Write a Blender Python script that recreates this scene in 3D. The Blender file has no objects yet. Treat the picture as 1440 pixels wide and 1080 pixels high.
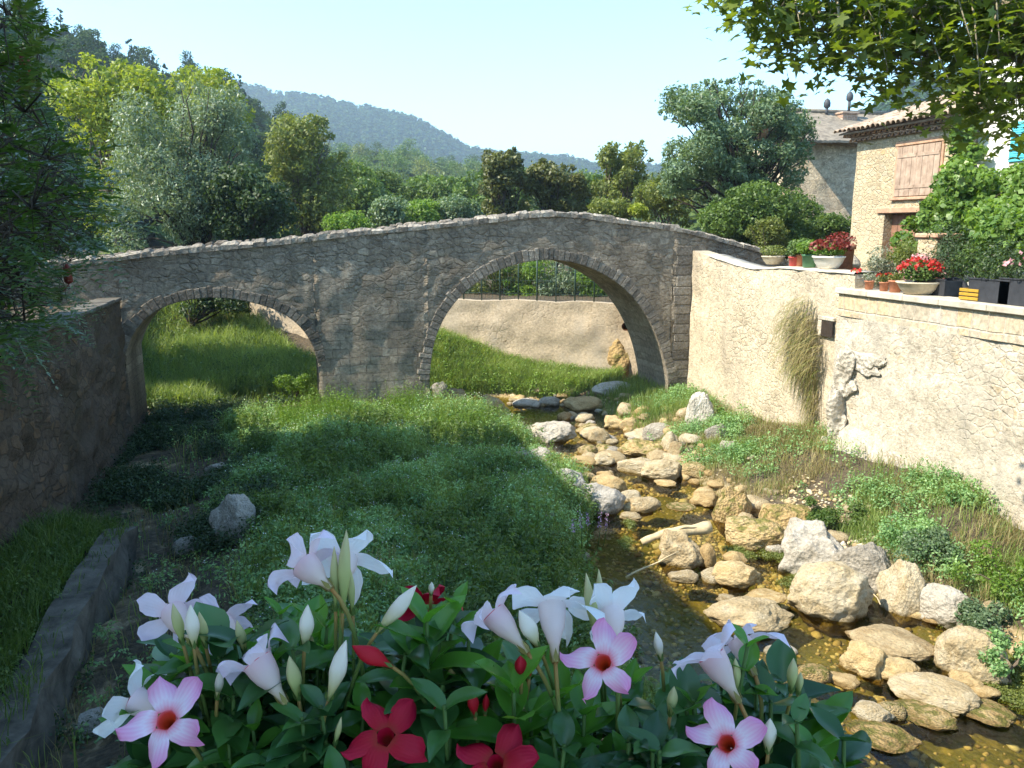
import bpy, bmesh, math, random
import numpy as np
from mathutils import Vector, Matrix, Euler

SC = bpy.context.scene
COL = SC.collection
RNG = np.random.default_rng(11)
PI = math.pi

# ------------------------------------------------------------------ camera
CAM = np.array([0.0, 0.0, 6.0])
F = 1120.0                                   # focal length in pixels of a 1440 x 1080 frame
YAW, PITCH = math.radians(15.0), math.atan(220.0 / 1120.0)
FWD = np.array([math.sin(YAW) * math.cos(PITCH), math.cos(YAW) * math.cos(PITCH), -math.sin(PITCH)])
RIGHT = np.array([math.cos(YAW), -math.sin(YAW), 0.0])
UP = np.cross(RIGHT, FWD)

def ray(u, v):
    return RIGHT * ((u - 720.0) / F) + UP * ((540.0 - v) / F) + FWD
def atX(u, v, X):
    d = ray(u, v); return CAM + d * ((X - CAM[0]) / d[0])
def atY(u, v, Y):
    d = ray(u, v); return CAM + d * ((Y - CAM[1]) / d[1])
def atZ(u, v, Z):
    d = ray(u, v); return CAM + d * ((Z - CAM[2]) / d[2])
def atD(u, v, D):                            # at depth D along the view axis
    return CAM + ray(u, v) * D
def px(p):
    q = np.asarray(p, float) - CAM
    z = q @ FWD
    return 720 + F * (q @ RIGHT) / z, 540 - F * (q @ UP) / z

cam_d = bpy.data.cameras.new('camera'); cam = bpy.data.objects.new('camera', cam_d); COL.objects.link(cam)
cam.location = CAM; cam.rotation_euler = (PI / 2 - PITCH, 0, -YAW)
cam_d.sensor_width = 36.0; cam_d.lens = 36.0 * F / 1440.0
cam_d.clip_start = 0.05; cam_d.clip_end = 8000.0
SC.camera = cam

# ------------------------------------------------------------------ numpy noise
def _hash(ix, iy, iz):
    h = (ix * 374761393 + iy * 668265263 + iz * 2147483647 + 12345) & 0x7fffffff
    h = ((h ^ (h >> 13)) * 1274126177) & 0x7fffffff
    h = ((h ^ (h >> 16)) * 1103515245) & 0x7fffffff
    return (h & 0xffff) / 65535.0
def noise3(P):
    P = np.asarray(P, float)
    I = np.floor(P).astype(np.int64); f = P - I; f = f * f * (3 - 2 * f)
    r = 0
    for dx in (0, 1):
        for dy in (0, 1):
            for dz in (0, 1):
                w = (f[..., 0] if dx else 1 - f[..., 0]) * (f[..., 1] if dy else 1 - f[..., 1]) * (f[..., 2] if dz else 1 - f[..., 2])
                r = r + w * _hash(I[..., 0] + dx, I[..., 1] + dy, I[..., 2] + dz)
    return r * 2 - 1
def fbm(P, octs=4, gain=0.5):
    P = np.asarray(P, float); a, s, r = 1.0, 1.0, 0
    for k in range(octs):
        r = r + a * noise3(P * s + 17.3 * k); a *= gain; s *= 2.03
    return r
def fbm2(x, y, octs=4, gain=0.5):
    return fbm(np.stack([x, y, np.zeros_like(x)], -1), octs, gain)
def sstep(a, b, x):
    t = np.clip((np.asarray(x, float) - a) / (b - a), 0, 1); return t * t * (3 - 2 * t)

# ------------------------------------------------------------------ meshes
class MB:
    """collects verts and faces (arrays grouped by face size) for ONE mesh object"""
    def __init__(self):
        self.V, self.F, self.n, self.A = [], [], 0, []
    def add(self, V, *Fs, a=None):
        V = np.asarray(V, float).reshape(-1, 3)
        for f in Fs:
            f = np.asarray(f, np.int64)
            if f.size:
                self.F.append(f.reshape(-1, f.shape[-1]) + self.n)
        self.V.append(V); self.n += len(V)
        self.A.append(np.zeros(len(V)) if a is None else np.broadcast_to(np.asarray(a, float), (len(V),)))
        return self
    def grid(self, P, a=None):                 # P: (n, m, 3)
        P = np.asarray(P, float); n, m = P.shape[:2]
        i = np.arange(n - 1)[:, None] * m + np.arange(m - 1)[None]
        f = np.stack([i, i + 1, i + m + 1, i + m], -1).reshape(-1, 4)
        return self.add(P.reshape(-1, 3), f, a=None if a is None else np.asarray(a).reshape(-1))
    def box(self, lo, hi, bev=0.0, R=None, c=None):
        lo, hi = np.array(lo, float), np.array(hi, float)
        lo, hi = np.minimum(lo, hi), np.maximum(lo, hi)
        if bev > 0:
            b = min(bev, 0.45 * (hi - lo).min())
            V, Fq, Ft, idx = [], [], [], {}
            for k in range(8):
                s = np.array([k & 1, k >> 1 & 1, k >> 2 & 1])
                corner = np.where(s, hi, lo); inn = np.where(s, -b, b)
                for ax in range(3):
                    p = corner + inn; p[ax] = corner[ax]; idx[k, ax] = len(V); V.append(p)
            for ax in range(3):
                o1, o2 = [(1, 2), (0, 2), (0, 1)][ax]
                for s in (0, 1):
                    q = [s << ax, s << ax | 1 << o1, s << ax | 1 << o1 | 1 << o2, s << ax | 1 << o2]
                    Fq.append([idx[k, ax] for k in q])
            for ax in range(3):                # edge strips along ax
                o1, o2 = [(1, 2), (0, 2), (0, 1)][ax]
                for s1 in (0, 1):
                    for s2 in (0, 1):
                        k0 = s1 << o1 | s2 << o2; k1 = k0 | 1 << ax
                        Fq.append([idx[k0, o1], idx[k1, o1], idx[k1, o2], idx[k0, o2]])
            Ft = [[idx[k, 0], idx[k, 1], idx[k, 2]] for k in range(8)]
            V = np.array(V)
            if R is not None: V = (V - c) @ np.asarray(R).T + c
            return self.add(V, Fq, Ft)
        V = np.array([[(hi if k >> j & 1 else lo)[j] for j in range(3)] for k in range(8)])
        if R is not None: V = (V - c) @ np.asarray(R).T + c
        return self.add(V, [[0, 2, 3, 1], [4, 5, 7, 6], [0, 1, 5, 4], [2, 6, 7, 3], [0, 4, 6, 2], [1, 3, 7, 5]])
    def tube(self, pts, rad, seg=8, cap=True, a=None):
        pts = np.asarray(pts, float); n = len(pts); rad = np.broadcast_to(np.asarray(rad, float), (n,))
        T = np.gradient(pts, axis=0); T /= np.linalg.norm(T, axis=1, keepdims=True) + 1e-12
        ref = np.array([0, 0, 1.0]) if abs(T[0, 2]) < 0.9 else np.array([1.0, 0, 0])
        P = []
        B = np.cross(T[0], ref); B /= np.linalg.norm(B)
        for k in range(n):
            B = B - T[k] * (B @ T[k]); B /= np.linalg.norm(B) + 1e-12
            Nn = np.cross(T[k], B); th = np.linspace(0, 2 * PI, seg, endpoint=False)
            P.append(pts[k] + rad[k] * (np.cos(th)[:, None] * B + np.sin(th)[:, None] * Nn))
        P = np.array(P).reshape(-1, 3)
        f = [[k * seg + j, k * seg + (j + 1) % seg, (k + 1) * seg + (j + 1) % seg, (k + 1) * seg + j] for k in range(n - 1) for j in range(seg)]
        A = None if a is None else np.repeat(np.broadcast_to(np.asarray(a, float), (n,)), seg)
        self.add(P, f, a=A)
        if cap:
            m = self.n - len(P)
            if seg > 2:
                self.F.append(np.array([[m + j for j in range(seg)][::-1]])); self.F.append(np.array([[m + (n - 1) * seg + j for j in range(seg)]]))
        return self
    def lathe(self, prof, c=(0, 0, 0), seg=20, R=None, a=None, wob=None):
        prof = np.asarray(prof, float); th = np.linspace(0, 2 * PI, seg, endpoint=False)
        P = np.stack([prof[:, None, 0] * np.cos(th), prof[:, None, 0] * np.sin(th), np.broadcast_to(prof[:, None, 1], (len(prof), seg))], -1)
        if wob is not None: P[..., :2] *= 1 + wob(P)[..., None]
        P = P.reshape(-1, 3)
        if R is not None: P = P @ np.asarray(R).T
        P = P + np.asarray(c, float); n = len(prof)
        f = [[k * seg + j, k * seg + (j + 1) % seg, (k + 1) * seg + (j + 1) % seg, (k + 1) * seg + j] for k in range(n - 1) for j in range(seg)]
        return self.add(P, f, a=None if a is None else np.repeat(np.asarray(a, float), seg))
    def mesh(self, name, smooth=True, off=None):
        V = np.concatenate(self.V) if self.V else np.zeros((0, 3))
        if off is not None: V = V - np.asarray(off, float)
        me = bpy.data.meshes.new(name)
        me.vertices.add(len(V)); me.vertices.foreach_set('co', np.ascontiguousarray(V, np.float32).ravel())
        L = np.concatenate([f.ravel() for f in self.F]); T = np.concatenate([np.full(len(f), f.shape[1]) for f in self.F])
        me.loops.add(len(L)); me.loops.foreach_set('vertex_index', L.astype(np.int32))
        me.polygons.add(len(T)); st = np.concatenate([[0], np.cumsum(T)[:-1]])
        me.polygons.foreach_set('loop_start', st.astype(np.int32))
        me.polygons.foreach_set('use_smooth', np.full(len(T), bool(smooth)))
        A = np.concatenate(self.A)
        if np.any(A):
            at = me.attributes.new('tone', 'FLOAT', 'POINT'); at.data.foreach_set('value', A.astype(np.float32))
        me.update(calc_edges=True); me.validate()
        return me

def rot_to(z, x=None):
    """matrix whose third column is z"""
    z = np.asarray(z, float); z = z / np.linalg.norm(z)
    x = np.array([1.0, 0, 0]) if x is None else np.asarray(x, float)
    if abs(x @ z) > 0.95: x = np.array([0, 1.0, 0]) if abs(z[1]) < 0.9 else np.array([0, 0, 1.0])
    x = x - z * (x @ z); x /= np.linalg.norm(x)
    return np.stack([x, np.cross(z, x), z], 1)
def rotz(a):
    c, s = math.cos(a), math.sin(a); return np.array([[c, -s, 0], [s, c, 0], [0, 0, 1.0]])

# ------------------------------------------------------------------ scene graph
def thing(name, label, cat, loc=(0, 0, 0), group=None):
    o = bpy.data.objects.new(name, None); COL.objects.link(o); o.location = [float(c) for c in loc]
    o.empty_display_size = 0.2
    tag(o, label, cat, group); return o
def tag(o, label, cat, group=None):
    o['label'] = label; o['category'] = cat
    if group: o['group'] = group
    return o
def base_of(o):
    p = np.zeros(3)
    while o is not None: p += np.array(o.location); o = o.parent
    return p
def part(name, mb, mat, parent=None, smooth=True, loc=None):
    """mb holds WORLD coordinates; parents are never rotated here"""
    off = base_of(parent) if parent is not None else (np.asarray(loc, float) if loc is not None else None)
    o = bpy.data.objects.new(name, mb.mesh(name, smooth, off) if isinstance(mb, MB) else mb); COL.objects.link(o)
    if parent is not None: o.parent = parent
    elif loc is not None: o.location = [float(c) for c in loc]
    if mat is not None: 
        if len(o.data.materials) == 0: o.data.materials.append(mat)
    return o
def kind(o, k): o['kind'] = k; return o
def dup(root, loc, rz=0.0, sc=1.0, label=None, group=None):
    r = root.copy(); COL.objects.link(r); r.location = [float(c) for c in loc]
    r.rotation_euler = (0, 0, rz); r.scale = (sc, sc, sc) if np.isscalar(sc) else sc
    if label: r['label'] = label
    if group: r['group'] = group
    for ch in list(root.children):
        c = ch.copy(); COL.objects.link(c); c.parent = r
        for g in list(ch.children):
            d = g.copy(); COL.objects.link(d); d.parent = c
    return r

# ------------------------------------------------------------------ leaves, blades
def unit(A): return A / (np.linalg.norm(A, axis=-1, keepdims=True) + 1e-12)
def rand_unit(n, rng=RNG): return unit(rng.normal(size=(n, 3)))
def leafcloud(mb, C, Nn, L, W, rng=RNG, fold=0.15, T=None, a=None):
    """one folded diamond per leaf"""
    C = np.asarray(C, float); n = len(C); Nn = unit(np.asarray(Nn, float))
    if T is None: T = rng.normal(size=(n, 3))
    T = unit(T - Nn * np.sum(T * Nn, -1, keepdims=True)); B = np.cross(Nn, T)
    L = np.broadcast_to(np.asarray(L, float), (n,))[:, None]; W = np.broadcast_to(np.asarray(W, float), (n,))[:, None]
    V = np.stack([C - T * L * .5, C + B * W * .5 + Nn * W * fold - T * L * .08, C + T * L * .5, C - B * W * .5 + Nn * W * fold - T * L * .08], 1)
    mb.add(V.reshape(-1, 3), np.arange(n * 4).reshape(n, 4), a=None if a is None else np.repeat(a, 4))
def blades(mb, B, H, W, lean, rng=RNG, droop=0.3):
    """tapering grass blades rooted at B"""
    B = np.asarray(B, float); n = len(B)
    H = np.broadcast_to(np.asarray(H, float), (n,))[:, None]; W = np.broadcast_to(np.asarray(W, float), (n,))[:, None]
    az = rng.uniform(0, 2 * PI, n); S = np.stack([np.cos(az), np.sin(az), 0 * az], -1)
    la = rng.uniform(0, 2 * PI, n); Ld = np.stack([np.cos(la), np.sin(la), 0 * la], -1) * (np.asarray(lean) * rng.uniform(.2, 1, n))[:, None]
    Z = np.array([0, 0, 1.0])
    M1 = B + Z * H * .55 + Ld * H * .35; T = B + Z * H * (1 - droop * .4) + Ld * H * (1 + droop)
    V = np.stack([B - S * W * .5, B + S * W * .5, M1 + S * W * .4, M1 - S * W * .4, T], 1)
    i = np.arange(n)[:, None] * 5
    mb.add(V.reshape(-1, 3), i + np.array([[0, 1, 2, 3]]), i + np.array([[3, 2, 4]]))
def in_poly(P, poly):
    P = np.asarray(P, float); x, y = P[..., 0], P[..., 1]; ins = np.zeros(x.shape, bool); n = len(poly)
    for k in range(n):
        (x1, y1), (x2, y2) = poly[k], poly[(k + 1) % n]
        c = ((y1 > y) != (y2 > y)) & (x < (x2 - x1) * (y - y1) / (y2 - y1 + 1e-12) + x1); ins ^= c
    return ins
def sample_poly(poly, n, rng=RNG):
    p = np.array(poly, float); lo, hi = p.min(0), p.max(0); out = []
    while len(out) < n:
        q = rng.uniform(lo, hi, (n * 3, 2)); out.extend(q[in_poly(q, poly)])
    return np.array(out[:n])
# ------------------------------------------------------------------ materials
def newmat(name):
    m = bpy.data.materials.new(name); m.use_nodes = True; nt = m.node_tree
    return m, nt, nt.nodes['Principled BSDF'], nt.nodes['Material Output']
def nd(nt, t, **kw):
    n = nt.nodes.new(t)
    for k, v in kw.items():
        if k.startswith('i_'):
            key = k[2:].replace('_', ' ')
            key = int(key) if key.isdigit() else key
            if isinstance(v, bpy.types.NodeSocket): nt.links.new(v, n.inputs[key])
            else: n.inputs[key].default_value = v
        else: setattr(n, k, v)
    return n
def rgba(c): return (c[0], c[1], c[2], 1.0)
def coords(nt, scale=(1, 1, 1), kind='Object'):
    tc = nd(nt, 'ShaderNodeTexCoord')
    return nd(nt, 'ShaderNodeMapping', i_Vector=tc.outputs[kind], i_Scale=scale).outputs[0]
def noise(nt, vec, scale, detail=4.0, rough=0.55, dist=0.0):
    return nd(nt, 'ShaderNodeTexNoise', i_Vector=vec, i_Scale=scale, i_Detail=detail, i_Roughness=rough, i_Distortion=dist).outputs['Fac']
def ramp(nt, fac, stops):
    r = nd(nt, 'ShaderNodeValToRGB', i_Fac=fac); e = r.color_ramp.elements
    while len(e) < len(stops): e.new(0.5)
    for k, (p, c) in enumerate(stops):
        e[k].position = p; e[k].color = rgba(c) if not np.isscalar(c) else (c, c, c, 1)
    return r.outputs['Color']
def mixc(nt, fac, a, b, mode='MIX'):
    n = nd(nt, 'ShaderNodeMix', data_type='RGBA', blend_type=mode)
    for sock, val in ((n.inputs[0], fac), (n.inputs[6], a), (n.inputs[7], b)):
        if isinstance(val, bpy.types.NodeSocket): nt.links.new(val, sock)
        else: sock.default_value = val if np.isscalar(val) else rgba(val)
    return n.outputs[2]
def math_(nt, op, a, b=0.5, c=None):
    n = nd(nt, 'ShaderNodeMath', operation=op)
    for k, val in enumerate((a, b) if c is None else (a, b, c)):
        if isinstance(val, bpy.types.NodeSocket): nt.links.new(val, n.inputs[k])
        else: n.inputs[k].default_value = val
    return n.outputs[0]
def bump(nt, h, strength=0.5, dist=0.02, normal=None):
    b = nd(nt, 'ShaderNodeBump', i_Height=h, i_Strength=strength, i_Distance=dist)
    if normal is not None: nt.links.new(normal, b.inputs['Normal'])
    return b.outputs[0]

def m_leaf(name, dark, light, rough=0.5, trans=0.3, tcol=None, spec=0.4, nscale=0.6):
    m, nt, bs, out = newmat(name)
    g = nd(nt, 'ShaderNodeNewGeometry').outputs['Random Per Island']
    n = noise(nt, coords(nt), nscale, 2.0)
    f = math_(nt, 'MULTIPLY_ADD', g, 0.6, math_(nt, 'MULTIPLY_ADD', n, 1.2, -0.4))
    col = ramp(nt, f, [(0.0, dark), (0.55, tuple((a + b) / 2 for a, b in zip(dark, light))), (1.0, light)])
    nt.links.new(col, bs.inputs['Base Color']); bs.inputs['Roughness'].default_value = rough
    bs.inputs['Specular IOR Level'].default_value = spec
    tc = mixc(nt, 1.0, col, tcol or (1.5, 1.5, 0.55), 'MULTIPLY')
    t = nd(nt, 'ShaderNodeBsdfTranslucent', i_Color=tc)
    mx = nd(nt, 'ShaderNodeMixShader', i_Fac=trans, i_1=bs.outputs[0], i_2=t.outputs[0])
    nt.links.new(mx.outputs[0], out.inputs['Surface']); return m

def m_plain(name, c, rough=0.7, var=0.25, scale=6.0, bmp=0.2, bscale=40.0, metal=0.0, c2=None, spec=0.3):
    m, nt, bs, out = newmat(name); v = coords(nt)
    n = noise(nt, v, scale, 5.0, 0.6)
    lo = tuple(x * (1 - var) for x in c); hi = c2 or tuple(min(1, x * (1 + var)) for x in c)
    nt.links.new(ramp(nt, n, [(0.3, lo), (0.7, hi)]), bs.inputs['Base Color'])
    bs.inputs['Roughness'].default_value = rough; bs.inputs['Metallic'].default_value = metal
    bs.inputs['Specular IOR Level'].default_value = spec
    if bmp: nt.links.new(bump(nt, noise(nt, v, bscale, 4.0), bmp, 0.01), bs.inputs['Normal'])
    return m

def m_rubble(name, cols, mortar, size=0.3, flat=1.6, bmp=0.7, stain=None, mort_w=0.06, stainsc=0.5, coverage=0.0, fine=0.5, flatax=2, blotch=0.0):
    """rubble masonry: warped voronoi stones in mortar; coverage = how much render hides the joints"""
    m, nt, bs, out = newmat(name); sc = [1 / size] * 3; sc[flatax] *= flat
    v0 = coords(nt)
    warp = nd(nt, 'ShaderNodeTexNoise', i_Vector=v0, i_Scale=2.2, i_Detail=3.0).outputs['Color']
    vw = nd(nt, 'ShaderNodeMix', data_type='VECTOR', i_0=0.16); nt.links.new(v0, vw.inputs[4]); nt.links.new(warp, vw.inputs[5])
    mp = nd(nt, 'ShaderNodeMapping', i_Vector=vw.outputs[1], i_Scale=sc).outputs[0]
    vc = nd(nt, 'ShaderNodeTexVoronoi', i_Vector=mp, i_Scale=1.0, i_Randomness=0.9)
    ve = nd(nt, 'ShaderNodeTexVoronoi', feature='DISTANCE_TO_EDGE', i_Vector=mp, i_Scale=1.0, i_Randomness=0.9).outputs['Distance']
    sep = nd(nt, 'ShaderNodeSeparateColor', i_Color=vc.outputs['Color'])
    k = len(cols); st = ramp(nt, sep.outputs[0], [(i / max(1, k - 1), c) for i, c in enumerate(cols)])
    nf = noise(nt, v0, 14.0, 6.0, 0.65); nb = noise(nt, v0, stainsc, 5.0, 0.6)
    st = mixc(nt, 0.75, st, ramp(nt, nf, [(0.25, 0.45), (0.75, 1.35)]), 'MULTIPLY')
    edge = ramp(nt, math_(nt, 'MULTIPLY_ADD', nf, 0.05, ve), [(mort_w * .45 + .02, 0.0), (mort_w + .03, 1.0)])
    mo = mixc(nt, 0.7, mortar, ramp(nt, nf, [(0.3, 0.6), (0.7, 1.3)]), 'MULTIPLY')
    if coverage > 0:
        cv = ramp(nt, math_(nt, 'MULTIPLY_ADD', nf, 0.3, math_(nt, 'ADD', nb, -0.15)), [(coverage - .2, 1.0), (coverage + .03, 0.06)])
        edge = mixc(nt, 1.0, edge, cv, 'MULTIPLY')
    col = mixc(nt, edge, mo, st)
    if blotch:
        col = mixc(nt, blotch, col, ramp(nt, noise(nt, v0, 4.5, 7.0, .7), [(.33, .66), (.5, 1.0), (.68, 1.16)]), 'MULTIPLY')
        col = mixc(nt, blotch, col, ramp(nt, noise(nt, v0, 24.0, 5.0, .65), [(.30, .42), (.38, 1.0)]), 'MULTIPLY')
    if stain:
        ns = noise(nt, coords(nt, (1, 1, 0.35)), stainsc * 1.7, 6.0, 0.65)
        col = mixc(nt, ramp(nt, ns, [(0.48, 0.0), (0.72, 0.75)]), col, stain)
    nt.links.new(col, bs.inputs['Base Color']); bs.inputs['Roughness'].default_value = 0.9
    bs.inputs['Specular IOR Level'].default_value = 0.2
    h = math_(nt, 'ADD', math_(nt, 'MULTIPLY', edge, .55), math_(nt, 'MULTIPLY', nf, fine))
    nt.links.new(bump(nt, h, bmp, 0.04), bs.inputs['Normal'])
    return m

def m_brick(name, cols, mortar, axis='x', bw=0.45, bh=0.22, mort=0.012, bmp=0.6, warp=0.05, stain=None, lich=None, nsc=1.0, fine=0.7, brnd=0.6):
    """coursed blocks on an upright face; axis = horizontal direction of the face"""
    m, nt, bs, out = newmat(name); v0 = coords(nt)
    wn = nd(nt, 'ShaderNodeTexNoise', i_Vector=v0, i_Scale=1.6, i_Detail=4.0).outputs['Color']
    vw = nd(nt, 'ShaderNodeVectorMath', operation='MULTIPLY_ADD'); nt.links.new(wn, vw.inputs[0]); vw.inputs[1].default_value = (warp * 2,) * 3; nt.links.new(v0, vw.inputs[2])
    s = nd(nt, 'ShaderNodeSeparateXYZ', i_Vector=vw.outputs[0])
    cb = nd(nt, 'ShaderNodeCombineXYZ', i_X=s.outputs['X' if axis == 'x' else 'Y'], i_Y=s.outputs['Z'])
    b = nd(nt, 'ShaderNodeTexBrick', i_Vector=cb.outputs[0], i_Scale=1.0, offset=0.5, offset_frequency=2, squash=0.7, squash_frequency=3)
    b.inputs['Color1'].default_value = (0, 0, 0, 1); b.inputs['Color2'].default_value = (1, 1, 1, 1); b.inputs['Mortar'].default_value = (.5, .5, .5, 1)
    b.inputs['Mortar Size'].default_value = mort; b.inputs['Mortar Smooth'].default_value = 0.6
    b.inputs['Brick Width'].default_value = bw; b.inputs['Row Height'].default_value = bh
    k = len(cols)
    rnd = b.outputs['Color']
    nf = noise(nt, v0, 11.0, 7.0, 0.7); nb = noise(nt, v0, 0.7 * nsc, 5.0, 0.62)
    rr = math_(nt, 'MULTIPLY_ADD', nb, 1.1 - brnd, math_(nt, 'MULTIPLY', nd(nt, 'ShaderNodeSeparateColor', i_Color=rnd).outputs[0], brnd))
    st = ramp(nt, rr, [(0.1 + 0.8 * i / max(1, k - 1), c) for i, c in enumerate(cols)])
    st = mixc(nt, 0.85, st, ramp(nt, nf, [(0.25, 0.4), (0.75, 1.45)]), 'MULTIPLY')
    fac = math_(nt, 'MULTIPLY', b.outputs['Fac'], ramp(nt, nb, [(0.35, 0.5), (0.6, 1.0)]))
    col = mixc(nt, fac, st, mixc(nt, 0.7, mortar, ramp(nt, nf, [(0.3, 0.6), (0.7, 1.3)]), 'MULTIPLY'))
    if stain:
        ns = noise(nt, coords(nt, (1, 1, 0.3)), 0.9, 6.0, 0.65)
        col = mixc(nt, ramp(nt, ns, [(0.45, 0.0), (0.7, 0.7)]), col, stain)
    if lich:
        nl = noise(nt, v0, 5.0, 8.0, 0.75)
        col = mixc(nt, ramp(nt, nl, [(0.6, 0.0), (0.68, 0.8)]), col, lich)
    nt.links.new(col, bs.inputs['Base Color']); bs.inputs['Roughness'].default_value = 0.92
    bs.inputs['Specular IOR Level'].default_value = 0.15
    h = math_(nt, 'ADD', math_(nt, 'MULTIPLY', b.outputs['Fac'], -0.8), math_(nt, 'MULTIPLY', nf, fine))
    nt.links.new(bump(nt, h, bmp, 0.05), bs.inputs['Normal'])
    return m

def m_rock(name, cols, bmp=0.6, pit=0.6, moss=None, wet=False, isl=False):
    m, nt, bs, out = newmat(name); v0 = coords(nt)
    oi = nd(nt, 'ShaderNodeObjectInfo').outputs['Random']
    vo = nd(nt, 'ShaderNodeVectorMath', operation='ADD', i_0=v0); cx = nd(nt, 'ShaderNodeCombineXYZ', i_X=math_(nt, 'MULTIPLY', oi, 37.0), i_Y=math_(nt, 'MULTIPLY', oi, 11.0)); nt.links.new(cx.outputs[0], vo.inputs[1]); v = vo.outputs[0]
    n1 = noise(nt, v, 1.8, 6.0, 0.65, 0.6); n2 = noise(nt, v, 16.0, 8.0, 0.72); 
    f = math_(nt, 'ADD', n1, math_(nt, 'MULTIPLY_ADD', oi, 0.3, -0.15))
    k = len(cols); col = ramp(nt, f, [(0.25 + 0.5 * i / max(1, k - 1), c) for i, c in enumerate(cols)])
    col = mixc(nt, 0.8, col, ramp(nt, n2, [(0.28, 0.42), (0.5, 1.0), (0.75, 1.3)]), 'MULTIPLY')
    pits = nd(nt, 'ShaderNodeTexVoronoi', i_Vector=v, i_Scale=9.0, i_Randomness=1.0).outputs['Distance']
    if isl: col = mixc(nt, 1.0, col, ramp(nt, nd(nt, 'ShaderNodeNewGeometry').outputs['Random Per Island'], [(0, .55), (1, 1.25)]), 'MULTIPLY')
    if moss:
        nm = noise(nt, v, 2.6, 5.0, 0.6); up = nd(nt, 'ShaderNodeSeparateXYZ', i_Vector=nd(nt, 'ShaderNodeNewGeometry').outputs['Normal']).outputs[2]
        col = mixc(nt, ramp(nt, math_(nt, 'MULTIPLY_ADD', up, 0.12, nm), [(0.55, 0.0), (0.68, 0.85)]), col, moss)
    if not isl:
        wz = nd(nt, 'ShaderNodeSeparateXYZ', i_Vector=nd(nt, 'ShaderNodeNewGeometry').outputs['Position']).outputs[2]
        col = mixc(nt, ramp(nt, math_(nt, 'MULTIPLY_ADD', wz, 2.5, math_(nt, 'MULTIPLY', n1, .5)), [(.20, .85), (.46, 0.0)]), col, mixc(nt, 1.0, col, (.42, .34, .13), 'MULTIPLY'))
    nt.links.new(col, bs.inputs['Base Color']); bs.inputs['Roughness'].default_value = 0.4 if wet else 0.88
    bs.inputs['Specular IOR Level'].default_value = 0.5 if wet else 0.2
    h = math_(nt, 'ADD', n2, math_(nt, 'MULTIPLY', pits, pit))
    nt.links.new(bump(nt, h, bmp, 0.05), bs.inputs['Normal'])
    return m

MAT = {}
# foliage
MAT['silver']  = m_leaf('silver_willow_leaf', (.09, .135, .07), (.30, .37, .25), .42, .28, nscale=.45)
MAT['yellow']  = m_leaf('yellow_green_leaf', (.13, .19, .02), (.36, .40, .05), .5, .4)
MAT['olive']   = m_leaf('olive_green_leaf', (.075, .11, .025), (.26, .29, .07), .5, .35)
MAT['mid']     = m_leaf('mid_green_leaf', (.045, .095, .02), (.17, .25, .055), .5, .35)
MAT['fresh']   = m_leaf('fresh_green_leaf', (.07, .15, .02), (.24, .36, .06), .5, .4)
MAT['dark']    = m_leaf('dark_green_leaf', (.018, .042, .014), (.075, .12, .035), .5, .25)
MAT['brownleaf'] = m_leaf('bronzed_leaf', (.045, .06, .018), (.19, .20, .065), .5, .3)
MAT['bluegreen'] = m_leaf('blue_green_leaf', (.05, .10, .045), (.22, .30, .16), .45, .3)
MAT['pine']    = m_leaf('pine_needle', (.018, .044, .014), (.08, .135, .045), .6, .2, spec=.05, nscale=.15)
MAT['oak']     = m_leaf('hill_leaf', (.03, .06, .015), (.12, .17, .04), .6, .25, spec=.08, nscale=.12)
MAT['sumac']   = m_leaf('sumac_leaflet', (.025, .062, .012), (.12, .20, .045), .32, .4, spec=.5)
MAT['plane']   = m_leaf('plane_leaf', (.05, .085, .016), (.20, .26, .05), .45, .48, tcol=(1.7, 1.7, .4))
MAT['vine']    = m_leaf('vine_leaf', (.06, .135, .025), (.24, .36, .08), .4, .4)
MAT['meadow']  = m_leaf('meadow_leaf', (.07, .18, .06), (.36, .54, .22), .5, .35, nscale=1.1)
MAT['meadow2'] = m_leaf('meadow_grass_blade', (.10, .17, .04), (.38, .46, .15), .5, .4, nscale=.9)
MAT['dry']     = m_leaf('dry_grass_blade', (.20, .17, .07), (.48, .42, .20), .6, .35, tcol=(1.2, 1.1, .7))
MAT['mandleaf'] = m_leaf('glossy_mandevilla_leaf', (.016, .06, .022), (.085, .21, .045), .28, .28, spec=.5, nscale=9.0)
MAT['youngleaf'] = m_leaf('young_mandevilla_leaf', (.05, .17, .02), (.13, .32, .04), .3, .35, spec=.5, nscale=9.0)
MAT['whitebit'] = m_plain('white_petal_bits', (.7, .7, .66), .6, .1, bmp=0)
MAT['mauve']   = m_plain('mauve_flower', (.55, .33, .55), .6, .2, bmp=0)
MAT['redleaf'] = m_leaf('red_blossom', (.42, .02, .02), (.75, .07, .05), .5, .3, tcol=(1.3, .5, .4))
MAT['darkred'] = m_leaf('dark_red_leaf', (.12, .02, .015), (.32, .06, .04), .5, .3, tcol=(1.3, .5, .4))
MAT['pinkbloom'] = m_leaf('pink_blossom', (.55, .20, .25), (.85, .55, .55), .5, .3, tcol=(1.3, .8, .8))
MAT['greyleaf'] = m_leaf('grey_lavender_leaf', (.16, .19, .13), (.38, .40, .30), .6, .25)
MAT['bark']    = m_plain('grey_brown_bark', (.11, .085, .06), .9, .45, 9, .8, 30)
MAT['barkdark'] = m_plain('dark_bark', (.05, .04, .03), .9, .4, 9, .8, 30)
MAT['barkpale'] = m_plain('pale_plane_bark', (.26, .23, .16), .85, .55, 5, .5, 22)
MAT['driftwood'] = m_plain('bleached_driftwood', (.50, .40, .24), .85, .3, 7, .6, 30)
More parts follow.
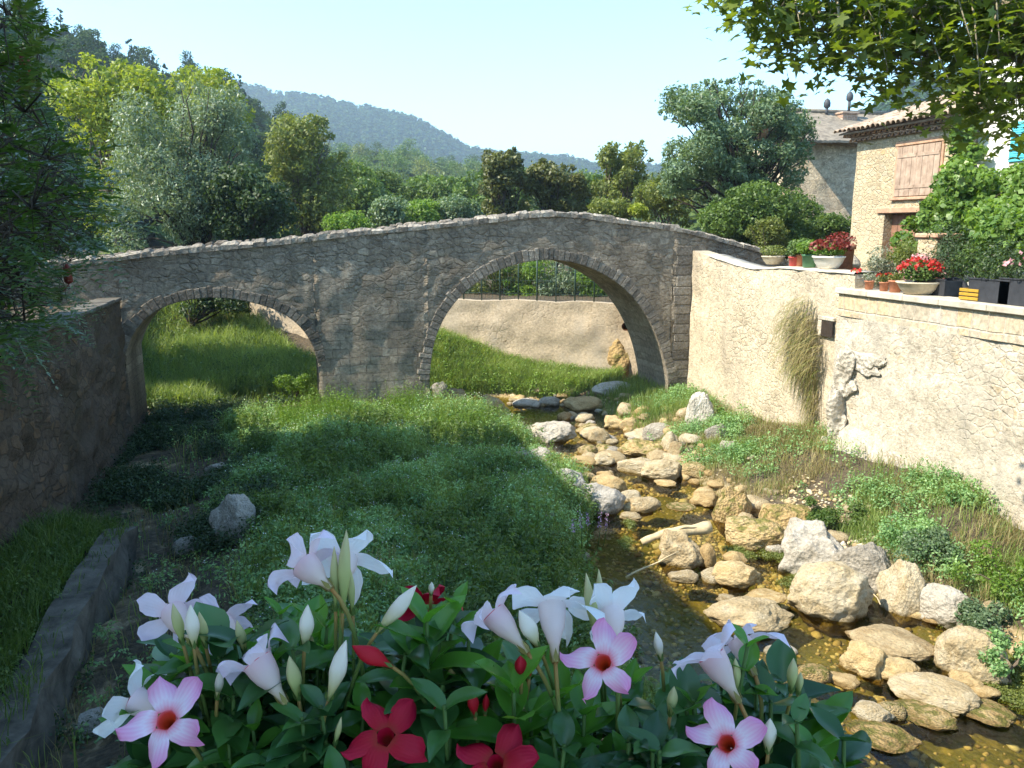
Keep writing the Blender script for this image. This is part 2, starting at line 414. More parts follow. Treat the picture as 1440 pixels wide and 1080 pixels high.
# stone
def m_bridge(name, cols, mortar):
    """old bridge masonry: coursed blocks low on the pier passing into rough rubble above"""
    m, nt, bs, out = newmat(name); v0 = coords(nt)
    wn = nd(nt, 'ShaderNodeTexNoise', i_Vector=v0, i_Scale=1.3, i_Detail=5.0, i_Roughness=.6).outputs['Color']
    vw = nd(nt, 'ShaderNodeVectorMath', operation='MULTIPLY_ADD'); nt.links.new(wn, vw.inputs[0]); vw.inputs[1].default_value = (.34, .34, .22); nt.links.new(v0, vw.inputs[2]); w_ = vw.outputs[0]
    s = nd(nt, 'ShaderNodeSeparateXYZ', i_Vector=w_); cb = nd(nt, 'ShaderNodeCombineXYZ', i_X=s.outputs['X'], i_Y=s.outputs['Z'])
    b = nd(nt, 'ShaderNodeTexBrick', i_Vector=cb.outputs[0], i_Scale=1.0, offset=.43, offset_frequency=2, squash=.6, squash_frequency=3)
    b.inputs['Color1'].default_value = (0, 0, 0, 1); b.inputs['Color2'].default_value = (1, 1, 1, 1); b.inputs['Mortar'].default_value = (.5, .5, .5, 1)
    b.inputs['Mortar Size'].default_value = .012; b.inputs['Mortar Smooth'].default_value = .8; b.inputs['Brick Width'].default_value = .46; b.inputs['Row Height'].default_value = .245
    mp = nd(nt, 'ShaderNodeMapping', i_Vector=w_, i_Scale=(3.6, 3.6, 6.0)).outputs[0]
    vc = nd(nt, 'ShaderNodeTexVoronoi', i_Vector=mp, i_Scale=1.0, i_Randomness=1.0); ve = nd(nt, 'ShaderNodeTexVoronoi', feature='DISTANCE_TO_EDGE', i_Vector=mp, i_Scale=1.0, i_Randomness=1.0).outputs['Distance']
    nf = noise(nt, v0, 9.0, 8.0, .75); nb = noise(nt, v0, .55, 6.0, .65); ns = noise(nt, v0, 42.0, 5.0, .7)
    hgt = nd(nt, 'ShaderNodeSeparateXYZ', i_Vector=v0).outputs['Z']
    mask = ramp(nt, math_(nt, 'MULTIPLY_ADD', hgt, -.16, math_(nt, 'MULTIPLY_ADD', nb, 1.5, .13)), [(.25, 0.0), (.5, 1.0)])     # 1 = coursed
    jb = b.outputs['Fac']; jv = ramp(nt, math_(nt, 'MULTIPLY_ADD', nf, .10, ve), [(.06, 1.0), (.19, 0.0)])
    joint = mixc(nt, mask, jv, jb); joint = mixc(nt, 1.0, joint, ramp(nt, noise(nt, v0, 2.3, 5, .7), [(.36, .12), (.6, 1.0)]), 'MULTIPLY')
    rnd = mixc(nt, mask, nd(nt, 'ShaderNodeSeparateColor', i_Color=vc.outputs['Color']).outputs[0], b.outputs['Color'])
    rr = math_(nt, 'MULTIPLY_ADD', nb, .75, math_(nt, 'MULTIPLY', nd(nt, 'ShaderNodeSeparateColor', i_Color=rnd).outputs[0], .38))
    k = len(cols); st = ramp(nt, rr, [(.15 + .7 * i / (k - 1), c) for i, c in enumerate(cols)])
    st = mixc(nt, .9, st, ramp(nt, nf, [(.28, .38), (.5, .95), (.74, 1.55)]), 'MULTIPLY')
    col = mixc(nt, joint, st, mixc(nt, .8, mortar, ramp(nt, nf, [(.3, .5), (.7, 1.4)]), 'MULTIPLY'))
    col = mixc(nt, ramp(nt, noise(nt, coords(nt, (1.2, 1.2, .25)), .9, 6, .65), [(.46, 0.0), (.72, .65)]), col, (.085, .07, .052))
    col = mixc(nt, ramp(nt, noise(nt, v0, 6.0, 8, .8), [(.60, 0.0), (.67, .75)]), col, (.50, .47, .39))
    nt.links.new(col, bs.inputs['Base Color']); bs.inputs['Roughness'].default_value = .93; bs.inputs['Specular IOR Level'].default_value = .15
    h = math_(nt, 'ADD', math_(nt, 'MULTIPLY', nd(nt, 'ShaderNodeSeparateColor', i_Color=joint).outputs[0], -.7), math_(nt, 'ADD', nf, math_(nt, 'MULTIPLY', ns, .35)))
    nt.links.new(bump(nt, h, 1.0, .07), bs.inputs['Normal']); return m
MAT['bridge']  = m_bridge('weathered_bridge_stone', [(.165, .138, .103), (.265, .226, .172), (.345, .297, .23), (.46, .405, .32)], (.27, .232, .178))
MAT['quoin']   = m_brick('warm_quoin_stone', [(.20, .16, .115), (.26, .21, .15), (.32, .265, .195)], (.2, .16, .11), 'x', .40, .30, .012, .7, .03, lich=(.46, .42, .34))
MAT['coping']  = m_rock('pale_coping_stone', [(.12, .10, .078), (.27, .235, .19), (.42, .38, .31)], 1.0, .9, isl=True)
MAT['voussoir'] = m_rock('bridge_voussoir_stone', [(.16, .14, .11), (.235, .207, .168), (.31, .278, .228)], 1.0, .7, isl=True)
MAT["rubble"]  = m_rubble("rendered_rubble_wall", [(.50, .41, .28), (.58, .49, .355), (.42, .345, .235), (.56, .49, .385), (.57, .45, .28)], (.54, .46, .335), .16, 1.2, .9, stain=(.32, .275, .21), coverage=.52, mort_w=.12, fine=1.3, blotch=.9)
MAT["rubble2"] = m_rubble("pale_rubble_wall", [(.50, .435, .33), (.56, .47, .33), (.40, .345, .26), (.54, .49, .41), (.54, .41, .23), (.46, .40, .33)], (.52, .46, .365), .20, 1.5, .8, stain=(.36, .33, .275), coverage=.50, mort_w=.10, fine=1.4, blotch=1.0)
MAT['blocks']  = m_brick('squared_block_course', [(.36, .31, .24), (.47, .41, .31), (.52, .41, .26), (.46, .42, .37)], (.50, .45, .37), 'y', .36, .42, .022, .6, .04)
MAT['capslab'] = m_plain('limestone_cap', (.48, .43, .34), .85, .3, 3, .6, 18, c2=(.60, .55, .45))
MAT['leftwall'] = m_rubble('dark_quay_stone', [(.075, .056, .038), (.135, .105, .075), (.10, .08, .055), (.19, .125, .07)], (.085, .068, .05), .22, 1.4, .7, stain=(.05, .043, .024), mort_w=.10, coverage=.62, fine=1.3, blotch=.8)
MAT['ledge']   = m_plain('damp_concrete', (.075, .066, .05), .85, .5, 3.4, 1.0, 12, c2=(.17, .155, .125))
MAT["upwall"]  = m_rubble("ochre_river_wall", [(.44, .34, .22), (.50, .41, .29), (.46, .37, .26)], (.48, .39, .275), .22, 1.2, .5, stain=(.36, .32, .26), coverage=.45, mort_w=.12, fine=1.0, blotch=.7)
MAT['housewall'] = m_rubble('honey_stone_house_wall', [(.48, .37, .22), (.56, .46, .30), (.38, .30, .19), (.54, .47, .35), (.50, .36, .2)], (.53, .44, .29), .17, 1.5, 1.0, stain=(.46, .38, .25), coverage=.66, mort_w=.10, fine=1.1)
MAT['oldwall'] = m_rubble('old_grey_stone_wall', [(.52, .42, .28), (.62, .52, .37), (.42, .33, .22)], (.58, .48, .34), .22, 1.5, 1.0, stain=(.34, .29, .22), blotch=1.0)
MAT['whitewall'] = m_plain('whitewashed_plaster', (.80, .78, .72), .85, .06, 1.2, .25, 12)
MAT['plaster'] = m_plain('buff_plaster', (.55, .47, .36), .9, .12, 1.2, .3, 12)
MAT['tile']    = m_plain('faded_roof_tile', (.38, .26, .18), .85, .4, 4, .4, 20, c2=(.54, .43, .32))
MAT['tilelow'] = m_plain('genoise_tile', (.46, .33, .25), .85, .35, 5, .4, 20)
MAT['mouthshade'] = m_plain('eave_mouth_shade', (.10, .07, .055), .95, .3, 8, .4, 20)
MAT['greyroof'] = m_plain('grey_weathered_roof', (.22, .185, .14), .9, .4, 4, .6, 14)
MAT['brickch'] = m_brick('chimney_brick', [(.36, .2, .13), (.45, .28, .19)], (.5, .45, .38), 'x', .2, .07, .01, .5, .01)
MAT['rock']    = m_rock('cream_limestone', [(.32, .235, .125), (.47, .375, .225), (.57, .50, .36)], .9)
MAT['rocktan'] = m_rock('tan_river_stone', [(.28, .19, .085), (.42, .305, .15), (.52, .41, .23)], moss=None)
MAT['rockwhite'] = m_rock('pale_grey_boulder', [(.28, .25, .20), (.44, .40, .33), (.55, .52, .45)], .8, .8)
MAT['rockgrey'] = m_rock('grey_river_stone', [(.26, .24, .20), (.40, .37, .32), (.48, .45, .39)], .7)  # neutral grey, slightly darker than the cream limestone
MAT['rockmoss'] = m_rock('mossy_tufa', [(.34, .23, .10), (.50, .36, .17), (.55, .44, .25)], 1.0, 1.0, moss=(.14, .15, .03))
MAT['tufa']    = m_rock('eroded_tufa', [(.34, .30, .235), (.52, .47, .385), (.64, .60, .52)], 1.0, 1.2)
# joinery, pots
MAT['shutter'] = m_plain('faded_pink_shutter', (.36, .25, .18), .8, .3, 5, .3, 30, c2=(.47, .35, .26))
MAT['wooddoor'] = m_plain('old_brown_door', (.26, .14, .09), .75, .3, 5, .4, 30)
MAT['lintel']  = m_plain('timber_lintel', (.46, .28, .18), .8, .3, 6, .5, 30)
MAT['blue']    = m_plain('turquoise_shutter_paint', (.10, .50, .60), .6, .1, 5, .1, 30)
MAT['terracotta'] = m_plain('terracotta', (.48, .20, .11), .8, .25, 14, .2, 40)
MAT['redpot']  = m_plain('red_glazed_pot', (.52, .08, .07), .5, .15, 10, .1)
MAT['greenpot'] = m_plain('green_pot', (.09, .22, .11), .5, .2, 10, .1)
MAT['whitepot'] = m_plain('white_bowl', (.78, .74, .66), .6, .08, 8, .15)
MAT['stonepot'] = m_plain('cast_stone_bowl', (.52, .45, .33), .85, .2, 10, .4, 40)
MAT['greyplanter'] = m_plain('dark_grey_planter', (.035, .037, .043), .6, .25, 8, .1)
MAT['rubber']  = m_plain('black_tyre_rubber', (.030, .032, .036), .7, .2, 20, .3)
MAT['yellowcrate'] = m_plain('yellow_crate', (.42, .25, .03), .5, .15, 10, .1)
MAT['iron']    = m_plain('dark_green_iron', (.03, .06, .045), .5, .2, 10, 0)
MAT['rust']    = m_plain('rusty_iron', (.20, .075, .03), .85, .5, 12, .5)
MAT['zinc']    = m_plain('dark_zinc_flue', (.06, .065, .07), .6, .2, 10, 0)
MAT['soil']    = m_plain('dark_soil_and_hole_shade', (.035, .025, .018), .95, .4, 30, .8, 60)
# flowers
def m_petal(name, stops, sss=0.0, trans=.36):
    m, nt, bs, out = newmat(name)
    at = nd(nt, 'ShaderNodeAttribute', attribute_name='tone').outputs['Fac']
    n = noise(nt, coords(nt), 60.0, 3.0)
    col = ramp(nt, math_(nt, 'MULTIPLY_ADD', n, 0.10, math_(nt, 'ADD', at, -0.05)), stops)
    nt.links.new(col, bs.inputs['Base Color']); bs.inputs['Roughness'].default_value = .55; bs.inputs['Specular IOR Level'].default_value = .25
    t = nd(nt, 'ShaderNodeBsdfTranslucent', i_Color=col)
    mx = nd(nt, 'ShaderNodeMixShader', i_Fac=trans, i_1=bs.outputs[0], i_2=t.outputs[0])
    nt.links.new(mx.outputs[0], out.inputs['Surface']); return m
# tone: 0 tube base, .30 tube mouth / petal root, 1 petal rim
MAT['pinkpetal'] = m_petal('pink_petal', [(0, (.55, .50, .20)), (.12, (.88, .62, .62)), (.30, (.86, .20, .26)), (.40, (.90, .52, .64)), (.52, (.92, .72, .82)), (.75, (.87, .44, .64)), (1, (.80, .26, .50))])
MAT['palepetal'] = m_petal('pale_pink_petal', [(0, (.55, .45, .18)), (.10, (.86, .68, .58)), (.30, (.90, .68, .72)), (.55, (.90, .76, .84)), (1, (.88, .74, .86))])
MAT['whitepetal'] = m_petal('white_petal', [(0, (.55, .42, .18)), (.10, (.86, .66, .58)), (.28, (.92, .80, .80)), (.5, (.92, .90, .92)), (1, (.92, .91, .93))])
MAT['redpetal'] = m_petal('crimson_petal', [(0, (.4, .05, .03)), (.30, (.30, .02, .01)), (.45, (.40, .004, .02)), (1, (.46, .006, .04))], trans=.2)
MAT['throat']  = m_plain('orange_red_throat', (.72, .07, .02), .6, .3, 90, 0)
MAT['throatgrad'] = m_petal('red_throat', [(0, (.20, .03, .005)), (.35, (.60, .07, .015)), (.7, (.74, .07, .05)), (1, (.84, .16, .20))], trans=.2)
MAT['palebud'] = m_petal('cream_bud', [(0, (.42, .42, .12)), (.25, (.66, .58, .30)), (.6, (.86, .76, .64)), (1, (.84, .74, .62))], trans=.15)
MAT['greenbud'] = m_petal('greenish_bud', [(0, (.28, .36, .08)), (.5, (.50, .50, .20)), (1, (.58, .50, .28))], trans=.15)
MAT['redbud']  = m_petal('crimson_bud', [(0, (.30, .10, .03)), (.2, (.50, .01, .02)), (1, (.42, .005, .02))], trans=.1)
MAT['stalk']   = m_petal('green_red_stalk', [(0, (.07, .14, .03)), (.6, (.14, .20, .05)), (1, (.42, .20, .06))], trans=.1)
# ------------------------------------------------------------------ light
SUN_EL, SUN_AZ = math.radians(47.0), math.radians(-4.0)       # from -X, a little beyond the bridge (+Y)
to_sun = np.array([-math.cos(SUN_AZ) * math.cos(SUN_EL), math.sin(SUN_AZ) * math.cos(SUN_EL), math.sin(SUN_EL)])
w = bpy.data.worlds.new('World'); SC.world = w; w.use_nodes = True; wn = w.node_tree
sky = wn.nodes.new('ShaderNodeTexSky'); sky.sky_type = 'NISHITA'; sky.sun_disc = False
sky.sun_elevation = SUN_EL; sky.sun_rotation = math.atan2(to_sun[0], to_sun[1])
sky.altitude = 300; sky.air_density = 1.0; sky.dust_density = .8; sky.ozone_density = 1.0
tint = mixc(wn, 1.0, sky.outputs[0], (.80, 1.02, 1.06), 'MULTIPLY'); wn.links.new(tint, wn.nodes['Background'].inputs[0]); wn.nodes['Background'].inputs[1].default_value = 0.15
sl = bpy.data.lights.new('sun', 'SUN'); sl.energy = 3.7; sl.angle = math.radians(0.5); sl.color = (1.0, 0.90, 0.74)
so = bpy.data.objects.new('sun', sl); COL.objects.link(so); so.location = (-40, 3, 50)
so.rotation_euler = Vector(to_sun).to_track_quat('Z', 'Y').to_euler()
SC.view_settings.view_transform = 'Standard'; SC.view_settings.look = 'None'
SC.view_settings.exposure = 1.58; SC.view_settings.gamma = 1.0; SC.view_settings.use_curve_mapping = False
SC.cycles.use_denoising = True
SC.cycles.max_bounces = 8; SC.cycles.diffuse_bounces = 3; SC.cycles.transparent_max_bounces = 8; SC.cycles.glossy_bounces = 3
SC.cycles.caustics_reflective = False; SC.cycles.caustics_refractive = False

# ------------------------------------------------------------------ ground
WALL_L, WALL_R, BR_Y0, BR_Y1 = -4.55, 12.0, 23.0, 25.4
STREAM = np.array([(6.2, -6, 1.9), (6.6, 3, 2.0), (7.0, 7, 2.5), (6.6, 10, 2.2), (6.6, 12.5, 1.9), (7.4, 15.5, 1.25), (7.6, 18, 1.1), (7.7, 20, 1.5), (7.7, 22, 1.6), (7.6, 24.5, 1.7), (6.2, 26.2, 1.0), (3, 27.0, .7), (-2, 27.5, .5)])
UPW = np.array([(13.2, 25.6), (11.5, 26.9), (9.2, 28.3), (5.7, 30.2), (1.0, 33.0), (-2.0, 35.5)])     # upstream river wall, foot line
def seg_dist(x, y, pts):
    best = np.full(np.shape(x), 1e9); par = np.zeros(np.shape(x)); side = np.zeros(np.shape(x))
    for k in range(len(pts) - 1):
        a, b = pts[k, :2], pts[k + 1, :2]; d = b - a
        t = np.clip(((x - a[0]) * d[0] + (y - a[1]) * d[1]) / (d @ d), 0, 1)
        qx, qy = x - a[0] - t * d[0], y - a[1] - t * d[1]; r = np.hypot(qx, qy)
        m = r < best; best = np.where(m, r, best); par = np.where(m, k + t, par); side = np.where(m, d[0] * qy - d[1] * qx, side)
    return best, par, side
def ground_h(x, y):
    x = np.asarray(x, float); y = np.asarray(y, float)
    d, par, _ = seg_dist(x, y, STREAM); half = np.interp(par, np.arange(len(STREAM)), STREAM[:, 2])
    n1 = fbm2(x * .45, y * .45, 4); n2 = fbm2(x * 1.7 + 9, y * 1.7, 4)
    bed = np.full(x.shape, .42)
    bed = bed + .42 * sstep(.5, 3.5, 4.3 - x) * sstep(-3.2, -1.0, x) * sstep(24, 19, y)        # meadow swell
    bed = bed - .12 * sstep(-1.2, -2.2, x)                                                    # gully beside the quay wall
    bed = bed + .75 * sstep(9.6, 12.0, x) * (1 - .45 * sstep(15, 20, y)) - .55 * sstep(9.6, 12, x) * sstep(13, 9, y)
    bed = bed + .11 * n1 + .05 * n2
    bank = sstep(-.15, .9, d - half)
    z = (-.32 + .10 * n1 + .07 * n2) * (1 - bank) + bed * bank
    # beyond the bridge
    s = y - 25.8
    moundr = .3 + 1.2 * sstep(0, 3.6, s) * (1 - sstep(4.6, 9.6, x)) + .25 * sstep(0, 2, s) + .12 * n1
    moundl = .35 + .17 * np.maximum(s - .8, 0) + 1.0 * sstep(6, 14, s) + .22 * n1 + .06 * n2
    t = sstep(0.5, 4, x); up = moundl * (1 - t) + moundr * t
    up = np.minimum(up, 4.2 + .3 * n1)
    k_ = sstep(0, 1.4, s) * sstep(.15, 2.4, d - half); z = np.where(s > 0, z * (1 - k_) + up * k_, z)
    # land behind the walls
    dw, _, sd = seg_dist(x, y, UPW)
    beh = (sd < 0) & (y > 25.0) & (x > -2)
    z = np.where(beh & (dw > .25), np.minimum(3.25 + .05 * np.maximum(dw - 2, 0), 4.4), z)
    z = np.where((x < WALL_L - .3) & (y < 25.6), 4.0, z)
    z = np.where((x > WALL_R + .3) & (y < 26.2), 4.35, z)
    left_hi = sstep(-5.0, -8.5, x) * sstep(25.4, 26.5, y)
    z = np.where(y > 25.4, z * (1 - left_hi) + np.maximum(z, 4.0 + .04 * (y - 25)) * left_hi, z)
    far = sstep(40, 70, y)
    z = z * (1 - far) + (4.0 + .3 * n1 + .02 * np.clip(y - 60, 0, 400)) * far
    z = np.where((np.abs(x) > 60) & (y < 60), 4.3, z)
    return z
xs = np.concatenate([-np.geomspace(1600, 7.2, 26), np.arange(-7, 14.01, .12), np.geomspace(14.3, 1600, 28)])
ys = np.concatenate([-np.geomspace(600, 4.5, 10), np.arange(-4, 36, .13), np.geomspace(36.3, 2600, 30)])
GX, GY = np.meshgrid(xs, ys, indexing='ij')
gm = MB().grid(np.stack([GX, GY, ground_h(GX, GY)], -1))
m, nt, bs, out = newmat('river_ground'); v = coords(nt)
n1 = noise(nt, v, 1.1, 6, .65); n2 = noise(nt, v, 9.0, 8, .7); vo = nd(nt, 'ShaderNodeTexVoronoi', i_Vector=v, i_Scale=10.0, i_Randomness=1.0)
peb = ramp(nt, nd(nt, 'ShaderNodeSeparateColor', i_Color=vo.outputs['Color']).outputs[0], [(0, (.17, .12, .055)), (.5, (.34, .25, .125)), (1, (.50, .41, .26))])
soil = ramp(nt, n2, [(.3, (.035, .027, .015)), (.7, (.115, .085, .048))])
zc = nd(nt, 'ShaderNodeSeparateXYZ', i_Vector=nd(nt, 'ShaderNodeNewGeometry').outputs['Position'])
col = mixc(nt, ramp(nt, math_(nt, 'MULTIPLY_ADD', zc.outputs[2], -1.1, math_(nt, 'ADD', n1, .32)), [(.42, 0.0), (.62, 1.0)]), soil, peb)
alg = ramp(nt, noise(nt, v, .9, 6, .7), [(.35, (.25, .195, .045)), (.55, (.11, .11, .02)), (.75, (.42, .33, .11))])
wetz = ramp(nt, math_(nt, 'MULTIPLY_ADD', zc.outputs[2], 4.0, .50), [(.3, 1.0), (.75, 0.0)])
col = mixc(nt, wetz, col, alg)
nt.links.new(mixc(nt, .6, col, ramp(nt, n2, [(.3, .5), (.7, 1.3)]), 'MULTIPLY'), bs.inputs['Base Color']); bs.inputs['Roughness'].default_value = .9
nt.links.new(bump(nt, math_(nt, 'ADD', n2, math_(nt, 'MULTIPLY', vo.outputs['Distance'], -.8)), .8, .05), bs.inputs['Normal'])
kind(part('ground', gm, m), 'structure')

# ------------------------------------------------------------------ water
m, nt, bs, out = newmat('stream_water'); v = coords(nt, (1, .55, 1))
rip = math_(nt, 'ADD', noise(nt, v, 5.0, 3, .55, .8), math_(nt, 'MULTIPLY', noise(nt, v, 17.0, 3, .6, .5), .35))
bn = bump(nt, rip, .22, .04)
fr = nd(nt, 'ShaderNodeFresnel', i_IOR=1.33); nt.links.new(bn, fr.inputs['Normal'])
gl = nd(nt, 'ShaderNodeBsdfGlossy', i_Roughness=.03); nt.links.new(bn, gl.inputs['Normal'])
tr = nd(nt, 'ShaderNodeBsdfTransparent', i_Color=(.80, .75, .46, 1))
mx = nd(nt, 'ShaderNodeMixShader', i_Fac=fr.outputs[0], i_1=tr.outputs[0], i_2=gl.outputs[0])
nt.links.new(mx.outputs[0], out.inputs['Surface']); nt.nodes.remove(bs)
wg = np.stack(np.meshgrid(np.linspace(WALL_L + .02, WALL_R - .02, 40), np.linspace(27.6, -6, 60), indexing='ij') + [np.zeros((40, 60))], -1)
kind(part('stream_water', MB().grid(wg), m), 'structure')

# ------------------------------------------------------------------ hills (sheets with a skyline, forest added later)
def m_hill(name, a, b, sc):
    m, nt, bs, out = newmat(name); v = coords(nt)
    n = noise(nt, v, sc, 8, .7); vo = nd(nt, 'ShaderNodeTexVoronoi', i_Vector=v, i_Scale=sc * 3.0).outputs['Distance']
    nt.links.new(ramp(nt, math_(nt, 'MULTIPLY_ADD', vo, -.35, n), [(.1, a), (.6, b)]), bs.inputs['Base Color']); bs.inputs['Roughness'].default_value = .95
    bs.inputs['Specular IOR Level'].default_value = 0.05
    nt.links.new(bump(nt, math_(nt, 'MULTIPLY_ADD', vo, -1.0, n), 1.0, 3.0), bs.inputs['Normal']); return m
HILLS = {}
def hill(name, sky_px, D, depth, mat, nu=160, nv=26, lift=0.0, rough=1.0, foot=2.0):
    """a hillside whose skyline is seen along sky_px; D: horizontal distance of the ridge (scalar or per-point), its foot is nearer"""
    p = np.array(sky_px, float); D = np.broadcast_to(np.asarray(D, float), (len(p),))
    u = np.linspace(p[0, 0], p[-1, 0], nu); vv = np.interp(u, p[:, 0], p[:, 1]); DD = np.interp(u, p[:, 0], D)
    P = np.zeros((nu, nv + 6, 3))
    for i in range(nu):
        d = ray(u[i], vv[i]); h = np.hypot(d[0], d[1]); dx, dy = d[0] / h, d[1] / h; top = CAM[2] + d[2] / h * DD[i] - lift
        for j in range(nv):
            t = j / (nv - 1); r = DD[i] - depth * (1 - t)
            P[i, j] = (dx * r, dy * r, foot + (top - foot) * (t ** 1.15))
        for j in range(6):
            r = DD[i] + depth * .25 * (j + 1); P[i, nv + j] = (dx * r, dy * r, top - (top - foot) * ((j + 1) / 6) ** 1.6)
    w = np.concatenate([np.sin(np.linspace(0, PI, nv)) ** .5, np.linspace(.3, 1, 6)])
    P[..., 2] += rough * fbm(P * np.array([1, 1, 0]) / (depth * .12), 4) * w
    HILLS[name] = P[:, :nv]
    kind(part(name, MB().grid(P), mat), 'structure'); return P
mh1 = m_hill('far_forest_slope', (.035, .055, .03), (.10, .13, .06), .03)
mh2 = m_hill('near_forest_slope', (.02, .03, .015), (.06, .08, .03), .12)
RIDGE = [(262, 104), (300, 106), (345, 116), (390, 127), (450, 134), (500, 146), (550, 155), (590, 166), (625, 185), (655, 204), (700, 212), (760, 216), (800, 219), (838, 229), (880, 232), (930, 230), (990, 240), (1060, 250), (1140, 262)]
hill('distant_ridge', RIDGE, 1000, 520, mh1, 200, 26, 5, 6)
hill('eastern_hill', [(1130, 235), (1180, 190), (1215, 164), (1250, 140), (1285, 120), (1330, 112), (1400, 100), (1500, 85), (1700, 70)], 420, 200, mh1, 60, 20, 3, 3)
hill('wooded_hill', [(-500, -60), (-250, -40), (-120, -15), (0, 22), (60, 32), (100, 52), (150, 75), (200, 92), (260, 112), (330, 132), (380, 168), (430, 215), (480, 262), (540, 320)], [190] * 14, 120, mh2, 150, 24, 4.8, 2)
hill('valley_slope', [(330, 240), (400, 222), (470, 229), (530, 224), (580, 229), (640, 240), (690, 254), (760, 270), (850, 280), (960, 270), (1080, 272), (1200, 280)], 300, 190, mh2, 110, 22, 3, 2)

# ------------------------------------------------------------------ wall builder: along a path, with a top and a bottom profile
def wall_sheet(mb, s, xy, bot, top, nrm, thick, rows=12, disp=.02, dsc=2.5, caps=True, seed=0.0, bottom=False):
    """front face on xy, back face thick behind it (against nrm)"""
    s = np.asarray(s, float); xy = np.asarray(xy, float); nrm = np.asarray(nrm, float)
    if nrm.ndim == 1: nrm = np.broadcast_to(nrm, (len(s), 2))
    t = np.linspace(0, 1, rows); bot = np.broadcast_to(bot, s.shape); top = np.broadcast_to(top, s.shape)
    Z = bot[:, None] + (top - bot)[:, None] * t
    Pf = np.stack([np.broadcast_to(xy[:, None, 0], Z.shape), np.broadcast_to(xy[:, None, 1], Z.shape), Z], -1)
    dd = disp * fbm(Pf * dsc + seed, 4); Pf = Pf.copy(); Pf[..., 0] += nrm[:, None, 0] * dd; Pf[..., 1] += nrm[:, None, 1] * dd
    Pb = Pf.copy(); Pb[..., 0] = xy[:, None, 0] - nrm[:, None, 0] * thick; Pb[..., 1] = xy[:, None, 1] - nrm[:, None, 1] * thick
    mb.grid(Pf); mb.grid(Pb)
    k = 6; tt = np.linspace(0, 1, k)[None, :, None]
    mb.grid(Pf[:, -1][:, None] * (1 - tt) + Pb[:, -1][:, None] * tt)
    if bottom: mb.grid(Pf[:, 0][:, None] * (1 - tt) + Pb[:, 0][:, None] * tt)
    if caps:
        for e in (0, -1): mb.grid(Pf[e][:, None] * (1 - tt) + Pb[e][:, None] * tt)
    return Pf

# ------------------------------------------------------------------ the bridge
def prof(pts, Y):
    P = np.array([atY(u, v, Y) for u, v in pts]); return P[:, 0], P[:, 2]
BT = [(20, 372), (100, 368), (165, 360), (200, 355), (300, 346), (400, 337), (500, 325), (600, 316), (700, 306), (745, 300), (780, 298), (820, 301), (860, 307), (910, 313), (960, 321), (1000, 331), (1060, 347), (1120, 366)]
bx, bz = prof(BT, BR_Y0); bz = bz - .10                      # body stops under the coping
A1 = [(176, 500), (181, 482), (190, 464), (205, 447), (225, 433), (255, 423), (290, 418), (330, 420), (370, 429), (400, 441), (425, 461), (440, 485), (447, 512)]
A2 = [(604, 535), (607, 490), (620, 452), (641, 421), (670, 396), (702, 378), (740, 367), (775, 364), (812, 369), (850, 385), (880, 406), (906, 437), (925, 475), (936, 512), (940, 540)]
SPR = {}
def arch_profile(A):
    x, z = prof(A, BR_Y0); o = np.argsort(x); return x[o], z[o]
def smooth_arch(x, z, n=46):
    """resample by arc length so the curve reads round"""
    d = np.concatenate([[0], np.cumsum(np.hypot(np.diff(x), np.diff(z)))]); t = np.linspace(0, d[-1], n)
    X, Z = np.interp(t, d, x), np.interp(t, d, z)
    for _ in range(4):
        X[1:-1] = (X[:-2] + 2 * X[1:-1] + X[2:]) / 4; Z[1:-1] = (Z[:-2] + 2 * Z[1:-1] + Z[2:]) / 4
    return X, Z
a1x, a1z = smooth_arch(*arch_profile(A1)); a2x, a2z = smooth_arch(*arch_profile(A2))
sx, sb = [], []
FOOT = -.6
def run(x0, x1, n):
    for x in np.linspace(x0, x1, n): sx.append(x); sb.append(FOOT)
run(-9.5, a1x[0], 26)
for x, z in zip(a1x, a1z): sx.append(x); sb.append(z)
run(a1x[-1], a2x[0], 24)
for x, z in zip(a2x, a2z): sx.append(x); sb.append(z)
run(a2x[-1], 15.5, 26)
sx, sb = np.array(sx), np.array(sb); st = np.interp(sx, bx, bz)
bridge = thing('stone_bridge', 'old humpbacked stone footbridge with two arches across the stream', 'bridge', (4, 24, 0))
mb = MB(); wall_sheet(mb, sx, np.stack([sx, np.full_like(sx, BR_Y0)], 1), sb, st, (0, -1), BR_Y1 - BR_Y0, 44, .022, 2.2, bottom=True)
part('body', mb, MAT['bridge'], bridge)
# parapet coping: irregular rounded stones along both edges
def coping_row(mb, y0, y1, x0, x1, seed):
    r = np.random.default_rng(seed); x = x0
    while x < x1:
        w_ = r.uniform(.16, .48); xa, xb = x + .006, x + w_ - .006
        za, zb = np.interp([xa, xb], bx, bz); h = r.uniform(.10, .19); g = 6
        U, W = np.meshgrid(np.linspace(0, 1, g + 1), np.linspace(0, 1, g + 1), indexing='ij')
        bul = (1 - (2 * U - 1) ** 4) * (1 - (2 * W - 1) ** 4)
        ya, yb = y0 - r.uniform(0, .05), y1 + r.uniform(0, .05)
        P = np.stack([xa + (xb - xa) * U, ya + (yb - ya) * W, za + (zb - za) * U + .005 + h * (.62 + .38 * bul ** .3)], -1)
        P += (.03 * fbm(P * 5, 3))[..., None] * np.array([.4, .4, 1])
        mb.grid(P)
        for e in (P[0], P[-1], P[:, 0], P[:, -1]):
            lo = e.copy(); lo[:, 2] = np.interp(e[:, 0], bx, bz) - .03; mb.grid(np.stack([e, lo], 1))
        x += w_
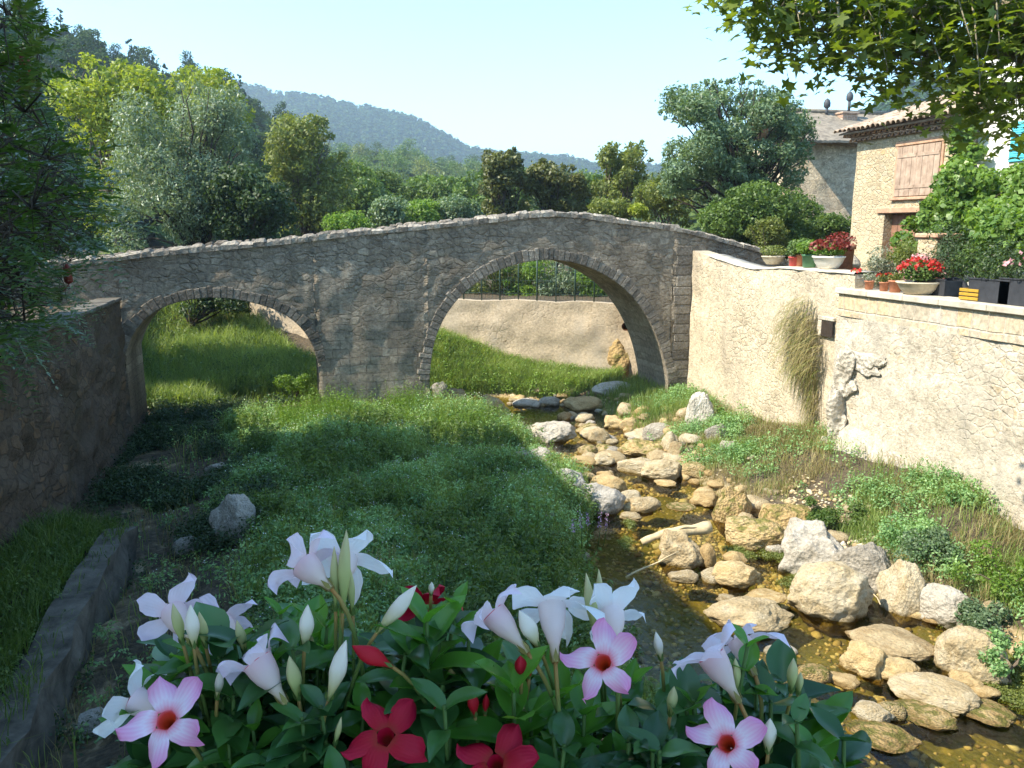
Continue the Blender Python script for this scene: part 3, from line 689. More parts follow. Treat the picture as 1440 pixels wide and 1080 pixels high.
for ya_, yb_, sd_ in ((BR_Y0 - .03, BR_Y0 + .42, 3), (BR_Y1 - .42, BR_Y1 + .03, 4)):
    mb = MB(); coping_row(mb, ya_, yb_, -8.5, 15.2, sd_); part('coping', mb, MAT['coping'], bridge, smooth=False)
# voussoir rings, a hair proud of the face
def ring(ax, az, depth, seed):
    mb = MB(); r = np.random.default_rng(seed); d = np.concatenate([[0], np.cumsum(np.hypot(np.diff(ax), np.diff(az)))])
    T = np.stack([np.gradient(ax), np.gradient(az)], 1); T /= np.linalg.norm(T, axis=1, keepdims=True); N = np.stack([-T[:, 1], T[:, 0]], 1)
    s = 0.0
    while s < d[-1] - .1:
        w_ = r.uniform(.13, .21); sa, sbb = s + .008, min(s + w_ - .008, d[-1]); dep = depth * r.uniform(.8, 1.12); pr = r.uniform(.0, .010)
        q = []
        for ss in (sa, sbb):
            p0 = np.array([np.interp(ss, d, ax), np.interp(ss, d, az)]); n0 = np.array([np.interp(ss, d, N[:, 0]), np.interp(ss, d, N[:, 1])])
            q += [p0 + n0 * .004, p0 + n0 * dep]
        q = np.array(q)[[0, 1, 3, 2]]
        F_ = np.stack([q[:, 0], np.full(4, BR_Y0 - pr - .018), q[:, 1]], 1); B_ = F_.copy(); B_[:, 1] = BR_Y0 + .2
        cen = F_.mean(0); Fi = cen + (F_ - cen) * .88; Fi[:, 1] -= .012
        mb.add(np.concatenate([Fi, F_, B_]), [[0, 1, 2, 3]] + [[k, (k + 1) % 4, 4 + (k + 1) % 4, 4 + k] for k in range(4)] + [[4 + k, 4 + (k + 1) % 4, 8 + (k + 1) % 4, 8 + k] for k in range(4)])
        s += w_
    return mb
part('arch_ring', ring(a1x, a1z, .30, 5), MAT['voussoir'], bridge, smooth=False)
part('arch_ring', ring(a2x, a2z, .34, 6), MAT['voussoir'], bridge, smooth=False)
# warm corner blocks where the bridge meets the right-hand wall
mb = MB(); r_ = np.random.default_rng(8); z = 0.0
while z < 5.35:
    h = r_.uniform(.26, .36); w0 = r_.uniform(.44, .56); mb.box((11.97 - w0, BR_Y0 - .022 - r_.uniform(0, .012), z + .008), (12.02, BR_Y0 + .2, z + h - .008), .02); z += h
part('quoin', mb, MAT['voussoir'], bridge, smooth=False)

# ------------------------------------------------------------------ right-hand river walls
def zY(u, v, X): p = atX(u, v, X); return p[1], p[2]
XF = 12.06
ft = [zY(u, v, XF) for u, v in [(974, 352), (990, 357), (1010, 365), (1035, 373), (1060, 379), (1100, 386), (1140, 386), (1186, 385)]]
fy = np.array([q[0] for q in ft]); fz = np.array([q[1] for q in ft]); fz[5:] = 4.97
o = np.argsort(fy); fy, fz = fy[o], fz[o]
yy = np.linspace(15.35, 23.02, 80); mb = MB()
wall_sheet(mb, yy, np.stack([np.full_like(yy, XF), yy], 1), -.3, np.interp(yy, fy, fz), (-1, 0), .5, 46, .045, 1.6)
fw = thing('river_wall', 'rendered rubble river wall sweeping up to meet the bridge', 'wall', (XF, 19, 0))
part('rubble_face', mb, MAT['rubble'], fw)
mb = MB(); yq = np.linspace(15.35, 22.0, 60); zt = np.interp(yq, fy, fz); g = np.stack([np.stack([np.full_like(yq, XF - .03), yq, zt + .004], 1), np.stack([np.full_like(yq, XF - .02), yq, zt + .05], 1), np.stack([np.full_like(yq, XF + .52), yq, zt + .06], 1), np.stack([np.full_like(yq, XF + .52), yq, zt - .02], 1)], 1)
g[..., 2] += .012 * fbm(g * 3, 3); mb.grid(g); part('wall_top', mb, MAT['capslab'], fw)
XN = 12.0
nw = thing('river_wall', 'near pale river wall with a flat limestone cap and pots along its top', 'wall', (XN, 10, 0))
yn = np.linspace(1.0, 15.75, 130); mb = MB()
wall_sheet(mb, yn, np.stack([np.full_like(yn, XN), yn], 1), -.3, 4.02, (-1, 0), .5, 40, .05, 1.5, seed=5)
part('rubble_face', mb, MAT['rubble2'], nw)
mb = MB(); wall_sheet(mb, yn, np.stack([np.full_like(yn, XN - .02), yn], 1), 4.02, 4.52, (-1, 0), .5, 6, .012, 3, seed=7)
part('block_course', mb, MAT['blocks'], nw)
mb = MB(); y = 1.0; r_ = np.random.default_rng(2)
while y < 15.7:
    L_ = r_.uniform(.9, 1.3); mb.box((XN - .10, y + .004, 4.524), (XN + .52, min(y + L_, 15.8) - .004, 4.655), .015); y += L_
part('cap_slab', mb, MAT['capslab'], nw, smooth=False)
# sloping whitish footing at the far end of the near wall
mb = MB(); yf = np.linspace(11.2, 15.4, 40); hh = np.interp(yf, [11.2, 12.5, 14, 15.4], [.55, .9, 1.45, 1.55])
g = np.stack([np.stack([XN - .55 + 0 * yf, yf, .3 + 0 * yf], 1), np.stack([XN - .36 + 0 * yf, yf, .3 + (hh - .3) * .5], 1), np.stack([XN - .16 + 0 * yf, yf, hh], 1), np.stack([XN + .1 + 0 * yf, yf, hh + .12], 1)], 1)
g[..., 0] += .05 * fbm(g * 2.2, 4); mb.grid(g); part('footing', mb, MAT['tufa'], nw)
# drain hole with a lintel stone in the corner
mb = MB(); p = atX(1166, 462, XN); XN_ = XN; XN = 12.04
mb.box((XN - .07, p[1] - .16, p[2] + .17), (XN + .1, p[1] + .42, p[2] + .27), .02); mb.box((XN - .07, p[1] + .28, p[2] - .22), (XN + .1, p[1] + .42, p[2] + .166), .02)
part('drain_surround', mb, MAT['rubble2'], nw, smooth=False)
mb = MB().box((XN - .056, p[1] - .14, p[2] - .2), (XN - .035, p[1] + .275, p[2] + .165)); part('drain_mouth', mb, MAT['soil'], nw, smooth=False); XN = XN_  # dark plate on the wall face paints the shade of the drain hole
# eroded tufa outcrop with hollows
def lump(c, R, seed, sub=5, amp=.35, freq=1.2, planes=10, cut=(.55, .9)):
    bm = bmesh.new(); bmesh.ops.create_icosphere(bm, subdivisions=sub, radius=1.0)
    V = np.array([v.co[:] for v in bm.verts]); Fc = np.array([[v.index for v in f.verts] for f in bm.faces]); bm.free()
    r = np.random.default_rng(seed)
    for k in range(planes):
        n = unit(r.normal(size=3)); d = r.uniform(*cut); h = V @ n; V = np.where((h > d)[:, None], V - n * ((h - d) * .88)[:, None], V)
    nn = unit(V); V = V + nn * (amp * fbm(V * freq + seed * 3.1, 5))[:, None] * .5
    return V * np.asarray(R) + np.asarray(c), Fc
oc = thing('rock_outcrop', 'whitish eroded rock outcrop bulging from the corner between the two river walls', 'rock', atX(1178, 640, 11.9))
mb = MB(); 
for (u, v, R, sd) in [(1190, 525, (.20, .44, .62), 1), (1184, 590, (.34, .30, .85), 2), (1180, 640, (.42, .34, .55), 3), (1215, 510, (.08, .65, .26), 4), (1160, 668, (.5, .4, .4), 5)]:
    V, Fc = lump(atX(u, v, 11.97), np.array(R), sd, 5, .75, 1.6); mb.add(V, Fc)
part('crag', mb, MAT['tufa'], oc)

# ------------------------------------------------------------------ left quay wall and its footing
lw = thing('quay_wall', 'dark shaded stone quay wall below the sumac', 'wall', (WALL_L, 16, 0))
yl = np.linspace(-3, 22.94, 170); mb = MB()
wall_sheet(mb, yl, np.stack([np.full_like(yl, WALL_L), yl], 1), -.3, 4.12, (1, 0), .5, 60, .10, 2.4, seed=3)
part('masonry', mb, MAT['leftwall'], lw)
mb = MB(); y = 8.0; r_ = np.random.default_rng(21)
while y < 22.5:
    L_ = r_.uniform(.6, 1.0); mb.box((WALL_L - .5, y + .005, 4.124), (WALL_L + .06 + r_.uniform(0, .03), min(y + L_, 22.9) - .005, 4.20 + r_.uniform(0, .02)), .015); y += L_
part('cap_slab', mb, MAT['ledge'], lw, smooth=False)
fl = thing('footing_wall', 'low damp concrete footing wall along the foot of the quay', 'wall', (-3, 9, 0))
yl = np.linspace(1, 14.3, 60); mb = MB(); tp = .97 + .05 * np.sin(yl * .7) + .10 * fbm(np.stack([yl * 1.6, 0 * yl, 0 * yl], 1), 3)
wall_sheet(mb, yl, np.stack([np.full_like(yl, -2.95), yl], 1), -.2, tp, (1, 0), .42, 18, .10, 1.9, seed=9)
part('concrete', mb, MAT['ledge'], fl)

# ------------------------------------------------------------------ river wall upstream, with pipe and fence
uw = thing('river_wall', 'sunlit ochre river wall seen through the large arch', 'wall', (9, 28.5, 0))
mb = MB(); d_ = np.concatenate([[0], np.cumsum(np.hypot(*np.diff(UPW, axis=0).T))]); s = np.linspace(0, d_[-1], 90)
ux, uy = np.interp(s, d_, UPW[:, 0]), np.interp(s, d_, UPW[:, 1]); tx, ty = np.gradient(ux), np.gradient(uy); l_ = np.hypot(tx, ty)
nrm = np.stack([ty / l_, -tx / l_], 1) * -1
if nrm[40] @ np.array([0, -1.0]) < 0: nrm = -nrm
ut = 3.30 + .06 * fbm(np.stack([s * .8, 0 * s, 0 * s], 1), 4)
wall_sheet(mb, s, np.stack([ux, uy], 1), -.4, ut, nrm, .45, 30, .07, 1.3, seed=12)
part('masonry', mb, MAT['upwall'], uw)
fe = thing('wire_fence', 'dark green wire fence standing on the river wall beyond the bridge', 'fence', (8, 29.6, 3.3))
mb_w = MB(); top_pts = []
for k, ss in enumerate(np.arange(1.2, d_[-1] - .5, .72)):
    x, y = np.interp(ss, s, ux) - .2 * np.interp(ss, s, nrm[:, 0]), np.interp(ss, s, uy) - .2 * np.interp(ss, s, nrm[:, 1])
    part('post', MB().tube([(x, y, 3.1), (x, y, 5.05)], .024 if k % 2 else .032, 6), MAT['iron'], fe); top_pts.append((x, y))
tp_ = np.array(top_pts)
for zz in (3.55, 4.05, 4.55): mb_w.tube(np.c_[tp_, np.full(len(tp_), zz)], .007, 4)
for k in range(len(tp_) - 1):
    for t in np.linspace(0, 1, 6)[1:-1]:
        q = tp_[k] * (1 - t) + tp_[k + 1] * t; mb_w.tube([(q[0], q[1], 3.35), (q[0], q[1], 5.0)], .005, 4, cap=False)
part('wire_mesh', mb_w, MAT['iron'], fe)
part('top_rail', MB().tube(np.c_[tp_, np.full(len(tp_), 5.02)], .02, 6), MAT['iron'], fe)
pp = atY(884, 457, 26.9); 
pi = thing('drain_pipe', 'rusty drain pipe jutting from the ochre river wall', 'pipe', pp)
mb = MB(); ax = np.array([-.62, -.78, -.05]); prf = [(.15, 0.5), (.15, 0), (.13, 0), (.13, .5)]; mb.lathe([(q[0], -q[1] + .1) for q in prf], pp, 16, rot_to(-ax)); part('pipe_wall', mb, MAT['rust'], pi)
mb = MB().lathe([(.0, -.12), (.13, -.12)], pp, 16, rot_to(-ax)); part('pipe_mouth', mb, MAT['soil'], pi)  # dark disc stands in for the shade deep in the pipe
V, Fc = lump(atY(876, 500, 27.2) + np.array([0, .1, -.1]), (.62, .5, 1.05), 14, 5, .5, 1.5)
tb = part('tufa_mound', MB().add(V, Fc), MAT['rockmoss'], None, loc=V.mean(0)); tag(tb, 'mossy tufa mound under the rusty drain pipe', 'rock')
# ------------------------------------------------------------------ air
m = bpy.data.materials.new('haze_air'); m.use_nodes = True; nt = m.node_tree; nt.nodes.clear()
o_ = nt.nodes.new('ShaderNodeOutputMaterial'); vol = nt.nodes.new('ShaderNodeVolumePrincipled'); nt.links.new(vol.outputs[0], o_.inputs['Volume'])
vol.inputs['Color'].default_value = (.66, .84, 1.0, 1); vol.inputs['Density'].default_value = 0.00048; vol.inputs['Anisotropy'].default_value = 0.2
kind(part('haze', MB().box((-1750, -700, -30), (1750, 2750, 212)), m, smooth=False), 'stuff')
# ------------------------------------------------------------------ stone house on the terrace
HX = 17.0
hy_far = atX(1198, 300, HX)[1]; hy_near = atX(1352, 300, HX)[1]
house = thing('stone_house', 'honey coloured stone house with closed pink shutters and tiled eave', 'house', (HX, (hy_far + hy_near) / 2, 4.35))
def rect(u0, v0, u1, v1, X):
    a, b = atX(u0, (v0 + v1) / 2, X), atX(u1, (v0 + v1) / 2, X); zt, zb = atX((u0 + u1) / 2, v0, X)[2], atX((u0 + u1) / 2, v1, X)[2]
    return b[1], a[1], zb, zt            # y0 (near), y1 (far), z0, z1
dy0, dy1, dz0, dz1 = rect(1240, 300, 1284, 400, HX); dz0 = 4.3
wy0, wy1, wz0, wz1 = rect(1262, 203, 1322, 276, HX)
EAVE = 8.62
mb = MB()
def face_quad(y0, y1, z0, z1, n=14, mrows=12):
    Y, Z = np.meshgrid(np.linspace(y0, y1, n), np.linspace(z0, z1, mrows), indexing='ij'); P = np.stack([np.full_like(Y, HX), Y, Z], -1)
    P[..., 0] -= .02 * fbm(P * 2.5, 4); mb.grid(P)
face_quad(hy_near, dy0, 4.2, EAVE, 20, 30); face_quad(dy1, hy_far, 4.2, EAVE, 14, 30); face_quad(dy0, dy1, dz1, EAVE, 10, 16)
for y in (dy0, dy1):                                         # door reveals
    mb.add([(HX - .005, y, 4.2), (HX + .32, y, 4.2), (HX + .32, y, dz1), (HX - .005, y, dz1)], [[0, 1, 2, 3]])
mb.add([(HX - .005, dy0, dz1), (HX + .32, dy0, dz1), (HX + .32, dy1, dz1), (HX - .005, dy1, dz1)], [[0, 1, 2, 3]])
mb.box((HX + .33, hy_near, 4.2), (HX + 5.6, hy_far, EAVE - .02))
mb.box((HX + .02, hy_far - .3, 4.2), (HX + .329, hy_far, EAVE)); mb.box((HX + .02, hy_near, 4.2), (HX + .329, hy_near + .05, EAVE))
part('wall', mb, MAT['housewall'], house)
lt = part('lintel', MB().box((HX - .07, dy0 - .18, dz1 + .004), (HX + .2, dy1 + .3, dz1 + .17), .02), MAT['lintel'], house, smooth=False)
mb = MB(); nb = 5
for k in range(nb):
    a, b = dy0 + (dy1 - dy0) * k / nb, dy0 + (dy1 - dy0) * (k + 1) / nb; mb.box((HX + .27, a + .006, 4.3), (HX + .31, b - .006, dz1 - .03), .006)
dr = part('door', mb, MAT['wooddoor'], house, smooth=False)
part('handle', MB().tube([(HX + .25, dy0 + .22, 5.3), (HX + .22, dy0 + .22, 5.32), (HX + .22, dy0 + .22, 5.44), (HX + .25, dy0 + .22, 5.46)], .012, 6), MAT['iron'], dr)
# window: frame, two plank shutters, sill
wf = part('window', MB().box((HX - .05, wy0 - .1, wz1 + .003), (HX + .05, wy1 + .12, wz1 + .14), .015).box((HX - .035, wy0 - .09, wz0), (HX + .05, wy0 - .003, wz1), .01).box((HX - .035, wy1 + .003, wz0), (HX + .05, wy1 + .09, wz1), .01), MAT['lintel'], house, smooth=False)
part('window_sill', MB().box((HX - .10, wy0 - .05, wz0 - .09), (HX + .05, wy1 + .12, wz0 - .004), .015), MAT['lintel'], wf, smooth=False)
mid = wy0 + (wy1 - wy0) * .52
for (a, b) in ((wy0, mid), (mid, wy1)):
    mb = MB(); n_ = 4
    for k in range(n_):
        p0, p1 = a + (b - a) * k / n_ + .004, a + (b - a) * (k + 1) / n_ - .004; mb.box((HX - .05 - .004 * (k % 2), p0, wz0 + .02), (HX - .015, p1, wz1 - .02), .006)
    for zz in (wz0 + .28, wz1 - .28): mb.box((HX - .068, a + .03, zz - .05), (HX - .053, b - .03, zz + .05), .005)
    part('shutter', mb, MAT['shutter'], wf, smooth=False)
# genoise: two rows of rounded tile mouths under the eave
def half_tile(mb, c, ax, wdir, length, r, t=.016, seg=8, up=1):
    th = np.linspace(0, PI, seg); ax, wdir = np.asarray(ax, float), np.asarray(wdir, float); nz = np.cross(wdir, ax); nz = nz / np.linalg.norm(nz); nz = nz if nz[2] > 0 else -nz; nz = nz * up
    ringo = [np.asarray(c) + rr * (np.cos(th)[:, None] * wdir + np.sin(th)[:, None] * nz) for rr in (r, r - t)]
    q = np.concatenate([ringo[0], ringo[1][::-1]]); P = np.stack([q, q + ax * length]); mb.grid(np.concatenate([P, P[:, :1]], 1))
    mb.add(P[0], [[k, k + 1, 2 * seg - 2 - k, 2 * seg - 1 - k] for k in range(seg - 1)]); mb.add(P[1], [[k, k + 1, 2 * seg - 2 - k, 2 * seg - 1 - k] for k in range(seg - 1)])
mb = MB(); pitch_r = math.radians(17)
for row, (zz, pr) in enumerate(((EAVE - .02, .16), (EAVE + .12, .32))):
    mb.box((HX - pr + .01, hy_near, zz + .085), (HX + .3, hy_far + pr * .8, zz + .118))
    for y in np.arange(hy_near + .1, hy_far + pr * .7, .23):
        half_tile(mb, (HX - pr, y + .1 * row, zz), (1, 0, 0), (0, 1, 0), pr + .02, .10, .022)
    for x in np.arange(HX - pr + .12, HX + 3.6, .2):
        half_tile(mb, (x, hy_far + pr * .7, zz), (0, -1, 0), (1, 0, 0), pr * .7, .088)
ev = part('eave', mb, MAT['tilelow'], house)
mb = MB()
for zz, pr in ((EAVE - .02, .16), (EAVE + .12, .32)): mb.box((HX - pr + .05, hy_near, zz), (HX - pr + .07, hy_far + pr * .5, zz + .08))
part('mouth_shade_plate', mb, MAT['mouthshade'], ev, smooth=False)  # dark plates colour in the shade inside the tile mouths
# roof of canal tiles
mb = MB(); x0, z0 = HX - .50, EAVE + .25; ridge_x = HX + 3.6; dirx = np.array([math.cos(pitch_r), 0, math.sin(pitch_r)]); Ls = (ridge_x - x0) / math.cos(pitch_r)
base = np.array([x0 + .04, 0, z0 - .02])
for y0_, y1_ in ((hy_near - .2, hy_far + .32),):
    e = base + dirx * Ls; mb.add([(base[0], y0_, base[2]), (base[0], y1_, base[2]), (e[0], y1_, e[2]), (e[0], y0_, e[2]), (base[0], y0_, base[2] - .05), (base[0], y1_, base[2] - .05), (e[0], y1_, e[2] - .05), (e[0], y0_, e[2] - .05)], [[0, 1, 2, 3], [4, 5, 6, 7], [0, 1, 5, 4], [1, 2, 6, 5], [0, 3, 7, 4]])
r_ = np.random.default_rng(4)
for y in np.arange(hy_near - .1, hy_far + .4, .21):
    k = 0.0
    while k < Ls:
        c = np.array([x0, y, z0]) + dirx * (k - .04); c = c + np.array([0, r_.normal(0, .012), r_.uniform(0, .02) + .02])
        half_tile(mb, c, unit(dirx + np.array([0, 0, -.03])), (0, 1, 0), .44, .10); k += .36
mb.box((ridge_x - .1, hy_near - .2, z0 + math.sin(pitch_r) * Ls - .06), (ridge_x + .1, hy_far + .3, z0 + math.sin(pitch_r) * Ls + .10), .04)
part('roof', mb, MAT['tile'], house)

# ------------------------------------------------------------------ older house behind it
BY = 32.0
oh = thing('old_house', 'older grey stone house with a weathered roof behind the rounded bush', 'house', (20, BY + 2, 4.35))
c0, c1 = atY(1132, 200, BY), atY(1215, 205, BY)
zt = atY(1165, 198, BY)[2]
mb = MB(); yb = np.linspace(c0[0], c1[0] + 3.5, 40); wall_sheet(mb, yb, np.stack([yb, BY + 1.1 - .32 * (yb - c0[0])], 1), 3.5, zt, (-.305, -.952), .4, 30, .06, 1.6)
mb.box((c0[0] + .02, BY + 1.6, 3.5), (c1[0] + 3.5, BY + 6, zt - .02))
part('wall', mb, MAT['oldwall'], oh)
rz = atY(1150, 158, BY + 3.2)[2]
mb = MB(); xx = np.linspace(c0[0] - .25, c1[0] + 3.6, 60); t = np.linspace(0, 1, 14)
G = np.stack([np.broadcast_to(xx[:, None], (60, 14)), np.broadcast_to(BY - .3 + t * 3.5, (60, 14)), np.broadcast_to(zt - .05 + t * (rz - zt + .05), (60, 14))], -1).copy()
G[..., 2] += .035 * np.abs(np.sin(xx * 14))[:, None] + .05 * fbm(G * 1.2, 3); mb.grid(G); G2 = G.copy(); G2[..., 2] -= .1; mb.grid(G2)
for e in ((G[:, 0], G2[:, 0]), (G[0], G2[0]), (G[-1], G2[-1])): mb.grid(np.stack(e, 1))
mb.grid(np.stack([G[:, -1], G[:, -1] + np.array([0, 3.4, -1.2])], 1)); 
mb.tube([G[0, -1] + (0, 0, .04), G[-1, -1] + (0, 0, .04)], .12, 8)
rf = part('roof', mb, MAT['greyroof'], oh)
cp = atY(1190, 163, BY + 2.6)
ch = part('chimney', MB().box((cp[0] - .42, cp[1] - .3, cp[2] - 1.2), (cp[0] + .42, cp[1] + .3, cp[2] + .05), .02).box((cp[0] - .48, cp[1] - .36, cp[2] + .053), (cp[0] + .48, cp[1] + .36, cp[2] + .15), .02), MAT['brickch'], rf, smooth=False)
def flue(p, h, r, hat=True):
    mb = MB().tube([p, p + np.array([0, 0, h])], r, 10)
    if hat: mb.lathe([(r * 1.1, h - .02), (r * 2.2, h + .05), (r * 2.3, h + .22), (r * 1.6, h + .36), (0.0, h + .44)], p, 12)
    return mb
for p, h, r in ((cp + np.array([.12, 0, .15]), .55, .07), (atY(1162, 162, BY + 2.9), .34, .07)):
    part('flue', flue(p, h, r), MAT['zinc'], oh)

# ------------------------------------------------------------------ white house nearer on the right
WX = 17.25
wh = thing('white_house', 'whitewashed house with turquoise shutters above the climbing vine', 'house', (WX, 13, 4.35))
wy_far = hy_near - .02
s0, s1, s2, s3 = rect(1424, 170, 1462, 226, WX)
mb = MB(); mb.box((WX, 8.0, 4.2), (WX + 6, wy_far, 11.4)); part('wall', mb, MAT['whitewall'], wh, smooth=False)
wd = part('window', MB().box((WX - .03, s0 - .9, s2 - .1), (WX - .003, s1 + .02, s3 + .08), .005), MAT['capslab'], wh, smooth=False)
for (a, b) in ((s0, s1), (s0 - .95 - (s1 - s0), s0 - .95)):
    mb = MB(); mb.box((WX - .075, a, s2), (WX - .034, b, s3), .006)
    for zz in np.arange(s2 + .08, s3 - .08, .055): mb.box((WX - .088, a + .05, zz), (WX - .076, b - .05, zz + .035), .004)
    part('shutter', mb, MAT['blue'], wd, smooth=False)
mb = MB()
for y in np.arange(8.1, wy_far, .21): half_tile(mb, (WX - .4, y, 11.45), (1, 0, .25), (0, 1, 0), 6, .10)
mb.box((WX - .3, 8, 11.405), (WX + 6, wy_far, 11.44)); part('roof', mb, MAT['tile'], wh)

# ------------------------------------------------------------------ tall town house on the near quay, outside the frame: it throws the shade over the meadow
th = thing('town_house', 'tall buff plastered town house standing on the quay', 'house', (-12, 7, 4))
mb = MB().box((-16, 5.0, 3.8), (-8.0, 18.3, 14.4)).box((-16, -9, 3.8), (-8.0, 4.99, 17.6)); part('wall', mb, MAT['plaster'], th, smooth=False)  # unseen nearer block made taller so its shade covers the flowers too
mb = MB().box((-16.4, 5.25, 14.403), (-7.7, 18.5, 14.65)).box((-16.4, -9.4, 17.603), (-7.7, 5.2, 17.9)); part('roof', mb, MAT['tile'], th, smooth=False)
for y in (-5, 0, 5, 10, 14, 18):
    for z in (6, 9, 12):
        part('window', MB().box((-7.99, y - .5, z), (-7.95, y + .5, z + 1.5), .01), MAT['shutter'], th, smooth=False)

# ------------------------------------------------------------------ pots and oddments on the wall tops
def pot_mesh(r, h, flare=.75, seg=20, rim=.12):
    return [(0.001, 0), (r * flare, 0), (r * (flare + .05), .02 * h), (r * .97, h * (1 - rim)), (r * 1.08, h * (1 - rim) + .002), (r * 1.08, h), (r * .95, h), (r * .90, h * .86), (0.001, h * .86)]
def bushy(mb, c, R, n, L, W, rng, up=.4):
    d = rand_unit(n, rng); q = np.asarray(c) + d * np.asarray(R) * (rng.uniform(.15, 1, n) ** .5)[:, None]; q[:, 2] = np.maximum(q[:, 2], c[2] - R[2] * .6)
    leafcloud(mb, q, d * .6 + rand_unit(n, rng) * .6 + np.array([0, 0, up]), rng.uniform(.7, 1.2, n) * L, rng.uniform(.7, 1.2, n) * W, rng)
def potted(kindname, label, cat, u, v, X, r, h, potmat, leaf, plant, group=None, bowl=False, flower=None, base_z=None):
    p = atX(u, v, X); z = p[2] if base_z is None else base_z
    p = np.array([X, p[1], z]); t_ = thing(kindname, label, cat, p, group); rng = np.random.default_rng(int(u * 7 + v))
    prf = [(0.001, 0), (r * .55, 0), (r * .62, .02), (r * .85, h * .45), (r * .98, h * .85), (r * 1.04, h * .88), (r * 1.04, h), (r * .94, h), (r * .88, h * .85), (0.001, h * .85)] if bowl else pot_mesh(r, h)
    part('pot', MB().lathe(prf, p, 24), potmat, t_)
    if plant:
        rr, ph, n, L, W = plant; mb = MB(); bushy(mb, p + np.array([0, 0, h + ph * .45]), np.array([rr, rr, ph * .55]), n, L, W, rng)
        st_ = MB()
        for k in range(7):
            a = rng.uniform(0, 2 * PI); st_.tube([p + np.array([0, 0, h * .8]), p + np.array([.5 * rr * math.cos(a), .5 * rr * math.sin(a), h + ph * .55])], .006, 5)
        part('stem', st_, MAT['stalk'], t_); part('foliage', mb, leaf, t_)
        if flower:
            fm, nf, L2 = flower; mb = MB(); d = rand_unit(nf, rng); d[:, 2] = np.abs(d[:, 2]) * .8 + .05; q = p + np.array([0, 0, h + ph * .5]) + d * np.array([rr * 1.02, rr * 1.02, ph * .62])
            leafcloud(mb, np.repeat(q, 4, 0) + rng.normal(0, L2 * .3, (nf * 4, 3)), rand_unit(nf * 4, rng), L2, L2 * .8, rng); part('blossom', mb, fm, t_)
    return t_
ZF = 5.03
potted('potted_plant', 'small red pot on the sweeping wall top, nearest the bridge', 'potted plant', 1115, 385, 12.3, .13, .24, MAT['redpot'], MAT['mid'], (.22, .30, 260, .07, .04), base_z=ZF)
potted('potted_plant', 'reddish clay pot with a leafy plant beside the green pot', 'potted plant', 1125, 384, 12.45, .17, .30, MAT['terracotta'], MAT['mid'], (.36, .42, 700, .09, .05), base_z=ZF)
potted('potted_plant', 'green pot with a bright leafy plant beside the white bowl', 'potted plant', 1137, 384, 12.28, .19, .32, MAT['greenpot'], MAT['fresh'], (.34, .36, 700, .09, .05), base_z=ZF)
potted('potted_plant', 'wide white bowl of pink and dark red flowers on the sweeping wall', 'potted plant', 1164, 383, 12.35, .37, .30, MAT['whitepot'], MAT['fresh'], (.42, .36, 700, .09, .05), bowl=True, base_z=ZF, flower=(MAT['darkred'], 110, .09))
potted('potted_plant', 'pale bowl of yellowish plants at the foot of the wall sweep', 'potted plant', 1086, 384, 12.4, .30, .22, MAT['stonepot'], MAT['olive'], (.36, .30, 500, .07, .04), bowl=True, base_z=ZF)
tb = thing('storage_tub', 'tall brown clay tub standing behind the white flower bowl', 'tub', (13.4, atX(1179, 375, 13.4)[1], 4.6)); p = np.array(tb.location)
part('tub_wall', MB().lathe(pot_mesh(.36, .98, .82), p, 26), MAT['terracotta'], tb)
mb = MB(); bushy(mb, p + np.array([0, 0, 1.05]), np.array([.4, .4, .25]), 400, .1, .05, np.random.default_rng(3)); part('foliage', mb, MAT['darkred'], tb)
ZN = 4.658
for k, (u, r, lab) in enumerate([(1203, .12, 'small clay pot with red flowers at the far end of the near wall cap'), (1222, .10, 'smallest clay pot of the row on the near wall cap'), (1243, .10, 'squat clay pot between the tiny pot and the stone bowl'), (1259, .13, 'taller clay pot with a pale plant beside the large stone bowl')]):
    potted('potted_plant', lab, 'potted plant', u, 403, 12.2, r, r * 1.9, MAT['terracotta'], MAT['olive' if k != 1 else 'greyleaf'], (.17, .2, 150, .05, .03), 'clay pots along the near wall', base_z=ZN, flower=(MAT['redleaf'], 14, .05) if k in (0, 2) else None)
potted('potted_plant', 'large cast stone bowl of scarlet flowers on the near wall cap', 'potted plant', 1291, 410, 12.28, .42, .26, MAT['stonepot'], MAT['mid'], (.40, .44, 900, .08, .05), bowl=True, base_z=ZN, flower=(MAT['redleaf'], 62, .085))
# tyre planter leaning, crate, dark planters
p = np.array([12.78, atX(1339, 405, 12.78)[1], 4.37]); ty = thing('tyre', 'old black tyre standing upright just behind the near wall cap', 'tyre', p)
mb = MB(); a = np.linspace(0, 2 * PI, 41)[:-1]; prf = np.array([(.20, -.07), (.27, -.085), (.315, -.07), (.325, 0), (.315, .07), (.27, .085), (.20, .07), (.19, 0)])
Rm = rot_to(unit(np.array([-.80, -.42, .16]))); G = np.stack([np.stack([np.cos(a)[:, None] * prf[:, 0], np.sin(a)[:, None] * prf[:, 0], np.broadcast_to(prf[:, 1], (40, 8))], -1)])[0]
G[:, 2:5] += (.008 * np.sign(np.sin(a * 30)))[:, None, None] * np.array([0, 0, 1.0]); G = np.concatenate([G, G[:1]]); G = np.concatenate([G, G[:, :1]], 1)
mb.grid(G @ Rm.T + p + np.array([0, 0, .33])); part('tread', mb, MAT['rubber'], ty)
p = np.array([12.3, atX(1374, 412, 12.3)[1], ZN]); cr = thing('crate', 'yellow slatted crate between the tyre and the dark planter', 'crate', p)
mb = MB()
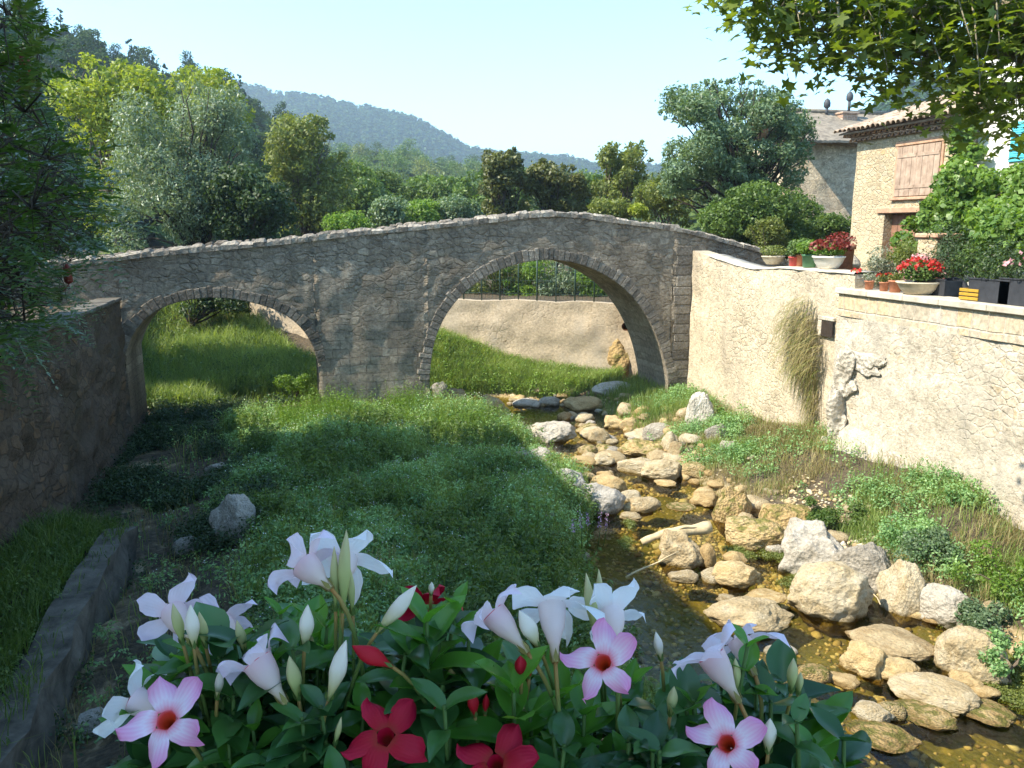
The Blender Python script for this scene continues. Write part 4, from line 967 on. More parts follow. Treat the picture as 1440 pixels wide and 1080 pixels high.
for k in range(3): 
    for dx in (-.2, .18): mb.box((p[0] + dx, p[1] - .22, p[2] + .015 + k * .075), (p[0] + dx + .02, p[1] + .22, p[2] + .07 + k * .075), .004)
    for dyy in (-.22, .2): mb.box((p[0] - .179, p[1] + dyy, p[2] + .015 + k * .075), (p[0] + .179, p[1] + dyy + .02, p[2] + .07 + k * .075), .004)
mb.box((p[0] - .178, p[1] - .198, p[2]), (p[0] + .178, p[1] + .198, p[2] + .014)); part('slats', mb, MAT['yellowcrate'], cr, smooth=False)
def planter(u, X, lx, ly, h, label, leaf, plant, flower=None):
    p = np.array([X, atX(u, 405, X)[1], ZN]); t_ = thing('planter', label, 'planter', p); mb = MB(); rng = np.random.default_rng(int(u))
    for (a, b) in (((-lx, -ly), (-lx + .03, ly)), ((lx - .03, -ly), (lx, ly)), ((-lx + .031, -ly), (lx - .031, -ly + .03)), ((-lx + .031, ly - .03), (lx - .031, ly))): mb.box((p[0] + a[0], p[1] + a[1], p[2]), (p[0] + b[0], p[1] + b[1], p[2] + h), .006)
    mb.box((p[0] - lx - .015, p[1] - ly - .015, p[2] + h + .002), (p[0] - lx + .03, p[1] + ly + .015, p[2] + h + .03), .005)
    part('box', mb, MAT['greyplanter'], t_, smooth=False); part('soil', MB().box((p[0] - lx + .032, p[1] - ly + .032, p[2] + .02), (p[0] + lx - .032, p[1] + ly - .032, p[2] + h - .04)), MAT['soil'], t_, smooth=False)
    rr, ph, n, L, W = plant; mb = MB(); bushy(mb, p + np.array([0, 0, h + ph * .45]), np.array([rr, rr * 1.3, ph * .6]), n, L, W, rng); part('foliage', mb, leaf, t_)
    if flower:
        mb = MB(); d = rand_unit(40, rng); d[:, 2] = abs(d[:, 2]); q = p + np.array([0, 0, h + ph * .45]) + d * np.array([rr, rr * 1.3, ph * .6]); leafcloud(mb, q, rand_unit(40, rng), .09, .08, rng); part('blossom', mb, flower, t_)
planter(1402, 12.32, .2, .45, .40, 'dark grey planter box with a fine leaved shrub beside the yellow crate', MAT['dark'], (.40, .8, 900, .07, .03))
planter(1452, 12.32, .2, .5, .44, 'dark planter box with pink flowers next to the fine leaved shrub planter', MAT['dark'], (.40, .5, 700, .07, .035), MAT['pinkbloom'])
planter(1318, 12.62, .22, .42, .30, 'long low grey trough between the stone bowl and the tyre', MAT['dark'], (.42, .7, 900, .06, .03))
# stone gate pier and a heap of pale stone by the house
sp = thing('gate_pier', 'squat pale stone pier under the climbing vine', 'pier', (14.6, atX(1318, 340, 14.6)[1], 4.35)); p = np.array(sp.location)
part('shaft', MB().box((p[0] - .3, p[1] - .3, 4.3), (p[0] + .3, p[1] + .3, 5.75), .03), MAT['housewall'], sp, smooth=False); part('cap', MB().box((p[0] - .36, p[1] - .36, 5.753), (p[0] + .36, p[1] + .36, 5.87), .03), MAT['lintel'], sp, smooth=False)
p = atX(1180, 344, 15.5); V, Fc = lump(np.array([15.5, p[1], 4.85]), (.5, .8, .55), 31, 4, .2, 1.0)
tag(part('stone_block', MB().add(V, Fc), MAT['rockwhite'], None, loc=(15.5, p[1], 4.5)), 'large pale rough stone block beside the house corner', 'rock')
# ------------------------------------------------------------------ trees
def branchy(mb, base, tips, r0, rng, bend=.12, split=.45):
    base = np.asarray(base, float); tips = np.asarray(tips, float); top = tips.mean(0)
    fork = base + (top - base) * split; fork[:2] = base[:2] * .7 + fork[:2] * .3 + rng.normal(0, .1, 2)
    n = 9; t = np.linspace(0, 1, n)[:, None]; tr = base * (1 - t) + fork * t; tr[1:-1] += rng.normal(0, r0 * .25, (n - 2, 3)) * np.array([1, 1, .2])
    rad = np.linspace(r0, r0 * .62, n); rad[0] *= 1.35; mb.tube(tr, rad, 10)
    for q in tips:
        k = rng.uniform(.45, 1.0); a = base * (1 - k) + fork * k; L_ = np.linalg.norm(q - a); m_ = 6; t2 = np.linspace(0, 1, m_)[:, None]
        c = a * (1 - t2) + q * t2; c[:, 2] += np.sin(t2[:, 0] * PI) * L_ * bend; c[1:-1] += rng.normal(0, L_ * .03, (m_ - 2, 3))
        mb.tube(c, np.linspace(r0 * rng.uniform(.3, .45), r0 * .05, m_), 6)
def clump_leaves(mb, cen, rad, dens, L, asp, rng, up=.25, squash=.8, shell=.45, droop=0.0, nmax=60000):
    cen = np.asarray(cen); rad = np.asarray(rad); w_ = rad ** 2; n = np.maximum(20, (dens * w_ / w_.sum()).astype(int)); idx = np.repeat(np.arange(len(cen)), n); N_ = len(idx)
    d = rand_unit(N_, rng); rr = rng.uniform(shell ** 3, 1.0, N_) ** (1 / 3) * (1 + .22 * noise3(d * 3.1 + cen[idx] * 1.7)); rr *= np.where(rng.uniform(size=N_) < .07, rng.uniform(1, 1.3, N_), 1)
    P = cen[idx] + d * (rad[idx] * rr)[:, None] * np.array([1, 1, squash]); P[:, 2] -= droop * rad[idx] * rng.uniform(0, 1, N_) ** 2
    keep = noise3(P * (2.4 / np.median(rad)) + 5) > -.42; P, d, N_ = P[keep], d[keep], int(keep.sum())
    Nn = d * .55 + rand_unit(N_, rng) * .75 + np.array([0, 0, up]); T = None
    if droop: T = rand_unit(N_, rng) * .5 + np.array([0, 0, -1.0]) * min(1, droop)
    Lv = L * rng.uniform(.6, 1.35, N_); leafcloud(mb, P, Nn, Lv, Lv * asp, rng, T=T)
def px_tree(name, label, cat, poly, Y, base_uv, leaf, bark='bark', n=26, rr=(.5, 1.0), dens=16000, L=.17, asp=.5, thick=1.6, r0=.16, seed=1, group=None, up=.25, droop=0., base_z=None, inner=1, squash=.85, shell=.45):
    """a tree whose crown fills the outline poly when seen from the photograph, with real depth round distance Y"""
    rng = np.random.default_rng(seed); s = Y / F * 1.03
    uv = sample_poly(poly, n, rng); rads = rng.uniform(*rr, n); ctr = np.mean(np.array(poly), 0)
    uv = uv + (ctr - uv) * np.minimum(.5, (rads / s * .5 / (np.linalg.norm(uv - ctr, axis=1) + 1)))[:, None]
    half = np.array(poly).max(0)[0] - ctr[0]
    edge = np.clip(np.linalg.norm((uv - ctr) / half, axis=1), 0, 1); dy = rng.uniform(-1, 1, n) * thick * np.sqrt(1 - edge ** 2 * .85)
    cen = np.array([atY(a, b, Y + d) for (a, b), d in zip(uv, dy)])
    bp = atY(base_uv[0], base_uv[1], Y); bz_ = base_z if base_z is not None else float(ground_h(np.array([bp[0]]), np.array([Y]))[0]); bp = np.array([bp[0], Y, bz_])
    pa = np.array(poly, float); pb_ = np.roll(pa, -1, 0); ne = n // 2 + 4; kk = rng.integers(0, len(pa), ne); tt = rng.uniform(0, 1, (ne, 1)); eu = pa[kk] * (1 - tt) + pb_[kk] * tt; eu = eu + (ctr - eu) * rng.uniform(.0, .10, (ne, 1))
    cen = np.concatenate([cen, [atY(a, b, Y + d) for (a, b), d in zip(eu, rng.uniform(-.5, .5, ne) * thick)]]); rads = np.concatenate([rads, rng.uniform(.35, .6, ne) * rr[0]])
    t_ = thing(name, label, cat, bp, group); mb = MB(); tip = cen[rng.permutation(len(cen))[:max(6, n)]]
    branchy(mb, bp - np.array([0, 0, .2]), tip, r0, rng); part('trunk', mb, MAT[bark], t_)
    mb = MB(); clump_leaves(mb, cen, rads, dens, L, asp, rng, up, squash, shell, droop); part('crown', mb, MAT[leaf], t_); return t_
T = px_tree
T('poplar_tree', 'tall yellow green poplar behind the silvery willow', 'tree', [(82, 100), (110, 84), (150, 90), (185, 88), (215, 105), (240, 120), (235, 200), (210, 300), (150, 345), (120, 300), (130, 220), (95, 180), (78, 130)], 47, (170, 400), 'yellow', n=30, rr=(.9, 1.5), dens=20000, L=.24, thick=2, r0=.25, seed=21)
T('poplar_tree', 'second yellow green poplar showing above the top of the silvery willow', 'tree', [(240, 108), (275, 96), (310, 104), (335, 125), (350, 160), (330, 220), (270, 230), (240, 170)], 49, (300, 400), 'yellow', n=22, rr=(.8, 1.3), dens=14000, L=.24, thick=2, r0=.22, seed=22)
T('willow_tree', 'big silvery green willow beside the far bank above the small arch', 'tree', [(160, 150), (190, 125), (240, 115), (290, 112), (330, 130), (352, 180), (345, 240), (335, 290), (300, 310), (280, 350), (215, 365), (165, 362), (155, 300), (180, 260), (158, 210)], 38, (285, 420), 'silver', bark='barkdark', n=54, rr=(.55, 1.05), dens=44000, L=.17, asp=.34, thick=2.4, r0=.24, seed=23, droop=.35)
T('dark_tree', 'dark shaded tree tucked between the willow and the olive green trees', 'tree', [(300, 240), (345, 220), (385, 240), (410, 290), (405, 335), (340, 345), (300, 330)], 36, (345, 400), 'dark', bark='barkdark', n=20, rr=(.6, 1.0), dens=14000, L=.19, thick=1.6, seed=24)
T('alder_tree', 'olive green tree with a ragged pointed top next to the dark tree', 'tree', [(372, 190), (400, 165), (425, 155), (455, 170), (470, 200), (492, 235), (488, 300), (470, 325), (400, 330), (385, 280), (375, 240)], 44, (430, 400), 'olive', n=34, rr=(.6, 1.1), dens=22000, L=.20, thick=1.8, r0=.17, seed=25)
T('shrub', 'small bright yellow green bush showing just over the bridge parapet', 'shrub', [(446, 322), (460, 308), (485, 305), (515, 312), (530, 326), (480, 336)], 33, (488, 370), 'fresh', n=14, rr=(.35, .6), dens=7000, L=.12, thick=.9, r0=.06, seed=26)
T('lime_tree', 'mid green tree with rounded clumps behind the bright bush', 'tree', [(488, 230), (515, 245), (535, 265), (545, 300), (530, 318), (495, 320), (485, 290)], 50, (510, 400), 'mid', n=20, rr=(.7, 1.2), dens=11000, L=.24, thick=1.8, seed=27)
T('round_tree', 'round topped green tree in the valley above the low thicket', 'tree', [(565, 262), (590, 248), (615, 252), (628, 275), (618, 305), (575, 308)], 62, (595, 400), 'mid', n=18, rr=(.8, 1.4), dens=10000, L=.28, thick=2, seed=28)
for k, (poly, lf, lab) in enumerate([
    ([(520, 300), (535, 278), (560, 280), (580, 295), (570, 325), (525, 325)], 'bluegreen', 'pale feathery thicket shrub behind the parapet, nearest the lime tree'),
    ([(560, 295), (590, 285), (615, 290), (625, 318), (575, 322)], 'fresh', 'light green thicket shrub in the middle of the row behind the parapet'),
    ([(605, 290), (640, 275), (670, 288), (682, 312), (620, 318)], 'bluegreen', 'grey green thicket shrub beside the bronzed tree')]):
    T('shrub', lab, 'shrub', poly, 40 + k, (np.mean(np.array(poly)[:, 0]), 380), lf, n=16, rr=(.45, .8), dens=9000, L=.16, thick=1.2, r0=.07, seed=30 + k, group='thicket behind the bridge')
T('oak_tree', 'bronze tinged dark tree with two pointed tops over the bridge', 'tree', [(668, 240), (680, 218), (697, 203), (708, 225), (722, 204), (735, 225), (738, 290), (735, 306), (690, 312), (678, 280)], 37, (705, 400), 'brownleaf', bark='barkdark', n=34, rr=(.28, .55), dens=9000, L=.19, thick=1.2, seed=35)
T('oak_tree', 'bushy bronzed tree to the side of the two pointed tops', 'tree', [(735, 250), (760, 225), (785, 230), (810, 235), (830, 260), (828, 298), (740, 304)], 38, (780, 400), 'brownleaf', bark='barkdark', n=30, rr=(.32, .62), dens=9500, L=.19, thick=1.4, seed=36)
T('walnut_tree', 'olive tree with bare grey twigs poking out of its top', 'tree', [(832, 250), (852, 200), (880, 205), (905, 195), (915, 225), (905, 270), (890, 300), (835, 300)], 38, (870, 400), 'olive', n=30, rr=(.3, .62), dens=8500, L=.18, thick=1.4, seed=37)
T('shrub', 'bright lime yellow shrub at the crown of the bridge', 'shrub', [(882, 300), (890, 288), (905, 288), (912, 306)], 30, (897, 360), 'yellow', n=8, rr=(.2, .36), dens=2600, L=.12, thick=.5, r0=.04, seed=38)
T('shrub', 'low olive thicket above the parapet under the walnut', 'shrub', [(828, 290), (860, 280), (885, 285), (890, 306), (830, 304)], 31, (858, 360), 'olive', n=12, rr=(.3, .5), dens=6000, L=.12, thick=.7, r0=.05, seed=39)
T('shrub', 'loose pale green bush between the walnut and the big elm', 'shrub', [(895, 270), (915, 245), (945, 240), (985, 260), (990, 315), (940, 318), (905, 310)], 33, (945, 380), 'olive', n=24, rr=(.4, .75), dens=13000, L=.14, thick=1.2, r0=.08, seed=40)
T('elm_tree', 'big blue green elm rising over the end of the bridge', 'tree', [(925, 165), (935, 135), (965, 118), (1000, 112), (1035, 108), (1075, 118), (1110, 128), (1145, 160), (1155, 200), (1140, 250), (1100, 285), (1000, 295), (940, 300), (930, 250), (940, 200)], 29, (1040, 390), 'bluegreen', bark='barkdark', n=100, rr=(.26, .68), dens=46000, L=.15, asp=.45, thick=2.2, r0=.2, seed=41, base_z=4.3)
T('laurel_bush', 'rounded dense dark green bush behind the flower pots', 'bush', [(985, 312), (1005, 285), (1040, 262), (1080, 258), (1120, 270), (1155, 292), (1166, 325), (1150, 355), (1080, 372), (1020, 340)], 25.6, (1085, 385), 'mid', bark='barkdark', n=95, rr=(.35, .6), dens=62000, L=.11, asp=.55, thick=1.3, r0=.1, seed=42, base_z=4.35, shell=.7)
T('shrub', 'yellowing shrub spilling in front of the rounded bush', 'shrub', [(1050, 320), (1080, 305), (1105, 320), (1115, 350), (1090, 372), (1060, 362)], 23.6, (1085, 385), 'olive', n=16, rr=(.25, .42), dens=7000, L=.09, thick=.6, r0=.05, seed=43, base_z=4.35)
T('shrub', 'leafy green shrub between the bush and the stone house', 'shrub', [(1150, 310), (1175, 300), (1195, 312), (1192, 345), (1160, 350)], 25, (1175, 385), 'mid', n=14, rr=(.3, .5), dens=6000, L=.11, thick=.7, r0=.05, seed=44, base_z=4.35)
T('tall_shrub', 'dark tangle of ivy and scrub on the bank seen under the small arch', 'shrub', [(250, 402), (300, 395), (360, 400), (352, 440), (335, 432), (290, 424), (262, 450), (255, 440)], 34, (262, 462), 'dark', bark='barkdark', n=22, rr=(.3, .6), dens=9000, L=.13, thick=1.0, r0=.12, seed=45)
for k, (poly, Y, lf, lab) in enumerate([([(640, 270), (660, 245), (700, 238), (745, 242), (770, 262), (765, 308), (645, 308)], 52, 'mid', 'broad green tree closing the gap behind the two pointed tops'), ([(760, 262), (800, 245), (845, 248), (870, 268), (865, 306), (765, 306)], 54, 'mid', 'green tree filling the background behind the bushy bronzed tree'), ([(455, 262), (480, 240), (520, 236), (560, 250), (575, 285), (560, 318), (465, 318)], 58, 'oak', 'dense green tree behind the row of thicket shrubs'), ([(585, 275), (610, 255), (650, 252), (672, 272), (665, 310), (592, 310)], 60, 'mid', 'soft green tree between the round topped tree and the pointed tops')]):
    T('wood_tree', lab, 'tree', poly, Y, (np.mean(np.array(poly)[:, 0]), 400), lf, n=26, rr=(.7, 1.3), dens=12000, L=.26, thick=2, seed=140 + k)
# bare twigs of the walnut
rng = np.random.default_rng(5)
# reeds and bushes behind the upstream fence
for k, (u, Y, lab, lf) in enumerate([(655, 33.5, 'pale willow bush behind the fence, at its far end', 'silver'), (700, 32.5, 'yellowish bush behind the fence next to the pale willow bush', 'olive'), (745, 32.0, 'tall reedy green bush in the middle behind the wire fence', 'fresh'), (795, 31.3, 'dense grey green bush behind the fence under the crown of the arch', 'silver'), (845, 30.8, 'mid green bush behind the fence nearest the drain pipe', 'fresh')]):
    T('fence_bush', lab, 'bush', [(u - 34, 428), (u - 36, 385), (u - 20, 350), (u + 12, 342), (u + 34, 360), (u + 36, 428)], Y, (u, 432), lf, n=20, rr=(.3, .6), dens=6500, L=.15, asp=.3, thick=.9, r0=.05, seed=50 + k, base_z=3.25, group='bushes behind the wire fence')
# ------------------------------------------------------------------ hill trees: a few kinds, copied
def hill_tree(name, label, leaf, h, w_, conifer, seed, nl=2600):
    rng = np.random.default_rng(seed); t_ = thing(name, label, 'tree', (0, 0, -500)); b = np.array([0, 0, -500.0])
    part('trunk', MB().tube([b, b + (0, 0, h * .5), b + (0, 0, h * .9)], [h * .02, h * .014, h * .004], 6), MAT['barkdark'], t_)
    n = 44; z = np.sort(rng.uniform(.2, 1, n))
    if conifer: rad = w_ * (1.08 - z) * rng.uniform(.6, 1.0, n) + .25
    else: rad = w_ * np.sqrt(np.clip(1 - ((z - .58) / .46) ** 2, .05, 1)) * rng.uniform(.4, 1, n)
    a = rng.uniform(0, 2 * PI, n); cen = b + np.stack([np.cos(a) * rad * .75, np.sin(a) * rad * .75, z * h], 1); cr_ = np.full(n, w_ * .36) * rng.uniform(.7, 1.3, n) * (np.clip(1.15 - z, .25, 1) if conifer else 1)
    mb = MB(); clump_leaves(mb, cen, cr_, nl, .5, .5, rng, .3, .7 if conifer else .85, .3); part('crown', mb, MAT[leaf], t_); return t_
KIN = [hill_tree('pine_tree', 'dark pine on the wooded hillside', 'pine', 11, 2.6, True, 1), hill_tree('pine_tree', 'dark pine on the wooded hillside', 'pine', 9, 2.9, True, 2), hill_tree('pine_tree', 'dark pine on the wooded hillside', 'pine', 12, 2.7, False, 3),
       hill_tree('hill_oak', 'green leafy oak on the wooded hillside', 'oak', 8.5, 3.2, False, 4), hill_tree('hill_oak', 'green leafy oak on the wooded hillside', 'oak', 7.5, 3.0, False, 5)]
used = set()
def plant(kind_i, P, sc, rz):
    src = KIN[kind_i]; lab = None; grp = 'pines on the wooded hill' if kind_i < 3 else 'oaks on the wooded hill'
    if kind_i not in used:
        used.add(kind_i); src.location = [float(c) for c in P]; src.rotation_euler = (0, 0, rz); src.scale = (sc,) * 3; src['group'] = grp; return src
    return dup(src, P, rz, sc, group=grp)
rng = np.random.default_rng(77)
HW = HILLS['wooded_hill']; cnt = 0; pts = []
for t_ in range(6000):
    i = rng.integers(0, HW.shape[0]); j = int(HW.shape[1] * (1 - rng.uniform() ** 1.3 * .95)) if t_ > 520 else HW.shape[1] - 1 - rng.integers(0, 2); j = min(j, HW.shape[1] - 1)
    P = HW[i, j]; u, v = px(P)
    if not (-40 < u < 520) or v > 330: continue
    if pts and min(np.hypot(P[0] - q[0], P[1] - q[1]) for q in pts) < (1.9 if t_ <= 520 else 4.2): continue
    pts.append(P); k = int(rng.integers(0, 3)) if (rng.uniform() < .7) else int(rng.integers(3, 5))
    plant(k, P - np.array([0, 0, .4]), rng.uniform(.55, 1.0), rng.uniform(0, 6.28)); cnt += 1
    if cnt >= 290: break
# valley floor wood, individually standing rounded trees
VS = HILLS['valley_slope']; cnt2 = 0; pts = []
KV = [hill_tree('valley_tree', 'rounded green tree in the wooded valley beyond the bridge', lf, h, w_, False, sd, 2400) for lf, h, w_, sd in (('oak', 11, 4.4, 11), ('mid', 12, 4.8, 12), ('olive', 10, 4.2, 13))]
usedv = set()
for t_ in range(3000):
    i = rng.integers(0, VS.shape[0]); j = VS.shape[1] - 1 - int(rng.uniform() ** 1.2 * VS.shape[1] * .9); P = VS[i, j]; u, v = px(P)
    if not (330 < u < 1000): continue
    if pts and min(np.hypot(P[0] - q[0], P[1] - q[1]) for q in pts) < 7.0: continue
    pts.append(P); k = int(rng.integers(0, 3)); P = P - np.array([0, 0, .6]); sc = rng.uniform(.6, 1.05); rz = rng.uniform(0, 6.28)
    if k not in usedv: usedv.add(k); o = KV[k]; o.location = [float(c) for c in P]; o.scale = (sc,) * 3; o.rotation_euler = (0, 0, rz); o['group'] = 'trees in the wooded valley'
    else: dup(KV[k], P, rz, sc, group='trees in the wooded valley')
    cnt2 += 1
    if cnt2 >= 150: break
# far forest: one mass per hill
def far_forest(name, P, n, size, leafmat, seed, upper=.0):
    rng = np.random.default_rng(seed); nu, nv = P.shape[:2]
    i = rng.uniform(0, nu - 1.001, n); j = (nv - 1.001) * (1 - (1 - upper) * rng.uniform(0, 1, n) ** 1.15); i0, j0 = i.astype(int), j.astype(int); fi, fj = (i - i0)[:, None], (j - j0)[:, None]
    Q = P[i0, j0] * (1 - fi) * (1 - fj) + P[i0 + 1, j0] * fi * (1 - fj) + P[i0, j0 + 1] * (1 - fi) * fj + P[i0 + 1, j0 + 1] * fi * fj
    s = size * rng.uniform(.6, 1.4, n); m_ = 14; d = rand_unit(n * m_, rng); d[:, 2] = np.abs(d[:, 2]) * 1.5; C = np.repeat(Q, m_, 0) + d * np.repeat(s, m_)[:, None] * np.array([.55, .55, .75]); mb = MB()
    leafcloud(mb, C, d + rand_unit(n * m_, rng) * .5, np.repeat(s, m_) * .75, np.repeat(s, m_) * .6, rng); kind(part(name, mb, leafmat), 'stuff')
far_forest('ridge_forest', HILLS['distant_ridge'], 14000, 4.6, MAT['pine'], 1, .1)
far_forest('eastern_forest', HILLS['eastern_hill'], 2200, 5.0, MAT['pine'], 2, .1)
far_forest('valley_forest', HILLS['valley_slope'], 3400, 4.2, MAT['oak'], 3, .0)
far_forest('hillside_forest', HILLS['wooded_hill'], 3000, 3.2, MAT['pine'], 4, .05)
# ------------------------------------------------------------------ sumacs on the left quay
def pinnate(mb, base, d, L, rng, pairs=11, ll=.135, lw=.040):
    """compound leaf: drooping rachis with paired leaflets"""
    d = unit(np.asarray(d, float)); t = np.linspace(0, 1, pairs + 1)[1:]; side = unit(np.cross(d, [0, 0, 1.0])); upv = np.cross(side, d)
    droop = rng.uniform(.25, .6)
    P = base + d * (t * L)[:, None] + np.array([0, 0, -1.0]) * (droop * L * t ** 2)[:, None]; dirs = unit(d + np.array([0, 0, -1.0]) * (2 * droop * t)[:, None])
    sz = ll * np.sin(PI * (.2 + .75 * t)) * rng.uniform(.9, 1.1)
    for sg in (-1, 1):
        Td = unit(side * sg * .85 + dirs * .5 + np.array([0, 0, -.28])); leafcloud(mb, P + Td * (sz * .5)[:, None], unit(upv + np.array([0, 0, .4])) + rng.normal(0, .18, (pairs, 3)), sz, lw * sz / ll, rng, .12, T=Td)
    return P
def sumac(label, base, poly, D, n, seed, L=(.4, .62), cones=()):
    rng = np.random.default_rng(seed); base = np.array(base, float); t_ = thing('sumac_tree', label, 'tree', base); uv = sample_poly(poly, n, rng); dep = rng.uniform(D[0], D[1], n)
    C = np.array([atD(a, b, z) for (a, b), z in zip(uv, dep)]); tb_ = MB(); lf = MB()
    hubs = C[rng.permutation(n)[:max(5, n // 6)]]; branchy(tb_, base, hubs, .12, rng, .08, .5)
    ctr = hubs.mean(0) + np.array([-1.0, 0, -.3])
    for c in C:
        h = hubs[np.argmin(np.linalg.norm(hubs - c, axis=1))]; d = unit(c - h + rng.normal(0, .35, 3) + unit(c - ctr) * .5 + np.array([.15, -.1, .12])); pinnate(lf, c, d, rng.uniform(*L), rng)
        if np.linalg.norm(c - h) > .05: tb_.tube([h, (h + c) / 2 + rng.normal(0, .08, 3) + (0, 0, .08), c], [.010, .007, .003], 5)
    part('trunk', tb_, MAT['barkdark'], t_); part('foliage', lf, MAT['sumac'], t_)
    for (u, v, z, hpx) in cones:
        p = atD(u, v, z); h = hpx * z / F; mb = MB(); mb.lathe([(.001, -h * .5), (h * .17, -h * .38), (h * .2, -h * .1), (h * .15, h * .25), (h * .05, h * .45), (.001, h * .5)], p, 12, wob=lambda P: .25 * noise3(P * 90)); 
        q = rand_unit(160, rng) * np.array([h * .18, h * .18, h * .45]); leafcloud(mb, p + q, q + 1e-4, .018, .014, rng); mb.tube([p - (0, 0, h * .5), p - (.08, .05, h * .8)], .008, 5); part('seed_cone', mb, MAT['darkred'], t_)
sumac('sumac tree with a dark red seed cone leaning over the water', (-5.0, 7.6, 4.1), [(-70, -40), (20, -30), (48, 60), (60, 150), (95, 205), (128, 262), (150, 300), (120, 335), (95, 372), (60, 440), (30, 480), (-70, 500)], (6.5, 9.2), 330, 61, cones=[(35, 87, 7.6, 36)])
sumac('second sumac drooping over the quay wall beside the bridge end', (-5.4, 15.0, 4.1), [(-40, 150), (60, 170), (110, 215), (140, 255), (160, 310), (140, 350), (105, 375), (100, 420), (70, 470), (20, 530), (-40, 540)], (11.5, 16.5), 420, 62, L=(.5, .8), cones=[(95, 385, 14, 30)])
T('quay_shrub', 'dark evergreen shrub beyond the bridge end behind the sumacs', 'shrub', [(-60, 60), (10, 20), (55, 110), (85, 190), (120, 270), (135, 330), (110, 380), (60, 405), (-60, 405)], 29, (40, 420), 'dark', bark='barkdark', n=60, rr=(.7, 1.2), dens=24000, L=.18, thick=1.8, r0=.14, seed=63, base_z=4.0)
def topleft():
    rng = np.random.default_rng(64); t_ = thing('hanging_branch', 'leafy branch tip hanging into the top corner of the sky', 'branch', (-6.0, 4.8, 11.0)); tb_, lf = MB(), MB(); C = [atD(u, v, 7.0) for u, v in [(2, 2), (20, 6), (35, -2), (48, 4), (10, 14), (-10, 20), (-14, -4)]]
    for c in C: pinnate(lf, np.array(c), unit(np.array([.8, .1, -.1]) + rng.normal(0, .3, 3)), .32, rng, 8, .09, .03); tb_.tube([(-6.0, 4.8, 11.0), (-4, 5.6, 9.6), c], [.05, .02, .004], 6)
    part('twig', tb_, MAT['barkdark'], t_); part('foliage', lf, MAT['sumac'], t_)
# ------------------------------------------------------------------ plane tree overhanging from the right
def plane_leaf_cloud(mb, C, Nn, size, rng):
    ang = np.radians([-90, -50, -28, 4, 26, 58, 90, 122, 154, 176, 208, 230]); rad = np.array([.16, .34, .48, .26, .62, .32, .72, .32, .62, .26, .48, .34])
    n = len(C); Nn = unit(Nn); Tn = rng.normal(size=(n, 3)); Tn = unit(Tn - Nn * np.sum(Tn * Nn, -1, keepdims=True)); B = np.cross(Nn, Tn); s = np.broadcast_to(size, (n,))[:, None, None]
    V = C[:, None] + s * (np.cos(ang) * rad)[None, :, None] * Tn[:, None] + s * (np.sin(ang) * rad)[None, :, None] * B[:, None] - s * (.18 * rad ** 2)[None, :, None] * Nn[:, None]
    V = np.concatenate([C[:, None], V], 1); k = len(ang); f = np.array([[0, 1 + j, 1 + (j + 1) % k] for j in range(k)]); mb.add(V.reshape(-1, 3), (np.arange(n)[:, None, None] * (k + 1) + f[None]).reshape(-1, 3))
rng = np.random.default_rng(70); pb = np.array([13.2, 4.6, 4.35]); pt = thing('plane_tree', 'plane tree on the terrace with leafy boughs hanging over the stream', 'tree', pb)
tb_ = MB(); tb_.tube([pb - (0, 0, .3), pb + (0, .05, 1.5), pb + (-.1, .15, 3.0), pb + (-.3, .2, 4.4)], [.52, .42, .38, .34], 14)
lf = MB(); fork = pb + np.array([-.3, .2, 4.2])
poly = [(990, -60), (1000, 10), (1030, 22), (1045, 55), (1075, 92), (1100, 70), (1120, 95), (1150, 105), (1160, 128), (1190, 92), (1225, 105), (1245, 118), (1262, 142), (1280, 95), (1300, 105), (1330, 130), (1350, 172), (1385, 178), (1410, 195), (1440, 170), (1500, 200), (1520, -60)]
uv = sample_poly(poly, 270, rng); dep = rng.uniform(8.0, 10.0, len(uv)); C = np.array([atD(a, b, z) for (a, b), z in zip(uv, dep)])
limbs = [np.array([fork, atD(1490, 60, 8.8), atD(1432, 22, 8.9), atD(1360, 10, 9.0), atD(1240, 20, 9.1), atD(1110, 20, 9.2)]), np.array([fork, atD(1510, 90, 9.2), atD(1420, 70, 9.3), atD(1330, 70, 9.4), atD(1230, 78, 9.5)]), np.array([fork, atD(1500, 130, 9.4), atD(1400, 125, 9.6), atD(1340, 120, 9.8)]), np.array([fork, atD(1510, -40, 8.3), atD(1380, -40, 8.4), atD(1200, -30, 8.6), atD(1040, -20, 8.8)])]
nodes = []
for k, lm in enumerate(limbs):
    t = np.linspace(0, 1, 20); tt = np.linspace(0, 1, len(lm)); c = np.stack([np.interp(t, tt, lm[:, a]) for a in range(3)], 1)
    c[1:-1] = (c[:-2] + c[1:-1] * 2 + c[2:]) / 4; tb_.tube(c, np.linspace(.20 if k else .30, .02, 20) , 9); nodes.append(c[5:])
nodes = np.concatenate(nodes)
for c in C:
    h = nodes[np.argmin(np.linalg.norm(nodes - c, axis=1) + rng.uniform(0, .5, len(nodes)))]
    tb_.tube([h, (h + c) / 2 + np.array([0, 0, .12]), c], [.016, .010, .004], 5); m_ = 18; cc = c + rng.normal(0, 1, (m_, 3)) * np.array([.24, .24, .19]); plane_leaf_cloud(lf, cc, rng.normal(0, .45, (m_, 3)) + np.array([-.1, 0, .9]), rng.uniform(.10, .19, m_), rng)
part('trunk', tb_, MAT['barkpale'], pt); part('crown', lf, MAT['plane'], pt)
